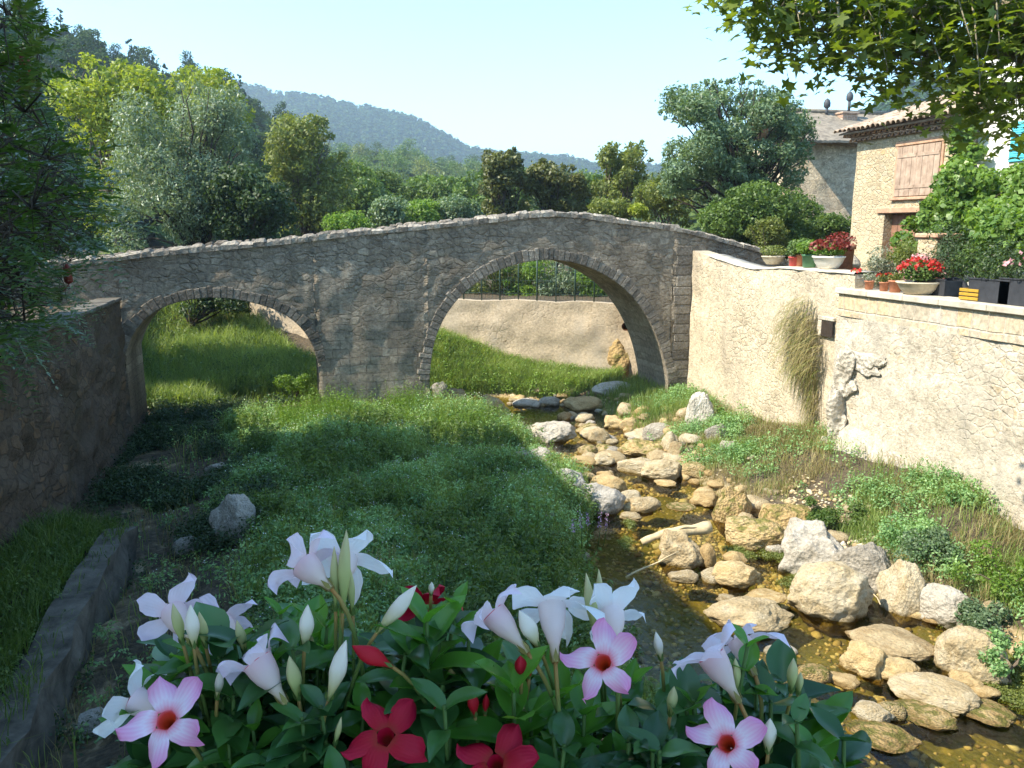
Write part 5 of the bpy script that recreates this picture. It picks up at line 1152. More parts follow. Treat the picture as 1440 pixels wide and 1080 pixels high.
# ------------------------------------------------------------------ vine on the houses, shrubs beneath it
def blob_plant(name, label, cat, spots, leaf, n, L, asp, seed, base, stem=True, bark='bark', flower=None):
    rng = np.random.default_rng(seed); t_ = thing(name, label, cat, base); cen = np.array([s[0] for s in spots]); rad = np.array([s[1] for s in spots])
    mb = MB(); branchy(mb, np.asarray(base, float), cen[rng.permutation(len(cen))[:8]], .05, rng); part('stem', mb, MAT[bark], t_); mb = MB(); clump_leaves(mb, cen, rad, n, L, asp, rng, .3, .85, .55); part('foliage', mb, MAT[leaf], t_)
    if flower: mb = MB(); d = rand_unit(60, rng); i_ = rng.integers(0, len(cen), 60); leafcloud(mb, cen[i_] + d * rad[i_][:, None], d, .07, .06, rng); part('blossom', mb, flower, t_)
rng = np.random.default_rng(80); sp_ = []
for (u, v) in sample_poly([(1305, 300), (1312, 262), (1335, 252), (1350, 240), (1385, 250), (1440, 242), (1500, 242), (1500, 330), (1440, 332), (1380, 322), (1335, 338), (1308, 335)], 64, rng): sp_.append((atX(u, v, rng.uniform(15.2, 16.8)), rng.uniform(.22, .42)))
for (u, v) in sample_poly([(1375, 285), (1500, 275), (1500, 340), (1385, 338)], 22, rng): sp_.append((atX(u, v, rng.uniform(13.6, 15.4)), rng.uniform(.3, .5)))
for (u, v) in sample_poly([(1345, 235), (1343, 182), (1362, 178), (1374, 185), (1372, 235)], 10, rng): sp_.append((atX(u, v, 16.8), rng.uniform(.18, .28)))
for (u, v) in sample_poly([(1270, 400), (1262, 340), (1290, 300), (1310, 340), (1300, 400)], 10, rng): sp_.append((atX(u, v, rng.uniform(15.5, 16.7)), rng.uniform(.2, .38)))
blob_plant('climbing_vine', 'bright green vine smothering the wall beside the stone house', 'vine', sp_, 'vine', 36000, .13, .8, 81, (16.6, atX(1330, 380, 16.6)[1], 4.4))
for k, (u, v, X, r, lf_, lab) in enumerate([(1238, 378, 14.0, .42, 'greyleaf', 'grey lavender clump in front of the house wall'), (1275, 370, 14.4, .5, 'olive', 'straggly olive shrub beside the house door'), (1300, 372, 13.8, .42, 'pinkbloom', 'dusty pink flowering shrub behind the scarlet bowl'), (1342, 362, 14.0, .62, 'dark', 'dark fine leaved shrub behind the tyre'), (1380, 362, 13.8, .62, 'dark', 'dark leafy shrub behind the yellow crate'), (1422, 365, 13.6, .62, 'mid', 'fine leaved green shrub below the turquoise shutters'), (1203, 398, 13.0, .3, 'olive', 'small bushy plant in the corner where the wall steps down')]):
    p = atX(u, v, X); rg = np.random.default_rng(90 + k); blob_plant('terrace_shrub', lab, 'shrub', [(p + rg.normal(0, r * .55, 3) * np.array([.8, .9, .8]), r * rg.uniform(.45, .7)) for _ in range(12)], lf_, 2600 if r < .5 else 4200, .075, .4, 95 + k, (X, p[1], 4.36))
# ------------------------------------------------------------------ rocks
VAR = {}
def rock_mesh(i, sub=4):
    if (i, sub) not in VAR:
        r = np.random.default_rng(200 + i)
        V, Fc = lump((0, 0, 0), (1, 1, 1), 300 + i, sub, r.uniform(.16, .34), r.uniform(.9, 1.5), int(r.integers(7, 15)), (.66, .95)); V = V + unit(V) * (.05 * fbm(V * 4.5 + i, 4) - .04 * np.abs(fbm(V * 2.2 + 3 * i, 3)))[:, None]; V = V / np.abs(V).max(0)
        VAR[i, sub] = MB().add(V, Fc).mesh('rock')
    return VAR[i, sub]
def flat_copy(me, mat):
    me = me.copy(); me.materials.clear(); me.materials.append(mat); return me
RM = {}
def rock(name, label, P, R, mat, i, rz=0.0, group=None, cat=None, sub=4, tilt=(0, 0)):
    key = (i, sub, mat)
    if key not in RM: RM[key] = flat_copy(rock_mesh(i, sub), MAT[mat])
    o = bpy.data.objects.new(name, RM[key]); COL.objects.link(o); o.location = [float(c) for c in P]; o.scale = [float(c) for c in R]; o.rotation_euler = (tilt[0], tilt[1], rz)
    return tag(o, label, cat or ('boulder' if name == 'boulder' else 'stone'), group)
def gz(x, y): return float(ground_h(np.array([x]), np.array([y]))[0])
def place_rock(u, vb, w_, h_, mat, label, i, name='river_stone', sink=.25, rz=None, flat=.8, tilt=(0, 0), sub=4, lift=0.0):
    zg = .05
    for _ in range(4): P = atZ(u, vb - h_ * .06, zg); zg = max(gz(P[0], P[1]), 0.0) + lift
    t = (P - CAM) @ FWD; k_ = 1.17 if name == 'boulder' else 1.12; W = w_ * t / F * k_; Hm = h_ * t / F * k_; dep = W * flat
    hd = P[:2] - CAM[:2]; hd = hd / np.linalg.norm(hd); el = math.atan2(CAM[2] - zg, np.linalg.norm(P[:2] - CAM[:2]))
    H = max(.35 * Hm, (Hm - dep * .75 * math.sin(el)) / math.cos(el)); c = np.array([P[0] + hd[0] * dep * .42, P[1] + hd[1] * dep * .42, zg + H * (.5 - sink)])
    view = math.atan2(-hd[0], hd[1])
    rock(name, label, c, (W / 2 * 1.04, dep / 2, H * (.5 + sink)), mat, i, view + (RNG.uniform(-.25, .25) if rz is None else rz), sub=sub, tilt=tilt)
B = 'boulder'
TABLE = [
 (1136, 822, 96, 90, 'rockwhite', 'pale grey boulder, tallest of the trio at the foot of the grassy bank', 1, B, 5), (1209, 815, 74, 68, 'rockwhite', 'pitted grey boulder pressed against the tallest boulder of the trio', 2, B, 5),
 (1162, 878, 104, 84, 'rock', 'big rounded cream boulder standing in the water before the grey pair', 3, B, 5), (1264, 868, 58, 72, 'rock', 'upright wedge shaped cream boulder beside the grassy bank', 4, B, 5),
 (1330, 870, 82, 64, 'rockwhite', 'smooth pale boulder leaning towards the leafy bank', 5, B, 5), (1052, 893, 108, 52, 'rock', 'broad low cream boulder just above the pink trumpet flowers', 6, B, 5),
 (1250, 928, 104, 46, 'rock', 'long sloping cream boulder with a mossy flank in the shallows', 7, B, 5), (1215, 955, 58, 46, 'rocktan', 'tan domed boulder leaning on its round neighbour in the shallows', 8, B, 5),
 (1254, 959, 58, 36, 'rocktan', 'speckled round tan boulder, second of the close pair in the shallows', 9, B, 5), (1143, 966, 42, 32, 'rockmoss', 'knobbly brown stone alone in the water nearest the glossy leaves', 10, 'river_stone', 4),
 (1311, 1003, 102, 50, 'rock', 'long flat cream boulder lying slantwise in the near shallows', 11, B, 5), (1362, 962, 84, 74, 'rock', 'large bright cream boulder against the near leafy bank', 0, B, 5),
 (1354, 975, 46, 30, 'rocktan', 'tan stone tucked below the large bright boulder of the near bank', 1, B, 4), (1183, 969, 42, 22, 'rocktan', 'flattish tan stone below the close pair of round boulders', 2, 'river_stone', 4),
 (1224, 1020, 48, 30, 'rock', 'small slanted cream boulder among weed in the near water', 3, B, 4), (1300, 1024, 74, 32, 'rockmoss', 'weedy half sunken slab below the long flat boulder', 4, 'river_stone', 4),
 (1385, 1022, 80, 28, 'rockmoss', 'sunken slab under shallow water in line with the long flat boulder', 5, 'river_stone', 4), (1240, 1056, 90, 26, 'rockmoss', 'long sunken slab, lowest of the stones under the clear water', 6, 'river_stone', 4),
 (1076, 850, 52, 18, 'rocktan', 'flat tan slab awash between the cream boulders', 7, 'river_stone', 4), (1021, 849, 26, 13, 'rock', 'little pale stone awash beside the broad low boulder', 8, 'river_stone', 4), (1381, 982, 38, 20, 'rocktan', 'flat tan stone at the edge of the near leafy bank', 9, 'river_stone', 4),
 (776, 624, 60, 33, 'rockwhite', 'broad pinkish grey boulder midstream below the large arch', 10, B, 5), (832, 618, 30, 19, 'rock', 'yellowish stone of a touching pair in midstream, the farther one', 11, 'river_stone', 4), (842, 624, 27, 22, 'rock', 'yellowish stone of a touching pair in midstream, the nearer one', 0, 'river_stone', 4),
 (862, 604, 30, 20, 'rocktan', 'rounded brown stone at the water edge below the shaded grass', 1, B, 4), (884, 606, 26, 18, 'rocktan', 'split brown stone against the rounded brown one', 2, 'river_stone', 4), (905, 606, 18, 13, 'rock', 'small cream stone between the brown stones and the sunlit block', 3, 'river_stone', 4),
 (897, 621, 32, 16, 'rock', 'slab like cream stone with a sunlit face in midstream', 4, 'river_stone', 4), (928, 610, 42, 28, 'rockwhite', 'sunlit whitish block at the top of the stony bank', 5, B, 4), (943, 629, 24, 28, 'rock', 'upright cream block below the sunlit whitish one', 6, B, 4),
 (905, 644, 64, 28, 'rockmoss', 'mossy brown tufa mass in the middle of the stream stones', 7, B, 5), (950, 649, 24, 26, 'rock', 'narrow leaning cream stone beside the mossy tufa mass', 8, 'river_stone', 4), (985, 638, 11, 14, 'rocktan', 'tiny ochre stone standing by the weedy pool', 9, 'river_stone', 3),
 (730, 663, 34, 30, 'rockwhite', 'whitish rock of a twin pair at the meadow edge, the farther one', 10, B, 4), (756, 662, 36, 32, 'rockwhite', 'whitish rock of a twin pair at the meadow edge, the nearer one', 11, B, 4), (820, 654, 32, 13, 'rocktan', 'low tan stone across the narrow channel from the twin whitish rocks', 0, 'river_stone', 4),
 (848, 656, 30, 18, 'rock', 'cream cobble beside the low tan stone in the narrows', 1, 'river_stone', 4), (893, 668, 48, 24, 'rock', 'wide cream stone with a flat top in the narrows', 2, B, 4), (930, 677, 56, 30, 'rock', 'chunky sunlit cream rock next to the flat topped stone', 3, B, 5), (936, 685, 30, 11, 'rocktan', 'thin slab under the chunky sunlit rock', 4, 'river_stone', 4),
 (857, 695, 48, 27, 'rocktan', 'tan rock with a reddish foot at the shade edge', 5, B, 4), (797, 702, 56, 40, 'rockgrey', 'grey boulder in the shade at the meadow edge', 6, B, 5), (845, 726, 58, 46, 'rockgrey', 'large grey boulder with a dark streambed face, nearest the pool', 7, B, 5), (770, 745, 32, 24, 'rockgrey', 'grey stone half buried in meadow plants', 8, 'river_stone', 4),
 (905, 722, 42, 25, 'rock', 'bright cream stone cluster piece at the head of the dark pool', 9, 'river_stone', 4), (886, 706, 27, 18, 'rock', 'lumpy cream stone above the bright cluster', 10, 'river_stone', 4), (888, 721, 24, 15, 'rocktan', 'small tan stone in the middle of the bright cluster', 11, 'river_stone', 4), (886, 734, 28, 14, 'rock', 'flat cream stone at the lip of the dark pool', 0, 'river_stone', 4),
 (952, 803, 64, 56, 'rock', 'fan shaped cream boulder under the driftwood log', 1, B, 5), (960, 822, 40, 20, 'rock', 'cream stone at the foot of the fan shaped boulder', 2, 'river_stone', 4), (1030, 829, 62, 38, 'rocktan', 'flat tan slab tilted towards the water beyond the broad boulder', 3, B, 5), (1000, 822, 26, 24, 'rock', 'small round cream stone beside the tilted slab', 4, 'river_stone', 4),
 (995, 802, 24, 36, 'rocktan', 'upright narrow tan stone behind the tilted slab', 5, 'river_stone', 4), (1033, 795, 32, 20, 'rocktan', 'rounded tan stone by the weedy backwater', 6, 'river_stone', 4), (1028, 740, 48, 52, 'rockmoss', 'tall tan tufa block rising from the stream edge', 7, B, 5), (990, 714, 38, 22, 'rocktan', 'yellow brown stone beside the tall tufa block', 8, 'river_stone', 4),
 (1058, 775, 80, 48, 'rockmoss', 'broad travertine hump behind the tallest grey boulder', 9, B, 5), (1105, 745, 70, 60, 'rockmoss', 'brown mossy tufa shoulder below the hanging dry grass', 10, B, 5), (958, 720, 38, 13, 'rockmoss', 'mossy flat stone awash in the riffle', 11, 'river_stone', 4), (983, 604, 36, 52, 'rockwhite', 'tall pale pointed rock in the corner by the bridge foot', 0, B, 5),
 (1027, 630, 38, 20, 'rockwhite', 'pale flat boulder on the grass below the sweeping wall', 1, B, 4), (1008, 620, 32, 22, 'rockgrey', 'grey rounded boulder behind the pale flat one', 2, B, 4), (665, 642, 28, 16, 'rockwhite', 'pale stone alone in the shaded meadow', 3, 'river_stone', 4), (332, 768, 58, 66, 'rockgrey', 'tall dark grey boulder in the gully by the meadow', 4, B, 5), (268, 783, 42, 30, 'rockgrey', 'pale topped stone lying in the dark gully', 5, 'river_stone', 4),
 (692, 787, 30, 18, 'rockgrey', 'flat grey stone showing through the meadow flowers', 6, 'river_stone', 4), (690, 548, 34, 32, 'rocktan', 'largest brown boulder in the row beyond the large arch', 7, B, 4), (640, 552, 34, 24, 'rock', 'cream boulder at the pier foot beyond the large arch', 8, B, 4), (618, 536, 22, 22, 'rockgrey', 'dark boulder hard against the pier beyond the arch', 9, B, 4), (820, 562, 50, 22, 'rocktan', 'brown ledge rock in the water under the large arch', 10, B, 4), (862, 556, 50, 20, 'rockgrey', 'whitish streaked ledge below the mossy tufa mound', 11, B, 4),
 (708, 590, 26, 12, 'rocktan', 'low brown stone at the shaded meadow tip under the arch', 0, 'river_stone', 4), (395, 568, 42, 16, 'rockgrey', 'dark flat boulder under the small arch', 1, B, 4), (290, 448, 34, 22, 'rockwhite', 'white rock on the bank seen through the small arch', 2, B, 4), (135, 1040, 50, 40, 'rockgrey', 'round grey stone in the deep shade below the white flower', 3, B, 4),
 (1283, 870, 40, 22, 'rocktan', 'low tan stone between the wedge boulder and the smooth pale one', 4, 'river_stone', 4), (1312, 880, 26, 16, 'rocktan', 'small stone under the smooth pale boulder', 5, 'river_stone', 4), (1395, 905, 40, 30, 'rockwhite', 'pale stone in the leaves of the near bank', 6, 'river_stone', 4), (1400, 860, 40, 34, 'rock', 'cream stone half hidden by the near bank foliage', 7, 'river_stone', 4),
]
for (u, vb, w_, h_, mt, lab, i, nm, sub) in TABLE: place_rock(u, vb, w_, h_, mt, lab, i, nm, sub=sub, flat=.75 if nm == B else .85)
# layered ledge on the far bank seen through the small arch
for k, (u, v, w_, h_) in enumerate([(385, 450, 40, 12), (400, 462, 46, 12), (412, 474, 44, 12), (424, 486, 40, 13), (432, 498, 34, 12)]):
    place_rock(u, v, w_, h_, 'rock', 'ochre slab of the layered ledge on the far bank beyond the small arch', k, 'ledge_stone', flat=.8, sink=.1); o = COL.objects[-1]; o['group'] = 'slabs of the layered ledge beyond the small arch'; o['category'] = 'rock'
# driftwood
p0, p1 = atZ(902, 764, .22), atZ(1000, 738, .55); mb = MB(); t = np.linspace(0, 1, 12)[:, None]; c = p0 * (1 - t) + p1 * t; c[:, 2] += .05 * np.sin(t[:, 0] * 5) + .02; mb.tube(c, np.linspace(.06, .12, 12) * (1 + .12 * np.sin(np.arange(12) * 2.1)), 10)
lg = thing('driftwood_log', 'bleached driftwood log lying across the fan shaped boulder', 'log', p0); part('trunk', mb, MAT['driftwood'], lg)
br = MB(); br.tube([c[5], c[5] + (.15, -.1, .12), c[5] + (.4, -.15, .10)], [.035, .02, .008], 6); part('branch', br, MAT['driftwood'], lg)
for k, (a, b, lab) in enumerate([((880, 812), (955, 775), 'thin bleached stick pointing out of the dark pool'), ((1215, 815), (1238, 850), 'pale stick propped between the boulders of the trio')]):
    q0, q1 = atZ(*a, .1), atZ(*b, .45); tt = np.linspace(0, 1, 6)[:, None]; cc = q0 * (1 - tt) + q1 * tt; cc[1:-1] += np.random.default_rng(k).normal(0, .03, (4, 3)); tag(part('stick', MB().tube(cc, np.linspace(.02, .008, 6), 6), MAT['driftwood'], None, loc=q0), lab, 'stick')
# small stones: along the channel, as individuals of three kinds
rng = np.random.default_rng(41); n_c = 0; zones = [('cream cobble lying in or beside the stream before the bridge', 'cobbles of the stream before the bridge'), ('cobble among the stones beyond the large arch', 'cobbles beyond the large arch')]
while n_c < 292:
    par = rng.uniform(1.2, 10.2) if n_c < 190 else rng.uniform(4.2, 9.6); k = int(par); f = par - k; c = STREAM[k] * (1 - f) + STREAM[k + 1] * f
    d = STREAM[k + 1, :2] - STREAM[k, :2]; d /= np.linalg.norm(d); off = rng.normal(0, 1) * c[2] * .75 + (.45 if c[1] > 11 else .9); x, y = c[0] + d[1] * off * 1.0, c[1] - d[0] * off
    if not (WALL_L + .3 < x < WALL_R - .5) or (22.6 < y < 25.8 and (x < 6.2 or x > 11.4)): continue
    z = gz(x, y)
    if z < -.30 or z > .8: continue
    s = float(np.exp(rng.normal(-1.98, .5))); s = min(s, .34); z0 = max(z, -.05 if s > .12 else z)
    rock('cobble', zones[int(y > 23)][0], (x, y, z0 + s * .25), (s * rng.uniform(.9, 1.5), s * rng.uniform(.8, 1.1), s * rng.uniform(.5, .8)), ['rock', 'rocktan', 'rock', 'rocktan', 'rockmoss', 'rockwhite'][int(rng.integers(0, 6))], int(rng.integers(0, 12)), rng.uniform(0, 6.28), zones[int(y > 23)][1], 'stone', 3); n_c += 1

# gravel: too many to count
rng = np.random.default_rng(43); bm = bmesh.new(); bmesh.ops.create_icosphere(bm, subdivisions=1, radius=1.0); GV = np.array([v.co[:] for v in bm.verts]); GF = np.array([[v.index for v in f.verts] for f in bm.faces]); bm.free()
q = np.stack([rng.uniform(4, 11, 90000), rng.uniform(6, 26.5, 90000)], 1); d, par, _ = seg_dist(q[:, 0], q[:, 1], STREAM); half = np.interp(par, np.arange(len(STREAM)), STREAM[:, 2]); e = d - half
dens = np.maximum(np.exp(-((e - .1) / .55) ** 2), .55 * (e < 0)) * (.25 + .75 * sstep(-.3, .3, fbm2(q[:, 0] * .9, q[:, 1] * .9, 3))) + .5 * ((q[:, 0] > 8) & (q[:, 0] < 10.6) & (q[:, 1] > 10) & (q[:, 1] < 15)) * sstep(-.1, .3, fbm2(q[:, 0], q[:, 1] + 5, 3)); q = q[rng.uniform(size=len(q)) < dens * .55]
n = len(q); s_ = np.exp(rng.normal(-3.45, .45, n)); VV = GV[None] * (1 + rng.normal(0, .16, (n, len(GV), 1))) * (s_[:, None, None] * rng.uniform(.6, 1.3, (n, 1, 3)) * np.array([1, 1, .65])) + np.c_[q, ground_h(q[:, 0], q[:, 1]) + s_ * .2][:, None]
mb = MB().add(VV.reshape(-1, 3), (np.arange(n)[:, None, None] * len(GV) + GF[None]).reshape(-1, 3)); m, nt, bs, out = newmat('mixed_gravel'); g_ = nd(nt, 'ShaderNodeNewGeometry').outputs['Random Per Island']
nt.links.new(mixc(nt, .6, ramp(nt, g_, [(0, (.22, .15, .07)), (.4, (.42, .32, .17)), (.75, (.58, .48, .31)), (1, (.50, .46, .38))]), ramp(nt, noise(nt, coords(nt), 40, 4), [(.3, .6), (.7, 1.2)]), 'MULTIPLY'), bs.inputs['Base Color']); bs.inputs['Roughness'].default_value = .85; kind(part('gravel', mb, m), 'stuff')

# ------------------------------------------------------------------ ground vegetation
def field(n, x0, x1, y0, y1, maskf, seed):
    rng = np.random.default_rng(seed); out = []
    tot = 0
    while tot < n:
        x, y = rng.uniform(x0, x1, n * 2), rng.uniform(y0, y1, n * 2); d, par, _ = seg_dist(x, y, STREAM); half = np.interp(par, np.arange(len(STREAM)), STREAM[:, 2]); k = rng.uniform(size=len(x)) < maskf(x, y, d - half)
        out.append(np.stack([x[k], y[k]], 1)); tot += k.sum()
        if k.sum() == 0: break
    q = np.concatenate(out)[:n]; return np.c_[q, ground_h(q[:, 0], q[:, 1])], rng
def herbs(mb, P, h, nl, L, W, rng, spread=.16):
    n = len(P); h = np.broadcast_to(h, (n,)); idx = np.repeat(np.arange(n), nl); N_ = len(idx); t = rng.uniform(.08, 1, N_) ** .8; a = rng.uniform(0, 2 * PI, N_); r = spread * rng.uniform(.1, 1, N_) * np.sqrt(1.1 - t * .7)
    lean = rng.normal(0, .12, (n, 2)); C = P[idx] + np.stack([np.cos(a) * r + lean[idx, 0] * t * h[idx] * 2, np.sin(a) * r + lean[idx, 1] * t * h[idx] * 2, t * h[idx]], 1)
    Nn = np.stack([np.cos(a) * .5, np.sin(a) * .5, np.full(N_, .8)], 1) + rng.normal(0, .4, (N_, 3)); leafcloud(mb, C, Nn, L * rng.uniform(.6, 1.3, N_), W * rng.uniform(.6, 1.3, N_), rng)
mead = lambda x, y, e: np.where((e > .0) & (x < 6.4) & (x > -3.2) & (y < 22.9), (.03 + .97 * sstep(-.45, .45, x + .8 + .09 * (y - 12) * (y > 12) + .6 * noise3(np.stack([x * .6, y * .6, 0 * x], -1)))) * (.55 + .45 * sstep(-.35, .1, fbm2(x * .7, y * .7, 3))), 0)
hmap = lambda x, y: .18 + .36 * sstep(-.3, .5, fbm2(x * .75 + 4, y * .75, 3)) + .16 * sstep(-.2, .5, fbm2(x * 1.6, y * 1.6, 2)) + .30 * sstep(20.0, 21.2, y) * sstep(-1.2, .5, x) * (1 - sstep(3.6, 5.2, x))
P, rng = field(9500, -3.2, 6.4, 5, 22.9, mead, 51); mb = MB(); hh = hmap(P[:, 0], P[:, 1]) * rng.uniform(.6, 1.25, len(P)); herbs(mb, P, hh, 30, .066, .034, rng, .18); kind(part('meadow_herbs', mb, MAT['meadow']), 'stuff')
P2, rng = field(60000, -3.2, 6.4, 5, 22.9, mead, 52); mb = MB(); blades(mb, P2, hmap(P2[:, 0], P2[:, 1]) * rng.uniform(.7, 1.5, len(P2)), .012, .35, rng); kind(part('meadow_grass', mb, MAT['meadow2']), 'stuff')
sel = rng.permutation(len(P))[:1500]; C = np.repeat(P[sel], 4, 0) + rng.normal(0, .05, (len(sel) * 4, 3)); C[:, 2] = np.repeat(P[sel, 2] + hh[sel], 4) + rng.normal(0, .03, len(C)) + .03; mb = MB(); leafcloud(mb, C, rng.normal(0, .4, C.shape) + (0, 0, 1), .022, .02, rng); kind(part('meadow_flowers', mb, MAT['whitebit']), 'stuff')
# tall seeding stems in the sunlit strip before the pier, leaf tone yellowed for more sun
P3, rng = field(1500, -.6, 5.0, 20.2, 22.85, lambda x, y, e: np.where(e > .1, 1.0, 0), 53); mb = MB(); hs = rng.uniform(.4, .8, len(P3)) + .55 * sstep(-.1, .6, fbm2(P3[:, 0] * 1.1, P3[:, 1] * 1.1, 3)); blades(mb, np.repeat(P3, 3, 0) + rng.normal(0, .03, (len(P3) * 3, 3)) * (1, 1, 0), np.repeat(hs, 3), .012, .25, rng)
herbs(mb, P3, hs, 16, .07, .02, rng, .07); kind(part('tall_meadow_plants', mb, MAT['fresh']), 'stuff')
# coarse weeds standing out of the meadow
Pw, rng = field(1500, -2.2, 6.2, 6, 22.5, lambda x, y, e: mead(x, y, e) * sstep(-.1, .45, fbm2(x * .9 + 20, y * .9, 3)), 71); mb = MB(); hw_ = rng.uniform(.35, .75, len(Pw)); herbs(mb, Pw, hw_, 44, .10, .036, rng, .15); blades(mb, np.repeat(Pw, 4, 0) + rng.normal(0, .05, (len(Pw) * 4, 3)) * (1, 1, 0), np.repeat(hw_, 4) * 1.25, .012, .3, rng); kind(part('meadow_weeds', mb, MAT['mid']), 'stuff')
Pd, rng = field(500, -3.5, 6.2, 6, 22.5, lambda x, y, e: np.where(e > 0, .5, 0), 72); mb = MB(); blades(mb, np.repeat(Pd, 5, 0) + rng.normal(0, .04, (len(Pd) * 5, 3)) * (1, 1, 0), rng.uniform(.25, .6, len(Pd) * 5), .008, .5, rng); kind(part('dry_stalks', mb, MAT['dry']), 'stuff')
# left gully and foot of quay wall: scrub, leaf colour darkened to deepen the shade
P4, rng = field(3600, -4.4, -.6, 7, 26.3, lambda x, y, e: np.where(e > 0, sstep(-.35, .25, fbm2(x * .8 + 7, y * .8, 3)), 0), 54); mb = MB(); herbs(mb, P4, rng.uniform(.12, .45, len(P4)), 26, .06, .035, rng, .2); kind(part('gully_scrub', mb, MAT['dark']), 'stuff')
Pk = np.stack([np.random.default_rng(74).uniform(-3.4, -2.98, 1500), np.random.default_rng(75).uniform(5, 14.2, 1500)], 1); Pk = np.c_[Pk, np.full(1500, .95)][np.random.default_rng(76).uniform(size=1500) < .25 + .75 * (noise3(np.c_[Pk * 1.3, np.zeros(1500)]) > .1)]; mb = MB(); blades(mb, Pk, np.random.default_rng(77).uniform(.1, .4, len(Pk)), .012, .9, np.random.default_rng(78), .8); kind(part('ledge_grass', mb, MAT['mid']), 'stuff')
# grass on top of the footing wall and at the wall base
rng = np.random.default_rng(55); q = np.stack([rng.uniform(-4.5, -3.42, 9000), rng.uniform(5, 15.5, 9000)], 1); q = np.c_[q, np.where(q[:, 1] < 14.3, .9, .5) + .15 * (q[:, 0] < -3.9)]; mb = MB(); blades(mb, q, rng.uniform(.15, .5, len(q)), .014, .6, rng)
hb = q[rng.permutation(len(q))[:500]]; herbs(mb, hb, rng.uniform(.1, .3, 500), 24, .055, .035, rng, .16); kind(part('footing_grass', mb, MAT['mid']), 'stuff')
e = MB().box((-4.5, 4, .2), (-3.38, 14.25, .9)); e.V[0] = e.V[0] + 0; kind(part('footing_earth', e, MAT['soil']), 'structure')
# right bank
rb = lambda x, y, e: np.where((e > .25) & (x > 8.0) & (x < 11.95), sstep(9.0, 10.2, x + .8 * fbm2(x * .7, y * .7, 2)) * np.where(y > 16.3, .9 * sstep(-.3, .2, fbm2(x * .6 + 2, y * .6, 3)) + .1, np.where(y > 12.9, .16, 1.0)), 0)
P5, rng = field(24000, 8, 11.95, 6.5, 22.8, lambda x, y, e: rb(x, y, e) * (.12 + .88 * sstep(-.25, .2, fbm2(x * 1.3 + 40, y * 1.3, 3))), 56); mb = MB(); blades(mb, P5, (.20 + .16 * sstep(10.2, 11.6, P5[:, 0]) * sstep(9, 12, P5[:, 1])) * rng.uniform(.5, 1.4, len(P5)), .012, .5, rng); kind(part('bank_grass', mb, MAT['meadow2']), 'stuff')
Px, rng = field(9000, 8.6, 11.95, 6.5, 21, lambda x, y, e: np.where(e > .3, sstep(-.1, .4, fbm2(x * .9 + 30, y * .9, 3)), 0), 73); mb = MB(); blades(mb, Px, rng.uniform(.10, .38, len(Px)), .010, .6, rng); kind(part('dry_bank_grass', mb, MAT['dry']), 'stuff')
P6, rng = field(1300, 8, 11.95, 6.5, 22.8, lambda x, y, e: rb(x, y, e) * sstep(-.2, .3, fbm2(x * 1.1, y * 1.1 + 9, 3)), 57); mb = MB(); herbs(mb, P6, rng.uniform(.15, .5, len(P6)), 28, .055, .035, rng, .18); kind(part('bank_herbs', mb, MAT['meadow']), 'stuff')
# beyond the arches
def beyond(x, y, e):
    dw, _, sd = seg_dist(x, y, UPW); return np.where((e > .35) & ~((sd < 0) & (x > -2)) & (dw > .15), 1.0, 0)
P7, rng = field(42000, 3.2, 11, 25.9, 31, beyond, 58); mb = MB(); blades(mb, P7, rng.uniform(.25, .75, len(P7)), .018, .4, rng); kind(part('far_bank_grass', mb, MAT['meadow2']), 'stuff')
P7b, rng = field(1500, 3.2, 11, 25.9, 31, beyond, 68); mb = MB(); herbs(mb, P7b, rng.uniform(.2, .6, len(P7b)), 26, .08, .045, rng, .22); kind(part('far_bank_herbs', mb, MAT['fresh']), 'stuff')
ledge = [(352, 440), (372, 418), (405, 425), (452, 480), (452, 508), (420, 500), (385, 470)]
def not_ledge(x, y):
    z = ground_h(x, y) + .15; q = np.stack([x, y, z], -1) - CAM; w_ = q @ FWD; return ~in_poly(np.stack([720 + F * (q @ RIGHT) / w_, 540 - F * (q @ UP) / w_], -1), ledge)
for k in range(26):
    u, v = sample_poly(ledge, 1, np.random.default_rng(700 + k))[0]; place_rock(u, v, 10 + (k * 7) % 16, 7 + (k * 5) % 7, ['rock', 'rocktan', 'rockwhite'][k % 3], 'ochre slab of the layered ledge on the far bank beyond the small arch', k % 12, 'ledge_stone', flat=.9, sink=.1, sub=3); o = COL.objects[-1]; o['group'] = 'slabs of the layered ledge beyond the small arch'; o['category'] = 'rock'
P8, rng = field(52000, -8, 3.5, 26.4, 40, lambda x, y, e: beyond(x, y, e) * not_ledge(x, y) * (1 - .85 * sstep(.1, .5, fbm2(x * .4 + 3, y * .4 + 1, 3)) * sstep(30, 34, y)), 59); mb = MB(); blades(mb, P8, rng.uniform(.25, .8, len(P8)), .022, .45, rng); kind(part('upstream_grass', mb, MAT['meadow2']), 'stuff')
P9, rng = field(2800, -8, 3.5, 26.2, 40, lambda x, y, e: beyond(x, y, e) * not_ledge(x, y), 60); mb = MB(); herbs(mb, P9, rng.uniform(.2, .55, len(P9)), 24, .09, .05, rng, .25); kind(part('upstream_herbs', mb, MAT['mid']), 'stuff')
# shaded grass tuft by the right bridge foot
P10, rng = field(5000, 9.2, 11.9, 21.0, 25.6, lambda x, y, e: np.where(e > .1, 1., 0), 61); mb = MB(); blades(mb, P10, rng.uniform(.2, .5, len(P10)), .014, .4, rng); kind(part('bridge_foot_grass', mb, MAT['meadow2']), 'stuff')
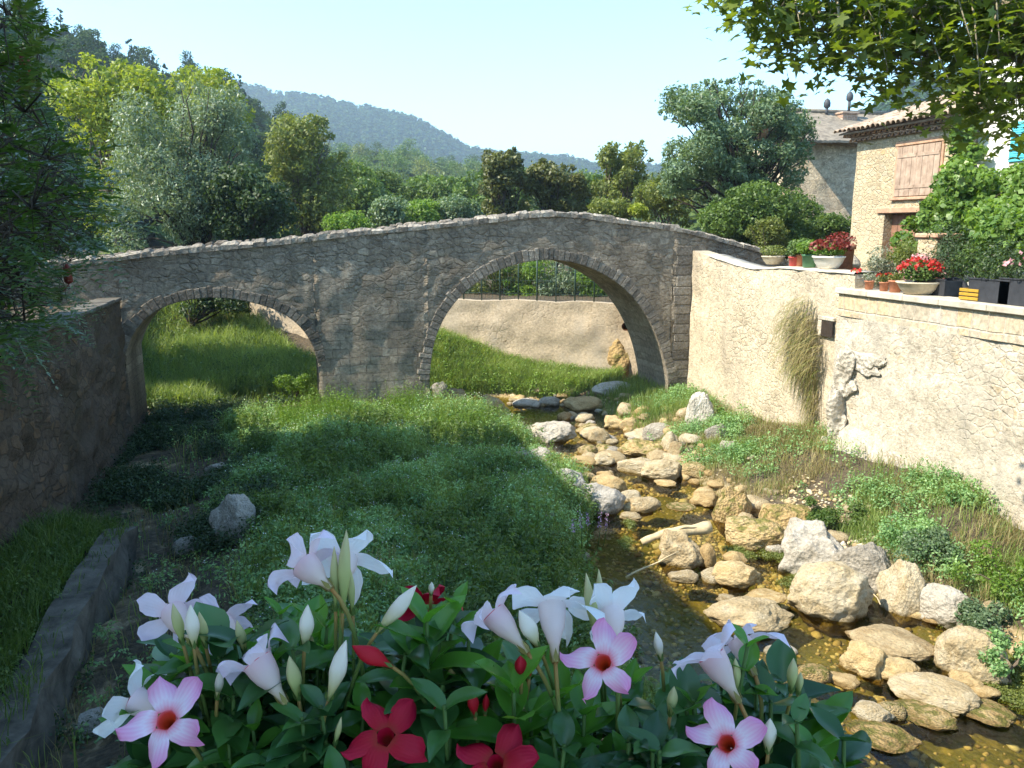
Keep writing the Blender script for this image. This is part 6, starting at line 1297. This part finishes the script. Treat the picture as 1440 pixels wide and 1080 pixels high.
# hanging dry grass on the wall corner
rng = np.random.default_rng(62); hg = thing('hanging_grass', 'clump of dry grass hanging down the corner of the river walls', 'plant', atX(1130, 450, 12)); mbd, mbg = MB(), MB()
uv = sample_poly([(1114, 440), (1134, 424), (1146, 440), (1154, 480), (1160, 505), (1154, 545), (1150, 590), (1148, 650), (1134, 650), (1136, 590), (1122, 540), (1104, 505), (1104, 480), (1104, 455)], 950, rng)
for k, (u, v) in enumerate(uv):
    p = atX(u, v - 14, 11.98); L_ = rng.uniform(.25, .95); out = rng.uniform(.08, .55) if v < 540 else rng.uniform(.05, .2); dy = rng.normal(.06, .14); t = np.linspace(0, 1, 5); c = p + np.stack([-out * np.sin(t * 1.7), dy * t + .12 * (rng.uniform() - .5) * t ** 2, .10 * t - L_ * t ** 2], 1); w0 = rng.uniform(.005, .011); sd_ = np.array([.25, 1, .1]) * w0
    wv = np.array([.8, 1, .9, .6, .08])[:, None]; g = np.stack([c - sd_ * wv, c + sd_ * wv], 1); (mbd if rng.uniform() < .78 else mbg).grid(g)
part('dry_strands', mbd, MAT['dry'], hg); part('green_strands', mbg, MAT['olive'], hg)
q = np.array([atX(u, v, 11.9) for u, v in sample_poly([(1122, 620), (1150, 620), (1168, 690), (1125, 745), (1040, 765), (1070, 700)], 2600, rng)]); q[:, 0] -= rng.uniform(0, .9, len(q)); q[:, 2] = np.maximum(q[:, 2] - .1, ground_h(q[:, 0], q[:, 1])); mb = MB(); blades(mb, q, rng.uniform(.15, .35, len(q)), .012, .7, rng, .9)
rm = thing('dry_grass_skirt', 'matted brown dry grass below the hanging clump', 'plant', atX(1110, 740, 11.7)); part('strands', mb, MAT['dry'], rm)
# weed in the near water and at stone feet
P11, rng = field(2600, 5.6, 10.5, 7, 15, lambda x, y, e: np.where((e > -.9) & (e < .3), sstep(.15, .45, fbm2(x * 1.2, y * 1.2 + 3, 3)), 0), 63); P11[:, 2] = np.maximum(P11[:, 2], -.04); mb = MB(); herbs(mb, P11, rng.uniform(.03, .10, len(P11)), 16, .04, .02, rng, .12); kind(part('stream_weed', mb, MAT['olive']), 'stuff')
# purple flower spike by the pool
sp = thing('flower_spike', 'mauve flower spikes at the meadow edge beside the dark pool', 'plant', atZ(828, 770, .4)); mb, mg = MB(), MB(); p = np.array(sp.location)
for k in range(5):
    b = p + np.array([.14 * (k - 2), .08 * ((k * 7) % 3 - 1), 0]); top = b + (.03 * (k - 2), 0, .62 + .05 * (k % 2)); mg.tube([b, (b + top) / 2 + (.02, 0, 0), top], [.008, .006, .004], 5); t = RNG.uniform(.55, 1, 40)[:, None]; q = b * (1 - t) + top * t + RNG.normal(0, .018, (40, 3)); leafcloud(mb, q, RNG.normal(size=(40, 3)), .028, .02)
part('stem', mg, MAT['stalk'], sp); part('blossom', mb, MAT['mauve'], sp)
# leafy scrub on the near right bank
rng = np.random.default_rng(64)
for k, (u, v, n_, r, lab, lf_) in enumerate([(1385, 880, 9, .26, 'bramble with blue green leaves trailing over the bank stones', 'bluegreen'), (1425, 830, 9, .34, 'fresh green bramble below the near river wall', 'fresh'), (1300, 780, 10, .30, 'fine leaved bush on the grassy bank behind the pale boulders', 'bluegreen'), (1160, 730, 8, .22, 'green tuft of bushy plants at the foot of the rock outcrop', 'mid'), (1012, 590, 6, .2, 'leafy clump on the pale pointed rock by the wall', 'fresh'), (1420, 930, 8, .26, 'low leafy plant at the edge of the near bank', 'meadow'), (640, 470, 9, .34, 'lush green clump on the mound beyond the large arch, against the pier', 'fresh'), (690, 478, 8, .30, 'bushy mid green clump on the mound beyond the large arch', 'mid'), (775, 520, 8, .28, 'rounded leafy clump low on the mound under the ochre wall', 'fresh'), (300, 500, 9, .4, 'dark leafy clump on the bank in the middle of the small arch', 'mid'), (225, 480, 9, .45, 'deep green clump on the bank at the edge of the small arch', 'dark'), (415, 545, 8, .3, 'bright leafy clump at the pier foot under the small arch', 'fresh')]):
    P = atZ(u, v, .5)
    for _ in range(6): P = atZ(u, v, max(.3, gz(P[0], P[1]) + .15))
    sp_ = [(P + rng.normal(0, 1, 3) * np.array([r, r, r * .35]) * 1.1 + (0, 0, .1), r * rng.uniform(.5, .9)) for _ in range(n_)]; blob_plant('bank_shrub', lab, 'plant', sp_, lf_, 3800, .055, .6, 120 + k, P - np.array([0, 0, .3]))
# ------------------------------------------------------------------ parapet the photographer leans on, trough, mandevillas
rngf = np.random.default_rng(90)
e0, e1 = atZ(0, 1074, 5.45), atZ(100, 1079, 5.45); dpar = unit((e1 - e0) * np.array([1, 1, 0])); npar = np.array([dpar[1], -dpar[0], 0]); npar = npar if npar[1] < 0 else -npar
pw = thing('parapet', 'pale stone parapet under the mandevilla trough', 'parapet', (0, .5, 4.2)); Rp = np.stack([dpar, -npar, [0, 0, 1]], 1)
mid_ = e0 + dpar * ((np.array([0, .6, 0]) - e0) @ dpar)
mb = MB(); c_ = np.zeros(3); mb.box((-4.2, -.36, 3.9), (3.6, -.04, 5.36), .01); mb.V[-1] = mb.V[-1] @ Rp.T + np.array([mid_[0], mid_[1], 0]); part('masonry', mb, MAT['rubble2'], pw)
mb = MB(); mb.box((-4.3, -.42, 5.364), (3.7, 0.0, 5.45), .012); mb.V[-1] = mb.V[-1] @ Rp.T + np.array([mid_[0], mid_[1], 0]); part('cap_slab', mb, MAT['capslab'], pw)
mb = MB(); mb.box((-10, -5, 3.6), (4, -.37, 4.25)); mb.V[-1] = mb.V[-1] @ Rp.T + np.array([mid_[0], mid_[1], 0]); kind(part('road', mb, MAT['ledge']), 'structure')
tr_ = thing('flower_trough', 'long dark trough hung outside the parapet full of mandevillas', 'trough', (mid_[0], mid_[1], 5.05))
mb = MB()
for lo, hi in (((-.42, .012, 4.88), (.72, .03, 5.12)), ((-.42, .25, 4.88), (.72, .268, 5.12)), ((-.42, .031, 4.88), (-.40, .249, 5.12)), ((.70, .031, 4.88), (.72, .249, 5.12)), ((-.399, .031, 4.88), (.699, .249, 4.90))): mb.box(lo, hi, .003); mb.V[-1] = mb.V[-1] @ Rp.T + np.array([mid_[0], mid_[1], 0])
part('box', mb, MAT['greyplanter'], tr_); mb = MB().box((-.398, .032, 4.905), (.698, .248, 5.09)); mb.V[-1] = mb.V[-1] @ Rp.T + np.array([mid_[0], mid_[1], 0]); part('soil', mb, MAT['soil'], tr_)

def root_at(u): p = atD(u, 1000, .95); return np.array([p[0], p[1], 5.08])
PL = {}
for key, lab, u in (('l', 'mandevilla with pale pink and white trumpet flowers beside the footing wall', 340), ('c', 'mandevilla with crimson flowers and buds between the pink ones', 610), ('r', 'mandevilla with pink and white trumpet flowers beside the stream', 900)):
    PL[key] = thing('mandevilla_plant', lab, 'plant', root_at(u), 'mandevillas in the trough')
def stalk_curve(P0, axis, plant, L_=.09, back=.065):
    rt = base_of(PL[plant]); t = np.linspace(0, 1, 8)[:, None]; q1 = P0 - axis * .045; end = P0 - axis * .07 + FWD * back + np.array([0, 0, -L_]); end += (rt - end) * .15
    return (1 - t) ** 2 * P0 + 2 * t * (1 - t) * q1 + t ** 2 * end
def flower(plant, uv0, uv1, d0, d1, R, mat, roll=0.0, flare=78, seed=0, lab=None, throat=True, recurve=.30, missing=()):
    tw = 1.0 if mat in ('pinkpetal', 'redpetal') else 1.45
    rg = np.random.default_rng(1000 + seed); P0, P1 = atD(*uv0, d0), atD(*uv1, d1); ax = P1 - P0; Lt = np.linalg.norm(ax); ax /= Lt; M = rot_to(ax, UP) @ rotz(roll); sc = R / .045 * tw
    mb = MB(); pr = np.array([(.0028, 0), (.0034, .12), (.0042, .28), (.0070, .45), (.0102, .62), (.0118, .8), (.0122, .92), (.0126, 1.0)]); tone = np.array([0, .04, .08, .13, .18, .22, .25, .28])
    mb.lathe(np.c_[pr[:, 0] * sc, pr[:, 1] * Lt], P0, 24, M, tone)
    rm = .0118 * sc
    for k in range(5):
        if k in missing: continue
        s = np.linspace(0, 1, 17)[:, None]; w_ = np.linspace(-1, 1, 25)[None]; fl = math.radians(flare + rg.normal(0, 9)); rc = recurve * rg.uniform(.5, 1.5); Rk = R * rg.uniform(1.0, 1.16)
        hb = Rk * rg.uniform(.50, .60) * (s + .27) ** .72; half = hb * np.where(w_ > 0, np.clip(1 - s ** 2.7, 0, 1) ** .75, np.clip(1 - s ** 1.45, 0, 1) ** .85); half = half * (1 + .07 * np.sin(s * 19 + rg.uniform(0, 6)) * s * np.abs(w_)); half = np.maximum(half, rm * .66 * (1 - s) ** 3)
        x = rm * .92 + Rk * (s * math.sin(fl)) + 0 * w_; y = half * w_ + Rk * .17 * s ** 1.6
        z = Lt + Rk * (s * math.cos(fl) + .10 * s * (1 - s)) - Rk * rc * s ** 2.2 - Rk * .13 * (np.abs(w_) ** 2.0) * (s ** .8) + Rk * rg.uniform(.08, .30) * w_ * s ** 1.3 + Rk * .006 * np.cos(w_ * 22 + k) * np.minimum(1, s * 3)
        z = z + Rk * .07 * np.sin(4.5 * s + rg.uniform(0, 6) + 2.6 * w_) * s
        a = 2 * PI * k / 5 + rg.normal(0, .11); rr_, th = np.hypot(x, y), np.arctan2(y, x) + a
        G = np.stack([rr_ * np.cos(th), rr_ * np.sin(th), z + 0 * th + .0009 * (k % 2)], -1); tn = .30 + .60 * s + .16 * np.abs(w_) * np.minimum(1, s * 3) + .045 * np.cos(w_ * 22 + k) * np.minimum(1, s * 3)
        mb.grid(G @ M.T + P0, np.clip(tn, .29, 1))
    f = part('flower', mb, MAT[mat], PL[plant]); 
    if lab: f['label'] = lab
    if throat:
        tb_ = MB().lathe([(rm * .99, Lt + .0008), (rm * .86, Lt - .003), (rm * .6, Lt - .009), (rm * .3, Lt - .016), (.0008, Lt - .019)], P0, 20, M, [1, .7, .4, .12, .02]); part('throat', tb_, MAT['redpetal' if mat == 'redpetal' else 'throatgrad'], f)
    mb = MB(); c = stalk_curve(P0, ax, plant); mb.tube(c, np.linspace(.0021, .0026, 8), 7, a=np.linspace(1, 0, 8))
    for k in range(5):
        a = 2 * PI * k / 5; d = M @ np.array([math.cos(a), math.sin(a), 0]); mb.add([P0 + d * .0036 - ax * .002, P0 + d * .005 + np.cross(ax, d) * .0026 + ax * .004, P0 + d * .0058 + ax * .013, P0 + d * .005 - np.cross(ax, d) * .0026 + ax * .004], [[0, 1, 2, 3]], a=.75)
    part('stalk', mb, MAT['stalk'], f); return f
def bud(plant, uv0, uv1, d0, d1, wpx, mat, lab=None):
    P0, P1 = atD(*uv0, d0), atD(*uv1, d1); ax = P1 - P0; L_ = np.linalg.norm(ax); ax /= L_; w_ = wpx / F * (d0 + d1) / 2 * .5; t = np.linspace(0, 1, 14); M = rot_to(ax)
    prof_ = np.interp(t, [0, .12, .3, .5, .68, .85, .95, 1], [.22, .34, .70, 1, .88, .48, .2, .02]) * w_; mb = MB(); tw = lambda P: .10 * np.sin(3 * np.arctan2(P[..., 1], P[..., 0]) + P[..., 2] * 90)
    mb.lathe(np.c_[prof_, t * L_], P0, 15, M, t, tw); b = part('bud', mb, MAT[mat], PL[plant])
    if lab: b['label'] = lab
    c = stalk_curve(P0, ax, plant, .075, .05); mb = MB().tube(c, np.linspace(.0018, .0024, 8), 7, a=np.linspace(.9, 0, 8))
    for k in range(5):
        a = 2 * PI * k / 5; d = M @ np.array([math.cos(a), math.sin(a), 0]); mb.add([P0 + d * w_ * .3, P0 + d * w_ * .55 + np.cross(ax, d) * .002 + ax * .004, P0 + d * w_ * .75 + ax * .012, P0 + d * w_ * .55 - np.cross(ax, d) * .002 + ax * .004], [[0, 1, 2, 3]], a=.4)
    part('stalk', mb, MAT['stalk'], b)
# open, facing
flower('l', (262, 1040), (234, 1013), .755, .715, .033, 'pinkpetal', .35, 74, 1, 'open pink flower with an orange red throat', recurve=.12)
flower('r', (866, 960), (848, 932), .78, .735, .030, 'pinkpetal', .12, 82, 2, 'open pink flower with an orange red throat', recurve=.12)
flower('r', (1042, 1066), (1022, 1046), .76, .715, .030, 'pinkpetal', .22, 80, 3, 'open pink flower with an orange red throat', recurve=.12)
flower('c', (560, 1066), (542, 1036), .80, .755, .032, 'redpetal', .5, 84, 4, 'open crimson flower', recurve=.1)
flower('c', (712, 1100), (697, 1074), .79, .745, .031, 'redpetal', .9, 84, 5, 'open crimson flower', recurve=.1)
flower('c', (604, 888), (600, 852), .86, .885, .032, 'redpetal', .3, 70, 6, 'crimson flower turned away behind the leaves', throat=False)
# side views
flower('l', (226, 1002), (190, 985), .785, .79, .033, 'whitepetal', .9, 66, 7, 'white flower seen from the side', missing=(1,), recurve=.45)
flower('l', (272, 906), (245, 862), .83, .885, .035, 'palepetal', .2, 70, 8, 'pale pink flower seen from behind', throat=False)
flower('l', (336, 902), (312, 876), .88, .91, .030, 'palepetal', .6, 74, 9, 'pale pink flower seen from behind', throat=False)
flower('l', (402, 990), (362, 930), .775, .785, .037, 'palepetal', .5, 44, 10, 'pale pink trumpet seen from the side', recurve=.5)
flower('l', (466, 828), (428, 794), .80, .815, .036, 'palepetal', .2, 50, 11, 'pale pink trumpet at the top of its stem', recurve=.5)
flower('l', (482, 824), (485, 788), .83, .865, .035, 'whitepetal', .4, 74, 12, 'white flower turned away at the top of its stem', throat=False)
flower('r', (742, 918), (694, 862), .785, .80, .034, 'palepetal', .9, 52, 13, 'pale pink trumpet nodding sideways', recurve=.55)
flower('r', (781, 932), (776, 852), .785, .825, .036, 'whitepetal', .1, 84, 14, 'white trumpet with its petals spread wide', throat=False, recurve=.35)
flower('r', (866, 912), (860, 864), .80, .84, .034, 'whitepetal', .65, 66, 15, 'white trumpet behind the open pink flower', throat=False, recurve=.2)
flower('r', (1040, 988), (1000, 922), .775, .79, .036, 'palepetal', .3, 46, 16, 'pale pink trumpet leaning over the stream', recurve=.35)
flower('r', (1062, 950), (1040, 902), .82, .845, .032, 'palepetal', 1.0, 70, 17, 'pale pink trumpet partly behind another', throat=False)
flower('r', (940, 1110), (935, 1082), .77, .78, .016, 'whitepetal', 1.0, 50, 18, 'half opened white flower', throat=False)
# buds
for pl, a, b, d, w_, mt in [('l', (530, 890), (586, 823), .79, 22, 'palebud'), ('l', (462, 985), (487, 900), .77, 24, 'palebud'), ('l', (428, 912), (433, 850), .80, 21, 'palebud'), ('l', (420, 985), (407, 922), .79, 20, 'greenbud'), ('l', (273, 912), (268, 850), .80, 19, 'palebud'), ('l', (258, 908), (243, 848), .81, 15, 'greenbud'), ('l', (290, 912), (280, 860), .82, 14, 'greenbud'),
                             ('l', (482, 862), (487, 745), .815, 18, 'greenbud'), ('l', (472, 860), (470, 768), .82, 13, 'greenbud'), ('l', (496, 866), (490, 790), .83, 12, 'greenbud'), ('l', (345, 920), (333, 872), .83, 14, 'greenbud'), ('l', (305, 985), (310, 940), .80, 12, 'palebud'), ('l', (470, 1050), (480, 1008), .77, 9, 'greenbud'),
                             ('c', (552, 938), (495, 908), .78, 25, 'redbud'), ('c', (733, 955), (732, 922), .79, 19, 'redbud'), ('c', (668, 1008), (662, 972), .79, 17, 'redbud'), ('c', (682, 1005), (684, 976), .80, 10, 'redbud'), ('c', (611, 1020), (614, 988), .80, 9, 'redbud'), ('c', (606, 838), (607, 818), .84, 8, 'palebud'), ('c', (744, 955), (747, 928), .80, 9, 'redbud'),
                             ('r', (758, 912), (730, 858), .80, 24, 'palebud'), ('r', (840, 905), (824, 805), .84, 17, 'greenbud'), ('r', (848, 900), (842, 800), .85, 15, 'greenbud'), ('r', (1080, 1060), (1083, 1010), .77, 20, 'palebud'), ('r', (1112, 975), (1116, 925), .80, 15, 'greenbud'), ('r', (1122, 978), (1126, 945), .81, 11, 'greenbud'), ('r', (942, 1008), (948, 965), .79, 15, 'greenbud'), ('r', (930, 930), (922, 888), .83, 13, 'palebud'), ('r', (1036, 975), (1034, 925), .80, 13, 'greenbud')]:
    bud(pl, a, b, d, d - .01, w_, mt, {'palebud': 'cream bud', 'greenbud': 'slim greenish bud', 'redbud': 'crimson bud'}[mt])
# leaves
def leaf(mb, P, d, n, L_, W_, rg, arch=.25, fold=.22):
    d = unit(np.asarray(d, float)); n = unit(np.asarray(n, float) - d * (np.asarray(n) @ d)); b = np.cross(n, d); s = np.linspace(0, 1, 11)[:, None]; w_ = np.linspace(-1, 1, 7)[None]
    half = W_ * .5 * np.sin(PI * np.clip(s ** .82, 0, 1)) ** .8 * (1 - .25 * s ** 4); half[-1] = .0004; half[0] = .0012
    x = L_ * (s - .08 * s ** 2) + 0 * w_; y = half * w_; z = -L_ * arch * s ** 1.8 + half * fold * 2 * np.abs(w_) ** 1.3 + L_ * .02 * np.sin(9 * s + rg.uniform(0, 6)) * np.abs(w_) * np.sign(w_)
    G = P + x[..., None] * d + y[..., None] * b + z[..., None] * n; mb.grid(G)
LF = {k: (MB(), MB(), MB()) for k in PL}      # mature, young, stems
def whichp(u): return 'l' if u < 505 else ('c' if u < 770 else 'r')
TOPU = np.array([180, 215, 250, 300, 350, 420, 470, 520, 560, 600, 650, 700, 750, 800, 850, 900, 940, 980, 1020, 1060, 1100, 1150, 1190, 1215]); TOPV = np.array([1040, 965, 880, 880, 880, 835, 865, 905, 885, 850, 870, 895, 930, 960, 975, 960, 960, 950, 920, 905, 935, 975, 1015, 1060])
def sprig(u, v, D, young=False, npairs=4, L0=.07, lean=None):
    rg = rngf; k = whichp(u); mat_, yng, stm = LF[k]; tip = atD(u, v, D); rt = atD(u + rg.normal(0, 20), 1130, D + .06); rt[2] = min(rt[2], 5.10); t = np.linspace(0, 1, 8)[:, None]; c = rt * (1 - t) + tip * t; c += np.sin(t * PI) * rg.normal(0, .012, 3)
    stm.tube(c, np.linspace(.0034, .002, 8), 6, a=0.15); ax = unit(tip - rt); ax = unit(ax + np.array([0, 0, .6])); ph = rg.uniform(0, PI)
    for j in range(npairs):
        P = tip - ax * (.026 * j + .004) * rg.uniform(.9, 1.2); L_ = L0 * (.62 + .16 * j if j < 3 else 1.0) * rg.uniform(.85, 1.2); op = [.9, .55, .3, .1][min(j, 3)] if young else [.6, .25, .05, -.1][min(j, 3)]
        for sg in (0, PI):
            a = ph + sg + j * PI / 2 + rg.normal(0, .2); side = np.array([math.cos(a), math.sin(a), 0]); d = side + ax * op * 1.4; leaf(yng if (young and j < 3) else mat_, P, d, ax - side * .3, L_, L_ * rg.uniform(.42, .55), rg, rg.uniform(.1, .4) * (.4 if young else 1), rg.uniform(.12, .3))
for (u, v, D, L0) in [(600, 872, .80, .075), (640, 850, .84, .06), (722, 968, .775, .085), (395, 860, .86, .05), (1052, 905, .80, .05), (330, 905, .84, .06), (745, 1000, .80, .08), (890, 960, .85, .06), (460, 880, .86, .055), (262, 930, .83, .065), (975, 985, .82, .06)]: sprig(u, v, D, True, 4, L0)
for k in range(320):
    u = rngf.uniform(196, 1195); v = np.interp(u, TOPU, TOPV) + 22 + rngf.uniform(0, 1) ** 1.2 * 190; sprig(u, v, rngf.uniform(.80, 1.02), rngf.uniform() < .22, int(rngf.integers(2, 5)), rngf.uniform(.06, .095))
opens = np.array([(234, 1013), (848, 932), (1022, 1046), (542, 1036), (697, 1074), (362, 930), (1000, 922), (694, 862), (190, 985)])
for k in range(110):
    u = rngf.uniform(215, 1150); v = rngf.uniform(max(985, np.interp(u, TOPU, TOPV) + 60), 1120)
    if np.min(np.hypot(*(opens - (u, v)).T)) < 82: continue
    sprig(u, v, rngf.uniform(.735, .80), rngf.uniform() < .1, 3, rngf.uniform(.055, .08))
for key in PL:
    a, b, c = LF[key]; part('foliage', a, MAT['mandleaf'], PL[key]); part('young_foliage', b, MAT['youngleaf'], PL[key]); part('stem', c, MAT['stalk'], PL[key])
